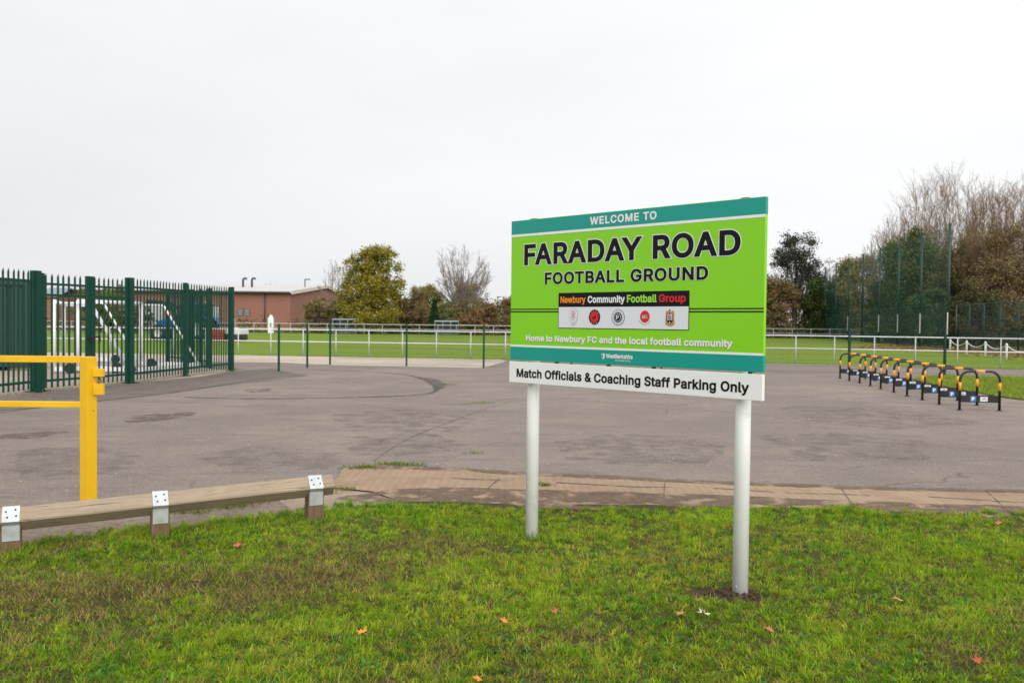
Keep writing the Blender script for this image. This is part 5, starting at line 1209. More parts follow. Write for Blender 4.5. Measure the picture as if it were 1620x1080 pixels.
# ------------------------------------------------------------------ cycle hoops
def hoop_proto(label):
    t = empty("cycle_hoop", (0, 0, 0), 0, label, "cycle stand", "cycle hoops in a row")
    W_, H_, r_, rad = 0.70, 0.725, 0.024, 0.17
    pth = [Vector((-W_ / 2, 0, -0.02)), Vector((-W_ / 2, 0, H_ - rad))]
    for k in range(1, 9):
        A = math.pi - (math.pi / 2) * k / 8; pth.append(Vector((-W_ / 2 + rad + rad * math.cos(A), 0, H_ - rad + rad * math.sin(A))))
    for k in range(0, 9):
        A = math.pi / 2 - (math.pi / 2) * k / 8; pth.append(Vector((W_ / 2 - rad + rad * math.cos(A), 0, H_ - rad + rad * math.sin(A))))
    pth.append(Vector((W_ / 2, 0, -0.02)))
    mb = MB(); mb.tube(pth, r_, 14); mb.build("tube", M_HOOP, t, True)
    for a, b in (((-W_ / 2, 0, 0.37), (-W_ / 2, 0, 0.52)), ((W_ / 2, 0, 0.37), (W_ / 2, 0, 0.52)), ((-0.075, 0, H_), (0.085, 0, H_))):
        mb = MB(); mb.tube([a, b], r_ + 0.0015, 14); mb.build("reflective_band", M_HOOPY, t, True)
    for x in (-W_ / 2, W_ / 2):
        mb = MB(); mb.lathe((x, 0, 0), [(0.0, 0.012), (0.05, 0.011), (0.055, 0.002)], 14); mb.build("base_flange", M_RUBBER, t, True)
    mb = MB(); mb.box((0, 0, 0.215), (W_ - 0.046, 0.006, 0.13)); bd = mb.build("tapping_board", M_HOOP, t, True)
    mb = MB(); mb.box((-0.115, -0.0042, 0.215), (0.098, 0.0018, 0.098)); pl = mb.build("parking_plate", M_BLUE, bd, True)
    register(pl, Matrix.Identity(4))
    text_mesh("letter", "P", -0.138, -0.09, 0.18, 0.07, M_INKWHITE, bd, -0.0052, None, None, 0, 0.0006, None, 0.0004)
    mb = MB(); mb.box((0.075, -0.0042, 0.213), (0.128, 0.0018, 0.082)); mb.build("cycle_plate", M_INKWHITE, bd, True)
    mb = MB()
    for cx in (0.043, 0.108):
        n = 18; rr = (0.0225, 0.0175)
        vs = [(cx + r0 * math.cos(2 * math.pi * k / n), -0.0056, 0.205 + r0 * math.sin(2 * math.pi * k / n)) for r0 in rr for k in range(n)]
        mb.add(vs, [(k, (k + 1) % n, n + (k + 1) % n, n + k) for k in range(n)])
    for a, b in (((0.043, 0.205), (0.062, 0.232)), ((0.062, 0.232), (0.096, 0.232)), ((0.062, 0.232), (0.074, 0.205)), ((0.074, 0.205), (0.096, 0.232)), ((0.043, 0.205), (0.074, 0.205)), ((0.108, 0.205), (0.094, 0.242)), ((0.094, 0.242), (0.102, 0.244)), ((0.06, 0.236), (0.059, 0.242)), ((0.053, 0.243), (0.067, 0.243))):
        mb.beam((a[0], -0.0058, a[1]), (b[0], -0.0058, b[1]), 0.001, 0.0045, (0, 0, 1))
    mb.build("cycle_symbol", M_INK, bd, True)
    return t
lg = [(1329, 598.5), (1344, 601.8), (1360.7, 606), (1377.5, 610.5), (1393.7, 615), (1414, 620.5), (1435.4, 626.5), (1459, 632.5), (1486, 639.5), (1518, 648.6)]
p10, p10r = G(1518, 648.6), G(1578, 649.8)
hrz = math.atan2(p10r.y - p10.y, p10r.x - p10.x); hu = (p10r - p10).normalized()
ha, hb = G(*lg[0]), G(*lg[-1])
words = ["farthest", "second farthest", "third farthest", "fourth farthest", "fifth farthest", "fifth nearest", "fourth nearest", "third nearest", "second nearest", "nearest"]
hp = None
for i, q in enumerate(lg):
    lab = f"black and yellow cycle hoop, {words[i]} in the row of ten on the tarmac"
    g = G(*q)
    g = g.lerp(ha.lerp(hb, i / 9), 0.35)
    if hp is None:
        hp = hoop_proto(lab); o = hp
    else:
        o = copy_tree(hp); o["label"] = lab
    c = g + hu * 0.35
    o.location = (c.x, c.y, 0); o.rotation_euler = (rnd.uniform(-0.035, 0.035), rnd.uniform(-0.008, 0.008), hrz + rnd.uniform(-0.06, 0.06))
WM["cycle_hoop"] = Matrix.Identity(4)

# ------------------------------------------------------------------ trees and shrubs
M_LEAF = leafmat("foliage", 0.6, 0.2)
def bark(name, a, b):
    m, nt, p = mat_new(name)
    f = noise_of(nt, 3.0, 6.0, 0.7)
    nt.links.new(mixc(nt, rampn(nt, f, 0.3, 0.7), a, b), p.inputs["Base Color"])
    p.inputs["Roughness"].default_value = 0.9; p.inputs["Specular IOR Level"].default_value = 0.15
    return m
M_BARK = bark("grey_brown_bark", (0.10, 0.08, 0.062), (0.17, 0.14, 0.11))
M_TWIG = bark("russet_twigs", (0.20, 0.132, 0.078), (0.28, 0.19, 0.115))
M_TWIGG = bark("grey_twigs", (0.20, 0.165, 0.14), (0.30, 0.255, 0.22))
def leaf_cloud(name, cen, rad, per, size, palette, parent, flat=1.0, mat=None):
    cen = np.asarray(cen, float); K = len(cen)
    rad = np.broadcast_to(np.asarray(rad, float), (K,))
    n = K * per
    ci = np.repeat(np.arange(K), per)
    off = rng.normal(0, 0.5, (n, 3)); off /= np.maximum(1, np.linalg.norm(off, axis=1) / 1.25)[:, None]
    p = cen[ci] + off * rad[ci][:, None] * np.array([1, 1, flat])
    p[:, 2] = np.maximum(p[:, 2], 0.02)
    nrm = rng.normal(0, 1, (n, 3)); nrm[:, 2] += 0.5; nrm /= np.linalg.norm(nrm, axis=1)[:, None]
    t = np.cross(nrm, rng.normal(0, 1, (n, 3))); t /= np.linalg.norm(t, axis=1)[:, None]
    b = np.cross(nrm, t)
    s = size * rng.uniform(0.55, 1.25, n)[:, None]
    v = np.stack([p - t * s * 0.5, p + b * s * 0.28, p + t * s * 0.5, p - b * s * 0.28], 1).reshape(-1, 3)
    q = np.arange(n * 4).reshape(n, 4)
    pal = np.asarray(palette, float)
    cw = rng.dirichlet(np.ones(len(pal)) * 0.7, K)
    col = (cw @ pal)[ci]
    k = rng.random(n) < 0.3
    col[k] = pal[rng.integers(0, len(pal), k.sum())]
    col *= rng.uniform(0.7, 1.25, n)[:, None]
    return np_mesh(name, v, q, mat or M_LEAF, np.repeat(col, 4, 0), parent)
def lobes_of(H, W, D, z0, k, seed):
    r = random.Random(seed)
    L = [((0, 0, (H + z0) / 2), (W * 0.40, D * 0.40, (H - z0) * 0.44))]
    for i in range(k):
        a = r.uniform(0, 2 * math.pi); t = r.uniform(0.08, 0.95)
        zz = z0 + (H - z0) * t
        prof = math.sin(math.pi * min(0.97, 0.22 + 0.74 * t)) ** 0.6
        rr = r.uniform(0.28, 0.36) * prof
        sz = r.uniform(0.10, 0.21)
        L.append(((math.cos(a) * W * rr, math.sin(a) * D * rr, min(zz, H - sz * H * 0.5)), (W * sz, D * sz, min(W, H) * sz * 0.8)))
    return L
def sample_lobes(L, n, shell=0.55):
    vol = np.array([a[1][0] * a[1][1] * a[1][2] for a in L]) ** 0.67
    pick = rng.choice(len(L), n, p=vol / vol.sum())
    u = rng.normal(0, 1, (n, 3)); u /= np.linalg.norm(u, axis=1)[:, None]
    rr = shell + (1 - shell) * rng.random(n)
    c = np.array([a[0] for a in L])[pick]; s = np.array([a[1] for a in L])[pick]
    return c + u * s * rr[:, None]
def limb(mb, a, b, r0, r1, bend=0.12, n=5, seg=5):
    a, b = Vector(a), Vector(b); L = (b - a).length
    j = Vector((rnd.uniform(-1, 1), rnd.uniform(-1, 1), rnd.uniform(-0.2, 0.9))) * L * bend
    pts, rs = [], []
    for i in range(seg + 1):
        t = i / seg
        pts.append(a.lerp(b, t) + j * math.sin(math.pi * t)); rs.append(r0 + (r1 - r0) * t)
    mb.tube(pts, rs, n, False)
def leafy(name, label, cat, px, Y, top, wpx, palette, ncl=70, per=45, size=0.3, trunk=0.16, seed=1, group=None, k=9, deep=0.9, shell=0.5, crad=0.085, barkm=None, z0=None, lobes=None):
    base = at(px, 520, Y); H = at(px, top, Y).z; W = wpx / FPX * Y
    t = empty(name, (base.x, Y, 0), 0, label, cat, group)
    L = lobes_of(H * 0.97, W, W * deep, (H * trunk if trunk > 0.01 else -0.12 * H) if z0 is None else z0, k, seed)
    if lobes: L = [((a * W, b * W, c * H), (p * W, q * W, s * H)) for (a, b, c), (p, q, s) in lobes] + L[-5:]
    cen = sample_lobes(L, ncl, shell)
    o = Vector((base.x, Y, 0))
    mb = MB()
    tr = max(0.05, H * 0.02)
    topt = o + Vector((rnd.uniform(-.03, .03) * W, rnd.uniform(-.03, .03) * W, H * 0.72))
    limb(mb, o + Vector((0, 0, -0.1)), topt, tr * 1.5, tr * 0.4, 0.02, 8, 7)
    for c in cen[::max(1, len(cen) // 34)]:
        s = rnd.uniform(0.2, 0.65)
        a = o.lerp(topt, s)
        limb(mb, a, o + Vector(c), tr * 0.45 * (1.1 - s), 0.015, 0.1, 4, 4)
    mb.build("trunk", barkm or M_BARK, t)
    leaf_cloud("crown", cen + np.array(o), crad * (W + H) / 2 * rng.uniform(0.7, 1.3, len(cen)), int(per * 1.6), size * 0.78, palette, t, 0.8)
    return t
def dome_tree(name, label, px, Y, top, wpx, group=None, stems=60, trunk_h=0.0, trunk_r=0.2, subs=9, subsub=3, mat=None, rmin=0.012, r0=0.06, outer=0.45, curl=0.35, low=0.25, ysq=0.9, ivy=None, cat="tree", lean=0.0, up=0.35):
    """stems curving out to a rounded crown, each breaking into finer and finer twigs"""
    base = at(px, 520, Y); H = at(px, top, Y).z; W = wpx / FPX * Y / 2
    o = Vector((base.x, Y, 0)); t = empty(name, o, 0, label, cat, group)
    mb = MB()
    if trunk_h > 0:
        tp = o + Vector((lean * W, 0, trunk_h * H))
        limb(mb, o + Vector((0, 0, -0.1)), tp, trunk_r * 1.2, trunk_r * 0.75, 0.02, 8, 5)
        limb(mb, tp, o + Vector((lean * W * 1.5 + rnd.uniform(-.1, .1) * W, 0, H * 0.8)), trunk_r * 0.75, trunk_r * 0.12, 0.05, 6, 6)
    for s in range(stems):
        a = rnd.uniform(0, 2 * math.pi); th = math.acos(1 - rnd.random() * (1 - math.cos(R(82))))
        if trunk_h > 0: z0 = H * (trunk_h * rnd.uniform(0.75, 1.0) + rnd.random() ** 2 * 0.35)
        else: z0 = 0.0
        b = o + Vector((math.cos(a) * W * 0.16 * (trunk_h == 0) + lean * W * (z0 / H), math.sin(a) * W * 0.16 * (trunk_h == 0), z0))
        rr = rnd.uniform(0.84, 1.0)
        zc = H * low
        tip = o + Vector((math.sin(th) * math.cos(a) * W * rr, math.sin(th) * math.sin(a) * W * ysq * rr, zc + (H - zc) * (math.cos(th) ** 0.8) * rr))
        if tip.z < z0 + 0.1 * H: tip.z = z0 + rnd.uniform(0.05, 0.2) * H
        L = (tip - b).length
        ctrl = b.lerp(tip, 0.5) + Vector((math.cos(a), math.sin(a), 0)) * L * curl * math.sin(th) * 0.5 + Vector((rnd.gauss(0, .05), rnd.gauss(0, .05), rnd.gauss(0, .03))) * L
        r_ = r0 * rnd.uniform(0.6, 1.2)
        pts = []
        for k in range(8):
            u = k / 7; pts.append(b * (1 - u) ** 2 + ctrl * 2 * u * (1 - u) + tip * u * u + Vector((rnd.gauss(0, .008), rnd.gauss(0, .008), 0)) * L * (0 < k < 7))
        mb.tube(pts, [max(rmin, r_ * (1 - 0.88 * k / 7)) for k in range(8)], 5 if r_ > 0.05 else 3, False)
        for j in range(subs):
            u = 1 - outer + outer * rnd.random() if j else 1.0
            i = min(6, int(u * 7)); q = pts[i].lerp(pts[i + 1], min(1, u * 7 - i)); dv = (pts[i + 1] - pts[i]).normalized()
            dv = (dv + Vector((rnd.gauss(0, .42), rnd.gauss(0, .42), rnd.gauss(0, .25) + up * 0.5))).normalized()
            l2 = L * rnd.uniform(0.10, 0.26) * (1.15 - 0.5 * u)
            q2 = q + dv * l2 * 0.5 + Vector((rnd.gauss(0, .06), rnd.gauss(0, .06), rnd.gauss(0, .05))) * l2; q3 = q + dv * l2 + Vector((0, 0, up * 0.25)) * l2
            rs = max(rmin, r_ * 0.3)
            mb.tube([q, q2, q3], [rs, max(rmin, rs * 0.7), rmin * 0.7], 3, False)
            for m_ in range(subsub):
                w = rnd.random(); qq = q.lerp(q2, w) if rnd.random() < 0.4 else q2.lerp(q3, w)
                d3 = (dv + Vector((rnd.gauss(0, .5), rnd.gauss(0, .5), rnd.gauss(0, .3) + up * 0.4))).normalized()
                mb.tube([qq, qq + d3 * l2 * rnd.uniform(0.25, 0.6)], [rmin * 0.9, rmin * 0.55], 3, False)
    mb.build("branches", mat or M_TWIGG, t)
    if ivy is not None:
        pal, z0f, z1f, wf, n, per, size = ivy
        Lb = lobes_of(H * z1f, W * 2 * wf, W * 2 * wf, H * z0f, 8, int(px))
        cen = sample_lobes(Lb, n, 0.5) + np.array(o)
        leaf_cloud("crown", cen, 0.08 * (W * 2 * wf + H * z1f) / 2 * rng.uniform(0.7, 1.3, n), per, size, pal, t, 0.8)
    return t

OLIVE = [(0.24, 0.235, 0.034), (0.34, 0.29, 0.04), (0.40, 0.29, 0.05), (0.14, 0.16, 0.03)]
DKGREEN = [(0.055, 0.095, 0.03), (0.085, 0.125, 0.036), (0.042, 0.07, 0.026)]
MIDGREEN = [(0.10, 0.155, 0.045), (0.14, 0.185, 0.055), (0.07, 0.115, 0.036), (0.18, 0.18, 0.06)]
BROWN = [(0.26, 0.165, 0.085), (0.20, 0.13, 0.065), (0.31, 0.20, 0.095), (0.15, 0.125, 0.05)]
RUST = [(0.28, 0.145, 0.075), (0.20, 0.11, 0.06), (0.33, 0.18, 0.085)]
TAN = [(0.30, 0.23, 0.105), (0.23, 0.19, 0.08), (0.20, 0.195, 0.065)]
YGREEN = [(0.29, 0.26, 0.085), (0.22, 0.225, 0.08), (0.34, 0.28, 0.11)]

# left and middle of the far side
leafy("broad_tree", "large olive and yellow leaved tree, tallest beside the brick building", "tree", 588, 101, 388, 112, OLIVE, 430, 56, 0.33, 0.0, 3, None, 16, 0.9, 0.5, 0.062, lobes=[((0, 0, .26), (.50, .45, .28)), ((-.04, 0, .5), (.47, .42, .25)), ((.16, 0, .6), (.33, .3, .25)), ((-.2, .1, .66), (.25, .25, .18)), ((.08, 0, .82), (.32, .3, .16)), ((.0, 0, .9), (.2, .2, .09))])
leafy("shrub", "brown bush between the brick building and the large olive tree", "shrub", 504, 104, 470, 58, TAN + BROWN[:1], 130, 50, 0.3, 0.0, 5, "far side bushes")
leafy("shrub", "dark evergreen bush at the left foot of the large olive tree", "shrub", 548, 104, 470, 42, DKGREEN + [(0.16, 0.14, 0.05)], 110, 50, 0.28, 0.0, 6, "far side bushes")
leafy("shrub", "rusty bush at the right foot of the large olive tree", "shrub", 634, 105, 458, 50, BROWN + TAN, 120, 50, 0.28, 0.0, 7, "far side bushes")
leafy("shrub", "tan bush below the bare branches left of the pointed conifer", "shrub", 658, 104, 452, 52, TAN + BROWN, 120, 50, 0.28, 0.0, 8, "far side bushes")
leafy("round_tree", "brown olive tree standing left of the tall bare tree", "tree", 676, 112, 443, 66, TAN + OLIVE[:2], 170, 52, 0.32, 0.1, 9)
dome_tree("bare_tree", "small leafless tree rising behind the left edge of the large olive tree", 527, 118, 416, 60, None, 22, 0.2, 0.13, 8, 3, None, 0.014, 0.05)
dome_tree("bare_tree", "tall spreading leafless tree above the pointed conifer", 731, 108, 387, 100, None, 50, 0.2, 0.26, 17, 4, None, 0.012, 0.065, 0.75, 0.4, 0.28, up=0.15)
dome_tree("bare_tree", "leafless treetop showing faintly over the brick building roof", 424, 190, 444, 50, None, 30, 0.2, 0.15, 8, 3, None, 0.014, 0.05)
leafy("round_tree", "rounded olive tree directly behind the tall bare tree", "tree", 737, 116, 444, 72, OLIVE[:2] + TAN, 190, 52, 0.32, 0.08, 10)
# pointed conifer
base = at(687, 520, 100); Hc = at(687, 472, 100).z
con = empty("conifer", (base.x, 100, 0), 0, "narrow pointed dark green conifer in front of the bushes", "tree")
mb = MB(); mb.tube([(base.x, 100, -0.1), (base.x, 100, Hc * 0.9)], [0.09, 0.02], 6); mb.build("trunk", M_BARK, con)
tt = rng.random(150) ** 0.8; aa = rng.uniform(0, 6.283, 150); rr = 0.52 * np.minimum(1, (1 - tt) * 1.5 + 0.04)
leaf_cloud("crown", np.stack([base.x + rr * np.cos(aa), 100 + rr * np.sin(aa), 0.15 + tt * (Hc - 0.3)], -1), 0.22, 30, 0.16, [(0.022, 0.055, 0.018), (0.035, 0.075, 0.022)], con)
specs = [(768, 100, 470, 46, BROWN, "brown bush right of the tall bare tree"), (800, 103, 463, 50, TAN + BROWN, "tan bush just left of the welcome sign"), (705, 101, 480, 36, MIDGREEN + TAN, "low green bush right of the pointed conifer"), (748, 98, 488, 44, BROWN + RUST, "low rusty bush at the foot of the tall bare tree")]
for i, (px, Y, tp, w, pal, lab) in enumerate(specs):
    leafy("shrub", lab, "shrub", px, Y, tp, w * 1.15, pal, 120, 48, 0.28, 0.0, 20 + i, "far side bushes")
# growth that continues behind the sign board
for i, px in enumerate((850, 905, 960, 1020, 1080, 1135, 1180)):
    leafy("shrub", "mixed brown and green bush growing hidden behind the welcome sign", "shrub", px, 104 + (i % 3) * 4, 452 + (i * 37) % 24, 66, (BROWN + TAN, MIDGREEN + TAN, TAN + RUST)[i % 3], 40, 40, 0.34, 0.0, 30 + i, "bushes hidden by the sign")
# behind the palisade on the left
leafy("broad_tree", "dense rounded green tree seen through the palisade above the goals", "tree", 158, 92, 446, 112, MIDGREEN + OLIVE[:1], 110, 60, 0.34, 0.04, 40, None, 10)
leafy("shrub", "dark brown thicket seen through the palisade left of the brick wall", "shrub", 210, 88, 470, 80, BROWN + DKGREEN, 60, 50, 0.3, 0.0, 41)
leafy("broad_tree", "grey green tree above the left end of the container roof", "tree", 30, 110, 470, 120, MIDGREEN, 70, 50, 0.36, 0.05, 42)
# right hand side
leafy("dark_tree", "dark leaved loose tree just right of the welcome sign", "tree", 1256, 108, 366, 98, [(0.05, 0.068, 0.045), (0.075, 0.083, 0.058), (0.09, 0.08, 0.055)], 130, 50, 0.36, 0.36, 50, None, 11, 0.9, 0.35, 0.075)
leafy("shrub", "tall rusty bush between the welcome sign and the ball stop net", "shrub", 1228, 104, 428, 78, RUST + BROWN + TAN, 190, 55, 0.32, 0.0, 51)
leafy("small_tree", "thin tree with a few orange leaves behind the farthest net poles", "tree", 1312, 118, 397, 40, [(0.30, 0.155, 0.035), (0.25, 0.18, 0.05), (0.15, 0.12, 0.04)], 26, 26, 0.3, 0.45, 52, None, 6, 0.9, 0.4)
leafy("shrub", "dark green bush at the far end of the ball stop net", "shrub", 1300, 106, 434, 76, MIDGREEN + DKGREEN, 190, 55, 0.32, 0.0, 53)
leafy("round_tree", "pale yellow green willow seen through the middle of the net", "tree", 1364, 102, 400, 90, YGREEN, 230, 55, 0.32, 0.03, 54)
leafy("round_tree", "olive brown willow beside the pale yellow green one", "tree", 1334, 108, 418, 66, TAN + YGREEN, 170, 52, 0.32, 0.03, 55)
leafy("broad_tree", "ivy green tree behind the nearer poles of the net", "tree", 1444, 79, 350, 122, MIDGREEN + [(0.20, 0.17, 0.07)], 330, 60, 0.30, 0.02, 56, None, 13, 0.9, 0.55)
dome_tree("bare_tree", "leafless tree with fine twigs behind the ivy green tree", 1414, 83, 342, 116, None, 50, 0.2, 0.16, 11, 4, M_TWIGG, 0.012, 0.06, 0.6)
WIL = dict(stems=260, subs=14, subsub=4, mat=M_TWIG, rmin=0.0105, r0=0.05, outer=0.65, curl=0.3, low=0.12, up=0.16)
dome_tree("bare_willow", "tall bushy leafless willow, highest tree on the right", 1488, 86, 280, 216, None, **WIL)
dome_tree("bare_willow", "russet leafless willow at the right edge of the view", 1606, 72, 290, 180, None, **WIL)
dome_tree("bare_willow", "leafless willow beyond the right edge, farthest right of the three willows", 1720, 74, 300, 180, None, **WIL)
for i, (px, Y, tp, w, pal, lab) in enumerate([(1512, 74, 356, 120, BROWN + TAN + DKGREEN, "brown twiggy thicket under the tallest willow"), (1585, 70, 352, 120, [(0.33, 0.23, 0.12), (0.25, 0.175, 0.09), (0.20, 0.17, 0.075)], "rusty thicket at the base of the russet willow"), (1655, 70, 345, 125, [(0.32, 0.23, 0.12), (0.25, 0.18, 0.095), (0.19, 0.18, 0.075)], "brown thicket at the right edge of the view"), (1545, 68, 440, 100, [(0.16, 0.12, 0.06), (0.10, 0.09, 0.045), (0.12, 0.13, 0.05)], "low dark thicket behind the court fence")]):
    leafy("thicket", lab, "shrub", px, Y, tp, w, pal, 220, 60, 0.24, 0.0, 60 + i, "thickets under the willows", 12, 0.8, 0.5)
leafy("shrub", "dark green bush low behind the nearest net poles", "shrub", 1400, 84, 430, 84, DKGREEN + MIDGREEN, 170, 52, 0.3, 0.0, 70)
leafy("shrub", "dark green bush low between the net and the court fence", "shrub", 1470, 70, 455, 86, DKGREEN + MIDGREEN, 150, 52, 0.28, 0.0, 71)

# boundary hedge across the far side of the ground
def hedge(name, label, x0, x1, Y0, Y1, h, pal, ncl, per):
    t = empty(name, ((x0 + x1) / 2, (Y0 + Y1) / 2, 0), 0, label, "hedge")
    x = rng.uniform(x0, x1, ncl); u = (x - x0) / (x1 - x0)
    z = h * (0.55 + 0.75 * fbm(x, x * 0 + 3.0, 0.16, 5)) * rng.random(ncl) ** 0.8
    leaf_cloud("foliage", np.stack([x, Y0 + (Y1 - Y0) * u + rng.uniform(-0.9, 0.9, ncl), z], -1), 1.0, per, 0.34, pal, t)
    mb = MB()
    for k in range(int((x1 - x0) / 1.1)):
        xx = x0 + k * 1.1 + rnd.uniform(-.4, .4); yy = Y0 + (Y1 - Y0) * (xx - x0) / (x1 - x0); limb(mb, (xx, yy, -0.05), (xx + rnd.uniform(-.5, .5), yy, h * rnd.uniform(0.6, 1.0)), 0.06, 0.015, 0.1, 4, 4)
    mb.build("stems", M_BARK, t)
hedge("boundary_hedge", "long low brown and green hedge behind the far barrier and dugouts", -22, 18, 106, 108, 4.0, BROWN + MIDGREEN + TAN, 460, 46)
hedge("boundary_hedge", "rusty and dark green hedge between the welcome sign and the ball stop net", 18, 52, 109, 112, 5.6, RUST + MIDGREEN + BROWN + TAN, 420, 46)
hedge("boundary_hedge", "dark hedge seen through the palisade below the brick building", -85, -24, 108, 106, 1.1, DKGREEN + BROWN, 150, 40)
# distant wood on the horizon
def far_wood():
    n = 900
    x = rng.uniform(-420, 420, n); y = 230 + rng.uniform(0, 40, n); h = 4 + 6 * fbm(x, y, 0.03, 2) * rng.random(n)
    cen = np.stack([x, y, h * rng.random(n)], -1)
    o = leaf_cloud("distant_wood", cen, 3.2, 20, 1.2, BROWN + TAN + MIDGREEN, None)
    tag(o, "low distant line of brown and green woodland on the horizon", "wood", kind="stuff")
far_wood()

# ------------------------------------------------------------------ brick building
def brick_mat():
    m, nt, p = mat_new("red_brickwork")
    t = N(nt, "ShaderNodeTexCoord")
    sx3 = N(nt, "ShaderNodeSeparateXYZ"); nt.links.new(t.outputs["Object"], sx3.inputs[0])
    ad = N(nt, "ShaderNodeMath"); ad.operation = 'ADD'; nt.links.new(sx3.outputs[0], ad.inputs[0]); nt.links.new(sx3.outputs[1], ad.inputs[1])
    mp_ = N(nt, "ShaderNodeCombineXYZ"); nt.links.new(ad.outputs[0], mp_.inputs[0]); nt.links.new(sx3.outputs[2], mp_.inputs[1])
    bt = N(nt, "ShaderNodeTexBrick", Scale=4.4); bt.inputs["Color1"].default_value = (0.32, 0.135, 0.088, 1); bt.inputs["Color2"].default_value = (0.255, 0.105, 0.07, 1); bt.inputs["Mortar"].default_value = (0.36, 0.27, 0.22, 1)
    bt.inputs["Mortar Size"].default_value = 0.012
    nt.links.new(mp_.outputs[0], bt.inputs["Vector"])
    f = noise_of(nt, 0.25, 5.0, 0.6)
    c = mixc(nt, rampn(nt, f, 0.35, 0.7, 0, 0.4), bt.outputs["Color"], (0.21, 0.09, 0.065))
    nt.links.new(c, p.inputs["Base Color"]); p.inputs["Roughness"].default_value = 0.9
    return m
M_BRICK = brick_mat()
M_ROOF = simple("pale_profiled_roof", (0.52, 0.50, 0.49), 0.6, 0, 0.08, 0.6)
M_VERGE = simple("cream_fascia", (0.62, 0.58, 0.50), 0.6, 0, 0.05, 1.0)
M_DARKM = simple("dark_grey_metal", (0.05, 0.055, 0.06), 0.5, 0.2, 0.15, 3.0)
bY = 122.0
bc = at(459, 520, bY); eav = at(459, 463.5, bY).z
bld = empty("brick_building", (bc.x, bY, 0), 0, "long low red brick industrial building with a pale shallow roof", "building")
bx0, bx1, bd = bc.x - 52, bc.x, 46.0
rdg = at(515, 453.5, bY + bd / 2).z
mb = MB(); mb.box(((bx0 + bx1) / 2, bY + 0.15, eav / 2), (bx1 - bx0, 0.3, eav)); mb.box(((bx0 + bx1) / 2, bY + bd - 0.15, eav / 2), (bx1 - bx0, 0.3, eav))
for x in (bx1 - 0.15, bx0 + 0.15):
    mb.prism([(0.3, 0), (bd - 0.3, 0), (bd - 0.3, eav), (bd / 2, rdg - 0.05), (0.3, eav)], (x - 0.15, bY, 0), Vector((0, 1, 0)), Vector((0, 0, 1)), Vector((0.3, 0, 0)))
mb.build("wall", M_BRICK, bld)
mb = MB()
for a, b in (((-0.5, eav), (bd / 2, rdg)), ((bd / 2, rdg), (bd + 0.5, eav))):
    mb.prism([(a[0], a[1] + 0.03), (b[0], b[1] + 0.03), (b[0], b[1] + 0.25), (a[0], a[1] + 0.25)], (bx0 - 0.3, bY, 0), Vector((0, 1, 0)), Vector((0, 0, 1)), Vector((bx1 - bx0 + 0.6, 0, 0)))
roof = mb.build("roof", M_ROOF, bld)
mb = MB()
for a, b in (((-0.55, eav), (bd / 2, rdg)), ((bd / 2, rdg), (bd + 0.5, eav))):
    mb.prism([(a[0], a[1] - 0.2), (b[0], b[1] - 0.2), (b[0], b[1] + 0.3), (a[0], a[1] + 0.3)], (bx1 + 0.302, bY, 0), Vector((0, 1, 0)), Vector((0, 0, 1)), Vector((0.12, 0, 0)))
mb.build("fascia", M_VERGE, bld)
mb = MB(); mb.box(((bx0 + bx1) / 2, bY - 0.6, eav + 0.06), (bx1 - bx0, 0.16, 0.2)); mb.build("gutter", M_DARKM, bld)
for px in (310, 419, 350): 
    x = at(px, 500, bY - 0.1).x; mb = MB(); mb.tube([(x, bY - 0.12, 0), (x, bY - 0.12, eav)], 0.09, 8); mb.build("downpipe", M_DARKM, bld)
for px in (380.5, 391):
    x = at(px, 500, bY).x; mb = MB(); mb.box((x, bY - 0.02, 2.5), (0.75, 0.1, 0.95)); fr_ = mb.build("vent", M_DARKM, bld)
    mb = MB()
    for k in range(5): mb.box((x, bY - 0.085, 2.13 + 0.18 * k), (0.62, 0.03, 0.07))
    mb.build("louvre", M_ALU, fr_)
for px, w, h in ((330, 3.0, 3.2), (240, 3.0, 3.2)):
    x = at(px, 500, bY).x; mb = MB(); mb.box((x, bY - 0.03, h / 2), (w, 0.1, h)); mb.build("roller_door", M_ALU, bld)
for px in (384.6, 398.6):
    q = at(px, 440, bY + 12); x = q.x; mb = MB(); zt = q.z
    mb.tube([(x, bY + 12, eav), (x, bY + 12, zt - 0.25), (x + 0.1, bY + 12, zt - 0.05), (x + 0.35, bY + 12, zt), (x + 0.55, bY + 12, zt - 0.15)], 0.16, 10); mb.build("flue", M_DARKM, roof)
q = at(482.5, 441, bY + 14); mb = MB(); mb.tube([(q.x, bY + 14, eav), (q.x, bY + 14, q.z)], 0.09, 6); mb.tube([(q.x, bY + 14, q.z - 0.1), (q.x + 0.7, bY + 14, q.z - 0.05)], 0.07, 6); mb.box((q.x + 0.65, bY + 14, q.z - 0.1), (0.35, 0.2, 0.14)); mb.build("aerial_mast", M_DARKM, roof)
# grey roofed shed further left
sx0 = at(64, 500, 118).x; sx1 = at(92, 500, 118).x; hz_ = at(78, 470, 118).z; hr_ = at(78, 455, 118).z
shed = empty("brick_shed", ((sx0 + sx1) / 2, 118, 0), 0, "small brick shed with a blue grey pitched roof beyond the container", "building")
mb = MB(); mb.box(((sx0 + sx1) / 2, 121, hz_ / 2), (sx1 - sx0, 6, hz_)); mb.build("wall", M_BRICK, shed)
mb = MB(); mb.prism([(-0.3, hz_), (3, hr_), (6.3, hz_), (6.3, hz_ + 0.12), (3, hr_ + 0.12), (-0.3, hz_ + 0.12)], (sx0 - 0.3, 118, 0), Vector((0, 1, 0)), Vector((0, 0, 1)), Vector((sx1 - sx0 + 0.6, 0, 0))); mb.build("roof", simple("blue_grey_slate", (0.22, 0.25, 0.29), 0.6, 0, 0.1, 2.0), shed)

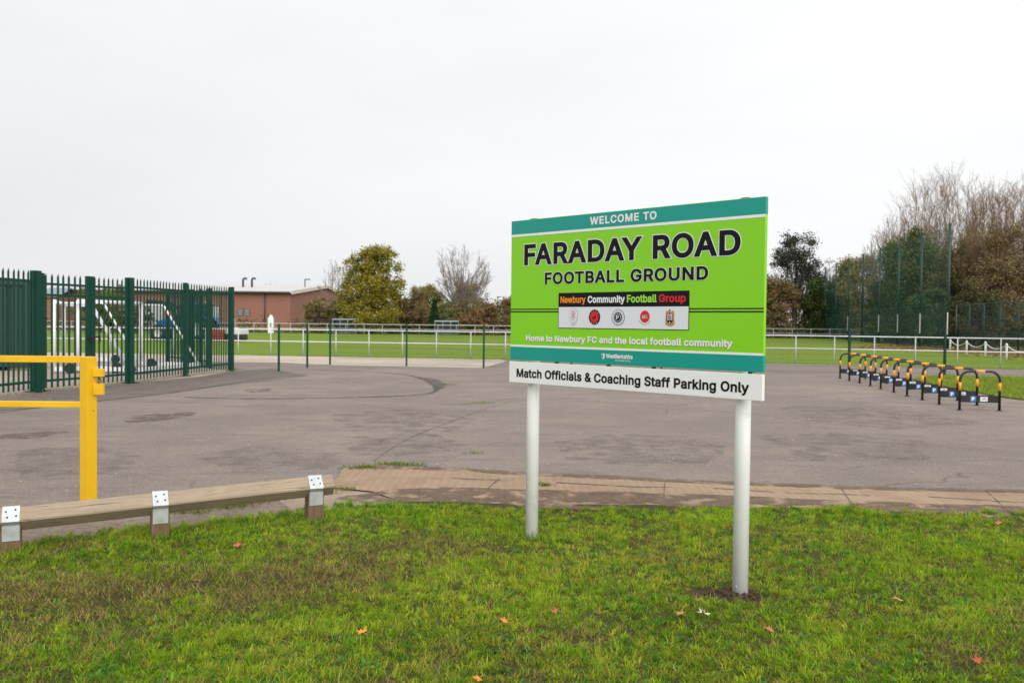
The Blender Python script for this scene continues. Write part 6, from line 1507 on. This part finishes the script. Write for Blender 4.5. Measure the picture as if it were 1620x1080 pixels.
# ------------------------------------------------------------------ dugouts, cabinet, lamp post
M_POLY = simple("grey_blue_polycarbonate", (0.24, 0.27, 0.31), 0.3, 0, 0.1, 1.5)
M_SEAT = simple("dark_seat_plastic", (0.03, 0.035, 0.05), 0.5, 0, 0.2)
for px0, px1, tp, Y, lab in ((526, 562, 507, 97.5, "grey blue team dugout below the large olive tree"), (688, 725, 510, 97.5, "grey blue team dugout below the pointed conifer and bare tree")):
    a = at(px0, 520, Y).x; b = at(px1, 520, Y).x; h = at(px0, tp, Y).z + 0.2
    t = empty("team_dugout", ((a + b) / 2, Y, 0), 0, lab, "dugout", "team dugouts across the pitch")
    prof = [(0.0, h - 0.12)] + [(0.15 + 0.95 * math.sin(A), h - 0.45 + 0.45 * math.cos(A)) for A in (0.0, 0.3, 0.6, 0.9, 1.2, 1.57)] + [(1.1, 0.02)]
    mb = MB()
    vs = [(x, Y + p[0], p[1]) for x in (a, b) for p in prof]; n = len(prof)
    mb.add(vs, [(i, i + 1, n + i + 1, n + i) for i in range(n - 1)])
    sh_ = mb.build("shell", M_POLY, t); so = sh_.modifiers.new("thickness", 'SOLIDIFY'); so.thickness = 0.03
    for x in (a, b):
        mb = MB(); mb.prism([(p[0], p[1]) for p in prof] + [(0.35, 0.02)], (x - 0.02, Y, 0), Vector((0, 1, 0)), Vector((0, 0, 1)), Vector((0.04, 0, 0))); mb.build("side_panel", M_POLY, t)
    mb = MB(); mb.box(((a + b) / 2, Y + 0.8, 0.42), (b - a - 0.2, 0.4, 0.06)); mb.box(((a + b) / 2, Y + 1.0, 0.75), (b - a - 0.2, 0.05, 0.5)); mb.build("bench", M_SEAT, t)
    for k in range(4):
        x = a + (b - a) * k / 3; mb = MB(); mb.tube([(x, Y + 0.02, 0), (x, Y + 0.02, h - 0.12), (x, Y + 0.15, h + 0.02)], 0.04, 6); mb.build("frame", M_POLY, t)
qa = at(425, 517, 98); qb = at(432.6, 498, 98)
cab = empty("utility_cabinet", ((qa.x + qb.x) / 2, 98, 0), 0, "white upright cabinet with a small cap in front of the brick building", "cabinet")
xm = (qa.x + qb.x) / 2; zt = qb.z
mb = MB(); mb.box((xm, 98, (zt - 0.3) / 2), (0.56, 0.5, zt - 0.3)); mb.build("body", M_WHITE, cab, bevel=0.03)
mb = MB(); mb.lathe((xm, 98, zt - 0.3), [(0.2, 0.0), (0.2, 0.12), (0.12, 0.25), (0.0, 0.3)], 12); mb.build("cap", M_WHITE, cab)
mb = MB(); mb.box((xm + 0.02, 97.745, zt * 0.45), (0.2, 0.02, 0.5)); mb.build("panel", M_POLY, cab)
lq = at(787.5, 470, 105)
lp_ = empty("lamp_post", (lq.x, 105, 0), 0, "slim grey lamp post rising over the bushes left of the sign", "lamp post")
mb = MB(); mb.tube([(lq.x, 105, -0.1), (lq.x, 105, lq.z)], [0.08, 0.05], 8); mb.build("column", M_DARKM, lp_)
mb = MB(); mb.box((lq.x + 0.15, 105, lq.z + 0.03), (0.5, 0.2, 0.1)); mb.build("lantern", M_DARKM, lp_)

# ------------------------------------------------------------------ tractor and its seed drill
TY = 60.5
def tx(px): return at(px, 510, TY).x
def tz(py, px=300): return at(px, py, TY).z
M_TBLUE = simple("blue_tractor_paint", (0.012, 0.085, 0.36), 0.35, 0, 0.08, 2.0)
M_TDARK = simple("dark_machine_metal", (0.018, 0.024, 0.028), 0.5, 0.2, 0.2, 4.0)
M_RED = simple("red_machine_paint", (0.40, 0.028, 0.014), 0.45, 0, 0.12, 3.0, (0.12, 0.03, 0.02))
M_GLASS, nt_, p_ = mat_new("cab_glass")
p_.inputs["Base Color"].default_value = (0.05, 0.08, 0.09, 1); p_.inputs["Roughness"].default_value = 0.08; p_.inputs["Transmission Weight"].default_value = 0.6
trac = empty("tractor", (tx(295), TY, 0), 0, "blue tractor with a raised dark front loader behind the palisade", "tractor")
def wheel(px, rad, wid, y, parent, seg=22):
    c = Vector((tx(px), TY + y, rad))
    mb = MB(); r = rad
    mb.lathe(c, [(r * 0.55, -wid / 2), (r * 0.92, -wid / 2), (r, -wid * 0.36), (r, wid * 0.36), (r * 0.92, wid / 2), (r * 0.55, wid / 2)], seg, 'Y')
    for k in range(18):
        a = 2 * math.pi * k / 18; dv = Vector((math.cos(a), 0, math.sin(a))); tv = Vector((-math.sin(a), 0, math.cos(a)))
        mb.frame_box(c + dv * (r * 1.01), tv * 0.035, Vector((0, wid / 2 * 0.95, 0)), dv * 0.028)
    w = mb.build("wheel", M_RUBBER, parent)
    mb = MB(); mb.lathe(c, [(0.0, -wid * 0.2), (r * 0.5, -wid * 0.22), (r * 0.57, -wid * 0.42), (r * 0.57, wid * 0.42), (r * 0.5, wid * 0.22), (0.0, wid * 0.2)], 18, 'Y')
    mb.build("rim", simple("pale_rim_paint", (0.5, 0.5, 0.48), 0.5), w)
for y in (-0.85, 0.85):
    wheel(319, 0.84, 0.5, y, trac); wheel(258, 0.55, 0.36, y * 0.95, trac)
mb = MB(); x0, x1 = tx(252), tx(293); zb0, zb1 = 0.95, tz(503)
mb.prism([(x0 - x0 + 0.05, zb0), (x1 - x0, zb0), (x1 - x0, zb1), (0.5, zb1 - 0.06), (0.12, zb1 - 0.22), (0.0, zb1 - 0.5)], (x0, TY - 0.42, 0), Vector((1, 0, 0)), Vector((0, 0, 1)), Vector((0, 0.84, 0)))
bon = mb.build("bonnet", M_TBLUE, trac, bevel=0.05)
mb = MB(); mb.box((x0 + 0.02, TY, (zb0 + zb1) / 2 - 0.1), (0.06, 0.6, 0.4)); mb.build("grille", M_TDARK, bon)
mb = MB(); mb.box(((tx(254) + tx(326)) / 2, TY, 0.75), (tx(326) - tx(254), 0.5, 0.45)); mb.box((tx(258), TY, 0.55), (0.2, 1.5, 0.16)); mb.box((tx(319), TY, 0.84), (0.3, 1.6, 0.3)); mb.build("chassis", M_TDARK, trac)
c0, c1 = tx(289), tx(332); zr = tz(481.5)
mb = MB(); mb.box(((c0 + c1) / 2, TY, zr), ((c1 - c0) + 0.15, 1.55, 0.16)); rf = mb.build("cab_roof", M_TBLUE, trac, bevel=0.04)
mb = MB()
for x, y in ((c0 + 0.05, -0.7), (c0 + 0.05, 0.7), ((c0 + c1) / 2, -0.72), ((c0 + c1) / 2, 0.72), (c1 - 0.05, -0.7), (c1 - 0.05, 0.7)): mb.tube([(x, TY + y, 1.0), (x, TY + y, zr - 0.05)], 0.045, 6)
mb.box(((c0 + c1) / 2, TY, 1.05), (c1 - c0, 1.4, 0.2)); mb.build("cab_frame", M_TDARK, trac)
mb = MB(); mb.box(((c0 + c1) / 2, TY, (zr + 1.1) / 2), (c1 - c0 - 0.14, 1.36, zr - 1.3)); mb.build("cab_glazing", M_GLASS, trac)
mb = MB(); mb.box(((c0 + c1) / 2 + 0.2, TY, 1.35), (0.45, 0.5, 0.12)); mb.box(((c0 + c1) / 2 + 0.42, TY, 1.65), (0.1, 0.5, 0.55)); mb.build("seat", M_TDARK, trac)
for y in (-0.85, 0.85):
    cx_, cz_ = tx(319), 0.84; P = [(cx_ + 0.95 * math.cos(a), cz_ + 0.95 * math.sin(a)) for a in np.linspace(0.35, 2.6, 9)]
    mb = MB(); vs = [(p[0], TY + y + s * 0.28, p[1]) for s in (-1, 1) for p in P]; n = len(P)
    mb.add(vs, [(i, i + 1, n + i + 1, n + i) for i in range(n - 1)]); f_ = mb.build("mudguard", M_TBLUE, trac); so = f_.modifiers.new("thickness", 'SOLIDIFY'); so.thickness = 0.03
for y in (-0.62, 0.62):
    mb = MB(); pts = [Vector((tx(288), TY + y, tz(508))), Vector((tx(277), TY + y, tz(488))), Vector((tx(262), TY + y, tz(478))), Vector((tx(240), TY + y, tz(481)))]
    for a, b in zip(pts, pts[1:]): mb.beam(a, b, 0.1, 0.2)
    mb.beam((tx(284), TY + y, 1.0), pts[0], 0.1, 0.16); mb.build("loader_arm", M_TDARK, trac)
mb = MB(); mb.prism([(0, 0), (0.75, 0.05), (0.8, 0.12), (0.75, 0.42), (0.68, 0.42), (0.66, 0.16), (0.02, 0.06)], (tx(224), TY - 0.9, tz(484)), Vector((1, 0, 0)), Vector((0, 0, 1)), Vector((0, 1.8, 0))); mb.build("bucket", M_TDARK, trac)
mb = MB(); mb.tube([(tx(281), TY - 0.5, zb1 - 0.05), (tx(281), TY - 0.5, zb1 + 0.8)], 0.04, 8); mb.build("exhaust", M_TDARK, trac)
mb = MB(); mb.lathe((c1 - 0.15, TY - 0.5, zr + 0.08), [(0.05, 0), (0.055, 0.12), (0.0, 0.15)], 10); mb.build("beacon", M_INKORANGE, trac)
drill = empty("seed_drill", (tx(358), TY, 0), 0, "red box shaped machine with a white topped roller drum behind the tractor", "machine")
d0, d1 = tx(335), tx(361)
mb = MB(); mb.prism([(0, tz(541)), (d1 - d0, tz(541)), (d1 - d0, tz(521)), (0.15, tz(521)), (0, tz(525))], (d0, TY - 1.1, 0), Vector((1, 0, 0)), Vector((0, 0, 1)), Vector((0, 2.2, 0))); mb.build("hopper", M_RED, drill, bevel=0.03)
mb = MB()
for k in range(4): mb.box((d0 + 0.15 + k * 0.28, TY - 1.12, tz(531)), (0.05, 0.04, 0.75))
mb.box(((d0 + d1) / 2, TY - 1.125, tz(530)), (d1 - d0, 0.04, 0.06)); mb.build("frame_rib", simple("dark_red_paint", (0.2, 0.02, 0.012), 0.5), drill)
r0_, r1_ = tx(364), tx(387)
mb = MB(); mb.lathe(((r0_ + r1_) / 2, TY - 1.0, tz(533)), [(0.0, 0), (0.40, 0), (0.44, 0.03), (0.44, 1.97), (0.40, 2.0), (0.0, 2.0)], 20, 'Y'); mb.build("roller", M_TDARK, drill)
mb = MB(); mb.prism([(0, tz(527)), (r1_ - r0_, tz(528)), (r1_ - r0_ - 0.06, tz(521)), (0.12, tz(518)), (0, tz(519))], (r0_, TY - 1.08, 0), Vector((1, 0, 0)), Vector((0, 0, 1)), Vector((0, 2.16, 0))); mb.build("cover", simple("pale_machine_cover", (0.55, 0.56, 0.57), 0.5), drill, bevel=0.03)
mb = MB(); mb.prism([(0.05, tz(541)), (r1_ - r0_ - 0.1, tz(541)), (r1_ - r0_, tz(536)), (0.0, tz(536))], (r0_, TY - 1.14, 0), Vector((1, 0, 0)), Vector((0, 0, 1)), Vector((0, 0.08, 0))); mb.build("skirt", M_RED, drill)
mb = MB(); mb.box((tx(371.5), TY - 0.4, (tz(503) + tz(513)) / 2), (0.33, 0.05, tz(503) - tz(513))); mb.tube([(tx(371.5), TY - 0.37, tz(520)), (tx(371.5), TY - 0.37, tz(503))], 0.03, 6); mb.build("marker_board", M_POLY, drill)

# ------------------------------------------------------------------ ball stop net and court fence
def netmat(name, col, a):
    m, nt, p = mat_new(name)
    p.inputs["Base Color"].default_value = (*col, 1); p.inputs["Roughness"].default_value = 0.8
    p.inputs["Alpha"].default_value = a
    return m
M_NET = netmat("knotted_green_net", (0.016, 0.10, 0.075), 0.25)
M_NETLOW = netmat("dense_green_mesh", (0.008, 0.062, 0.046), 0.52)
M_COURT = netmat("court_weld_mesh", (0.006, 0.042, 0.030), 0.42)
M_POLE = simple("green_net_pole", (0.002, 0.040, 0.034), 0.45, 0, 0.15, 2.0)
nA, nB = G(1499, 552.5), G(1263, 531)
nu = (nB - nA).normalized(); nL = (nB - nA).length
nrz = math.atan2(nu.y, nu.x)
net = empty("ball_stop_net", nA, nrz, "tall green ball stop net hung between a line of slim poles", "net")
PH = 8.45
for px in (1499, 1455.5, 1420, 1390, 1363, 1341, 1321, 1304, 1288, 1275, 1263):
    dr_ = ray(px, 540); dr_ = Vector((dr_.x, dr_.y))
    # meet the sight line with the net line in plan
    A2 = Vector(nA[:2]); u2 = Vector(nu[:2])
    den = u2.x * dr_.y - u2.y * dr_.x
    s = (-(A2.x) * dr_.y + A2.y * dr_.x) / den
    P = nA + nu * s
    mb = MB(); mb.tube([P + Vector((0, 0, -0.1)), P + Vector((0, 0, PH))], 0.075, 10); pole = mb.build("pole", M_POLE, net)
    mb = MB(); mb.lathe(P, [(0.085, PH - 0.02), (0.085, PH + 0.03), (0.0, PH + 0.05)], 10); mb.build("pole_cap", M_BLACKP, pole)
    if px in (1499, 1455.5, 1420, 1390, 1341):
        mb = MB(); mb.box(P + Vector((-0.07, -0.07, 1.75)), (0.05, 0.05, 1.5), nrz); mb.build("white_sleeve", M_CHAIN, pole)
nn_ = Vector((nu.y, -nu.x, 0))
if nn_.y > 0: nn_ = -nn_
def hang(name, A, B, z0, z1, mat, par, sag=0.12, seg=60, off=0.0):
    mb = MB(); vs = []; fs = []
    for j in range(9):
        for i in range(seg + 1):
            t = i / seg; z = z0 + (z1 - z0) * j / 8
            w = mnoise.noise(Vector((t * 20, z * 0.4, 1.0))) * sag
            zz = z - (0.10 * (j / 8) * abs(math.sin(math.pi * t * 10)))
            p = A.lerp(B, t) + nn_ * (off + w) + Vector((0, 0, zz)); vs.append(p)
    for j in range(8):
        for i in range(seg): fs.append((j * (seg + 1) + i, j * (seg + 1) + i + 1, (j + 1) * (seg + 1) + i + 1, (j + 1) * (seg + 1) + i))
    mb.add(vs, fs, 0, True); return mb.build(name, mat, par)
hang("netting", nA, nB, 2.9, PH - 0.05, M_NET, net)
hang("mesh_skirt", nA, nB, 0.05, 3.0, M_NETLOW, net, 0.01)
for z in (0.1, 3.0):
    mb = MB(); mb.tube([nA + Vector((0, 0, z)), nB + Vector((0, 0, z))], 0.03, 5); mb.build("cross_wire", M_POLE, net)
cA = nA + Vector((0.4, -0.6, 0)); cB = Vector((at(1680, 520, 45.0).x, 45.0, 0))
court = empty("court_fence", cA, 0, "dark green weld mesh court fence running right from the nearest net pole", "fence")
cu_ = (cB - cA).normalized(); cL = (cB - cA).length
for px in (1512, 1533, 1556, 1582, 1611, 1645, 1680):
    dr_ = ray(px, 540); dr_ = Vector((dr_.x, dr_.y)); A2 = Vector(cA[:2]); u2 = Vector(cu_[:2])
    s = (-(A2.x) * dr_.y + A2.y * dr_.x) / (u2.x * dr_.y - u2.y * dr_.x)
    P = cA + cu_ * s; mb = MB(); mb.tube([P + Vector((0, 0, -0.1)), P + Vector((0, 0, 3.05))], 0.05, 8); mb.build("post", M_POLE, court)
nn_ = Vector((-1, 0, 0))
hang("mesh_panel", cA, cB, 0.05, 3.0, M_COURT, court, 0.0, 20)
for z in (0.1, 1.0, 2.0, 3.0):
    mb = MB(); mb.tube([cA + Vector((0, 0, z)), cB + Vector((0, 0, z))], 0.02, 5); mb.build("rail", M_POLE, court)

# ------------------------------------------------------------------ white posts with a slung chain
cps = [G(1503, 556.5), G(1529, 561), G(1558.6, 564), G(1592, 569.5)]
cps.append(cps[3] + (cps[3] - cps[2])); cps.append(cps[4] + (cps[3] - cps[2]))
chain = empty("chain_fence", cps[0], 0, "row of short white posts joined by a drooping white chain by the leafy ground", "fence")
for i, P in enumerate(cps):
    mb = MB(); mb.tube([P + Vector((0, 0, -0.05)), P + Vector((0, 0, 0.76)), P + Vector((0, 0, 0.79))], [0.05, 0.05, 0.02], 10); mb.build("post", M_CHAIN, chain)
    if i + 1 < len(cps):
        Q = cps[i + 1]; pts = [P.lerp(Q, k / 12) + Vector((0, 0, 0.72 - 0.26 * (1 - (2 * k / 12 - 1) ** 2))) for k in range(13)]
        mb = MB(); mb.tube(pts, 0.024, 5); mb.build("chain", M_CHAIN, chain)
# fallen leaves lying under the chain and thicket
def litter():
    poly = px_poly([(1330, 552), (1500, 560), (1640, 575), (1900, 590), (1900, 556), (1620, 548), (1500, 545), (1400, 543)])
    n = 5200; xs = [p[0] for p in poly]; ys = [p[1] for p in poly]
    x = rng.uniform(min(xs), max(xs), n); y = rng.uniform(min(ys), max(ys), n); k = in_poly(x, y, poly) & (rng.random(n) < 0.2 + fbm(x, y, 0.5, 3)); x, y = x[k], y[k]; n = len(x)
    p = np.stack([x, y, rng.uniform(0.02, 0.06, n)], -1); a = rng.uniform(0, 6.28, n); s = rng.uniform(0.06, 0.13, n)[:, None]
    t = np.stack([np.cos(a), np.sin(a), rng.uniform(-.4, .4, n)], -1); b = np.stack([-np.sin(a), np.cos(a), rng.uniform(-.4, .4, n)], -1)
    v = np.stack([p - t * s, p + b * s * 0.7, p + t * s, p - b * s * 0.7], 1).reshape(-1, 3)
    pal = np.array([(0.33, 0.14, 0.045), (0.22, 0.10, 0.045), (0.40, 0.22, 0.07)]); c = pal[rng.integers(0, 3, n)]
    o = np_mesh("leaf_litter", v, np.arange(n * 4).reshape(n, 4), M_LEAF, np.repeat(c, 4, 0))
    tag(o, "orange brown fallen leaves strewn on the turf by the white chain posts", "leaves", kind="stuff")
litter()

# ------------------------------------------------------------------ maple leaves lying on the verge
def leaf_shape():
    P = []
    lobes = [(0, 1.0), (50, 0.85), (105, 0.6), (255, 0.6), (310, 0.85)]
    outl = [(-14, .55), (0, 1.0), (14, .55), (26, .42), (38, .6), (50, .88), (62, .55), (78, .36), (92, .48), (105, .62), (122, .35), (160, .22), (180, .16), (200, .22), (238, .35), (255, .62), (268, .48), (282, .36), (298, .55), (310, .88), (322, .6), (334, .42)]
    return [(r_ * math.sin(R(a)), r_ * math.cos(R(a))) for a, r_ in outl]
LS = leaf_shape()
def fallen_leaf(px, py, size, col, label, curl=0.35, rot=0.0, tiltx=0.25):
    g = G(px, py, 0.05)
    z = float(terrain(g.x, g.y)) + 0.035
    t = empty("fallen_leaf", (g.x, g.y, z), rot, label, "leaf", "fallen leaves on the verge")
    m = simple("leaf_" + label.split()[0], col, 0.6, 0, 0.25, 30.0, tuple(c * 0.5 for c in col))
    mb = MB(); vs = [(0, 0, 0)] + [(x * size / 2, y * size / 2, 0) for x, y in LS]
    inner = [(x * size / 4, y * size / 4, 0) for x, y in LS]
    n = len(LS); vs += inner
    def wp(p):
        x, y, _ = p; r2 = (x * x + y * y) / (size * size / 4)
        return (x, y, size * curl * 0.5 * r2 * (0.6 + 0.6 * math.sin(3 * math.atan2(y, x) + rot)) + x * tiltx + 0.2 * tiltx * y)
    vs = [wp(p) for p in vs]
    fs = [(0, 1 + n + i, 1 + n + (i + 1) % n) for i in range(n)] + [(1 + n + i, 1 + i, 1 + (i + 1) % n, 1 + n + (i + 1) % n) for i in range(n)]
    mb.add(vs, fs, 0, True); b = mb.build("blade", m, t, True); so = b.modifiers.new("thickness", 'SOLIDIFY'); so.thickness = 0.0008
    mb = MB(); mb.tube([(0, -size * 0.07, 0.0), (0.004, -size * 0.3, 0.004), (0.012, -size * 0.55, 0.002)], 0.0012, 5); mb.build("stalk", m, t, True)
for a in ((573, 998, .085, (0.75, 0.28, 0.02), "bright orange maple leaf lying alone on the grass well left of the sign posts", .4, 0.4),
          (799, 984, .075, (0.70, 0.24, 0.03), "orange maple leaf lying straight below the left sign post", .4, 2.0),
          (879, 968, .080, (0.36, 0.12, 0.04), "red brown maple leaf between the two sign posts on the grass", .5, 1.1),
          (764, 1002, .065, (0.16, 0.035, 0.025), "dark red leaf just left below the orange leaf under the left post", .5, 4.0),
          (838, 1003, .065, (0.17, 0.045, 0.03), "dark red leaf just right below the orange leaf under the left post", .5, 5.1),
          (1114, 975, .105, (0.66, 0.58, 0.38), "pale cream maple leaf at the dug soil by the near sign post", .7, 2.7),
          (1076, 976, .075, (0.50, 0.20, 0.07), "tan orange leaf left of the pale cream leaf", .4, 0.2),
          (1108, 953, .060, (0.45, 0.17, 0.06), "orange leaf on the dug soil left of the near sign post", .4, 3.0),
          (1219, 998, .085, (0.42, 0.15, 0.04), "orange brown leaf right below the near sign post", .5, 1.9),
          (1548, 1043, .085, (0.42, 0.07, 0.025), "red brown leaf near the bottom right corner of the verge", .4, 0.9),
          (1421, 946, .085, (0.55, 0.28, 0.13), "tan leaf on the grass to the right of the near sign post", .3, 2.4),
          (377, 861, .09, (0.48, 0.10, 0.06), "red leaf between the middle and end posts of the knee rail", .4, 1.4),
          (1580, 826, .09, (0.45, 0.16, 0.05), "orange brown leaf at the right edge of the concrete crossover", .5, 0.5),
          (757, 1075, .07, (0.60, 0.24, 0.03), "orange leaf at the bottom edge of the view", .3, 2.2),
          (312, 917, .075, (0.36, 0.18, 0.09), "brown leaf in the dead clippings in front of the knee rail", .4, 3.6)):
    fallen_leaf(*a)

# ------------------------------------------------------------------ weeds and grit on the tarmac
def weeds():
    spots = [(568, 742, .16, 150), (618, 736, .16, 160), (652, 737, .14, 120), (584, 741, .1, 60), (706, 609, .22, 130), (765, 638, .22, 90), (745, 640, .2, 40), (752, 718, .08, 30), (372, 584.5, .25, 120), (430, 584, .2, 40), (512, 577.5, .2, 50), (582, 583, .15, 30),
             (335, 803, .2, 260), (365, 801, .2, 260), (395, 796, .16, 120), (300, 812, .14, 120), (440, 789, .12, 100), (60, 818, .2, 100), (205, 812, .16, 90), (865, 770, .06, 60), (1480, 596, .5, 160), (1350, 604, .5, 80), (1395, 618, .4, 50), (850, 768, .05, 50), (520, 781, .1, 60), (545, 776, .09, 60)]
    xs, ys, hs = [], [], []
    for px, py, r_, n in spots:
        g = G(px, py); xs.append(rng.normal(g.x, r_ * 0.6, n)); ys.append(rng.normal(g.y, r_ * 0.3, n)); hs.append(rng.uniform(0.015, 0.06, n))
    # along the foot of the palisade
    for A, B, n in ((F0, F57, 160), (F57, F205, 260), (F205, F368, 420)):
        t = rng.random(n); xs.append(A.x + (B.x - A.x) * t + rng.normal(0.05, 0.06, n)); ys.append(A.y + (B.y - A.y) * t + rng.normal(-0.03, 0.06, n)); hs.append(rng.uniform(0.02, 0.09, n))
    x, y, h = map(np.concatenate, (xs, ys, hs)); n = len(x)
    c = np.array([0.09, 0.17, 0.02]) + np.array([0.09, 0.09, 0.02]) * rng.random(n)[:, None]
    c = np.where(rng.random(n)[:, None] < 0.25, np.array([0.25, 0.18, 0.08]), c)
    v, q, tr, cc = blades(x, y, np.full(n, 0.012), h, rng.uniform(0.005, 0.011, n), rng.uniform(0.3, 1.3, n), c)
    o = np_mesh("weed_tufts", v, q, M_BLADE, cc, tris=tr); tag(o, "small green weed tufts growing from joints in the tarmac", "weeds", kind="stuff")
weeds()
def grit():
    n = 420; mb = MB()
    M_GRIT = simple("pale_grit", (0.34, 0.31, 0.28), 0.9, 0, 0.3, 20)
    for i in range(n):
        Y = rnd.uniform(6.6, 24); X = rnd.uniform(-0.6, 0.62) * Y; s = rnd.uniform(0.005, 0.018) * (1.6 if i % 40 == 0 else 1)
        c = Vector((X, Y, s * 0.3 + 0.004)); 
        vs = [c + Vector((rnd.uniform(.6, 1) * s * dx, rnd.uniform(.6, 1) * s * dy, rnd.uniform(.4, .8) * s * dz)) for dx, dy, dz in ((1, 0, 0), (-1, 0, 0), (0, 1, 0), (0, -1, 0), (0, 0, 1), (0, 0, -.5))]
        mb.add(vs, [(0, 2, 4), (2, 1, 4), (1, 3, 4), (3, 0, 4), (2, 0, 5), (1, 2, 5), (3, 1, 5), (0, 3, 5)])
    o = mb.build("loose_grit", M_GRIT); tag(o, "pale loose stones scattered over the tarmac", "stones", kind="stuff")
grit()
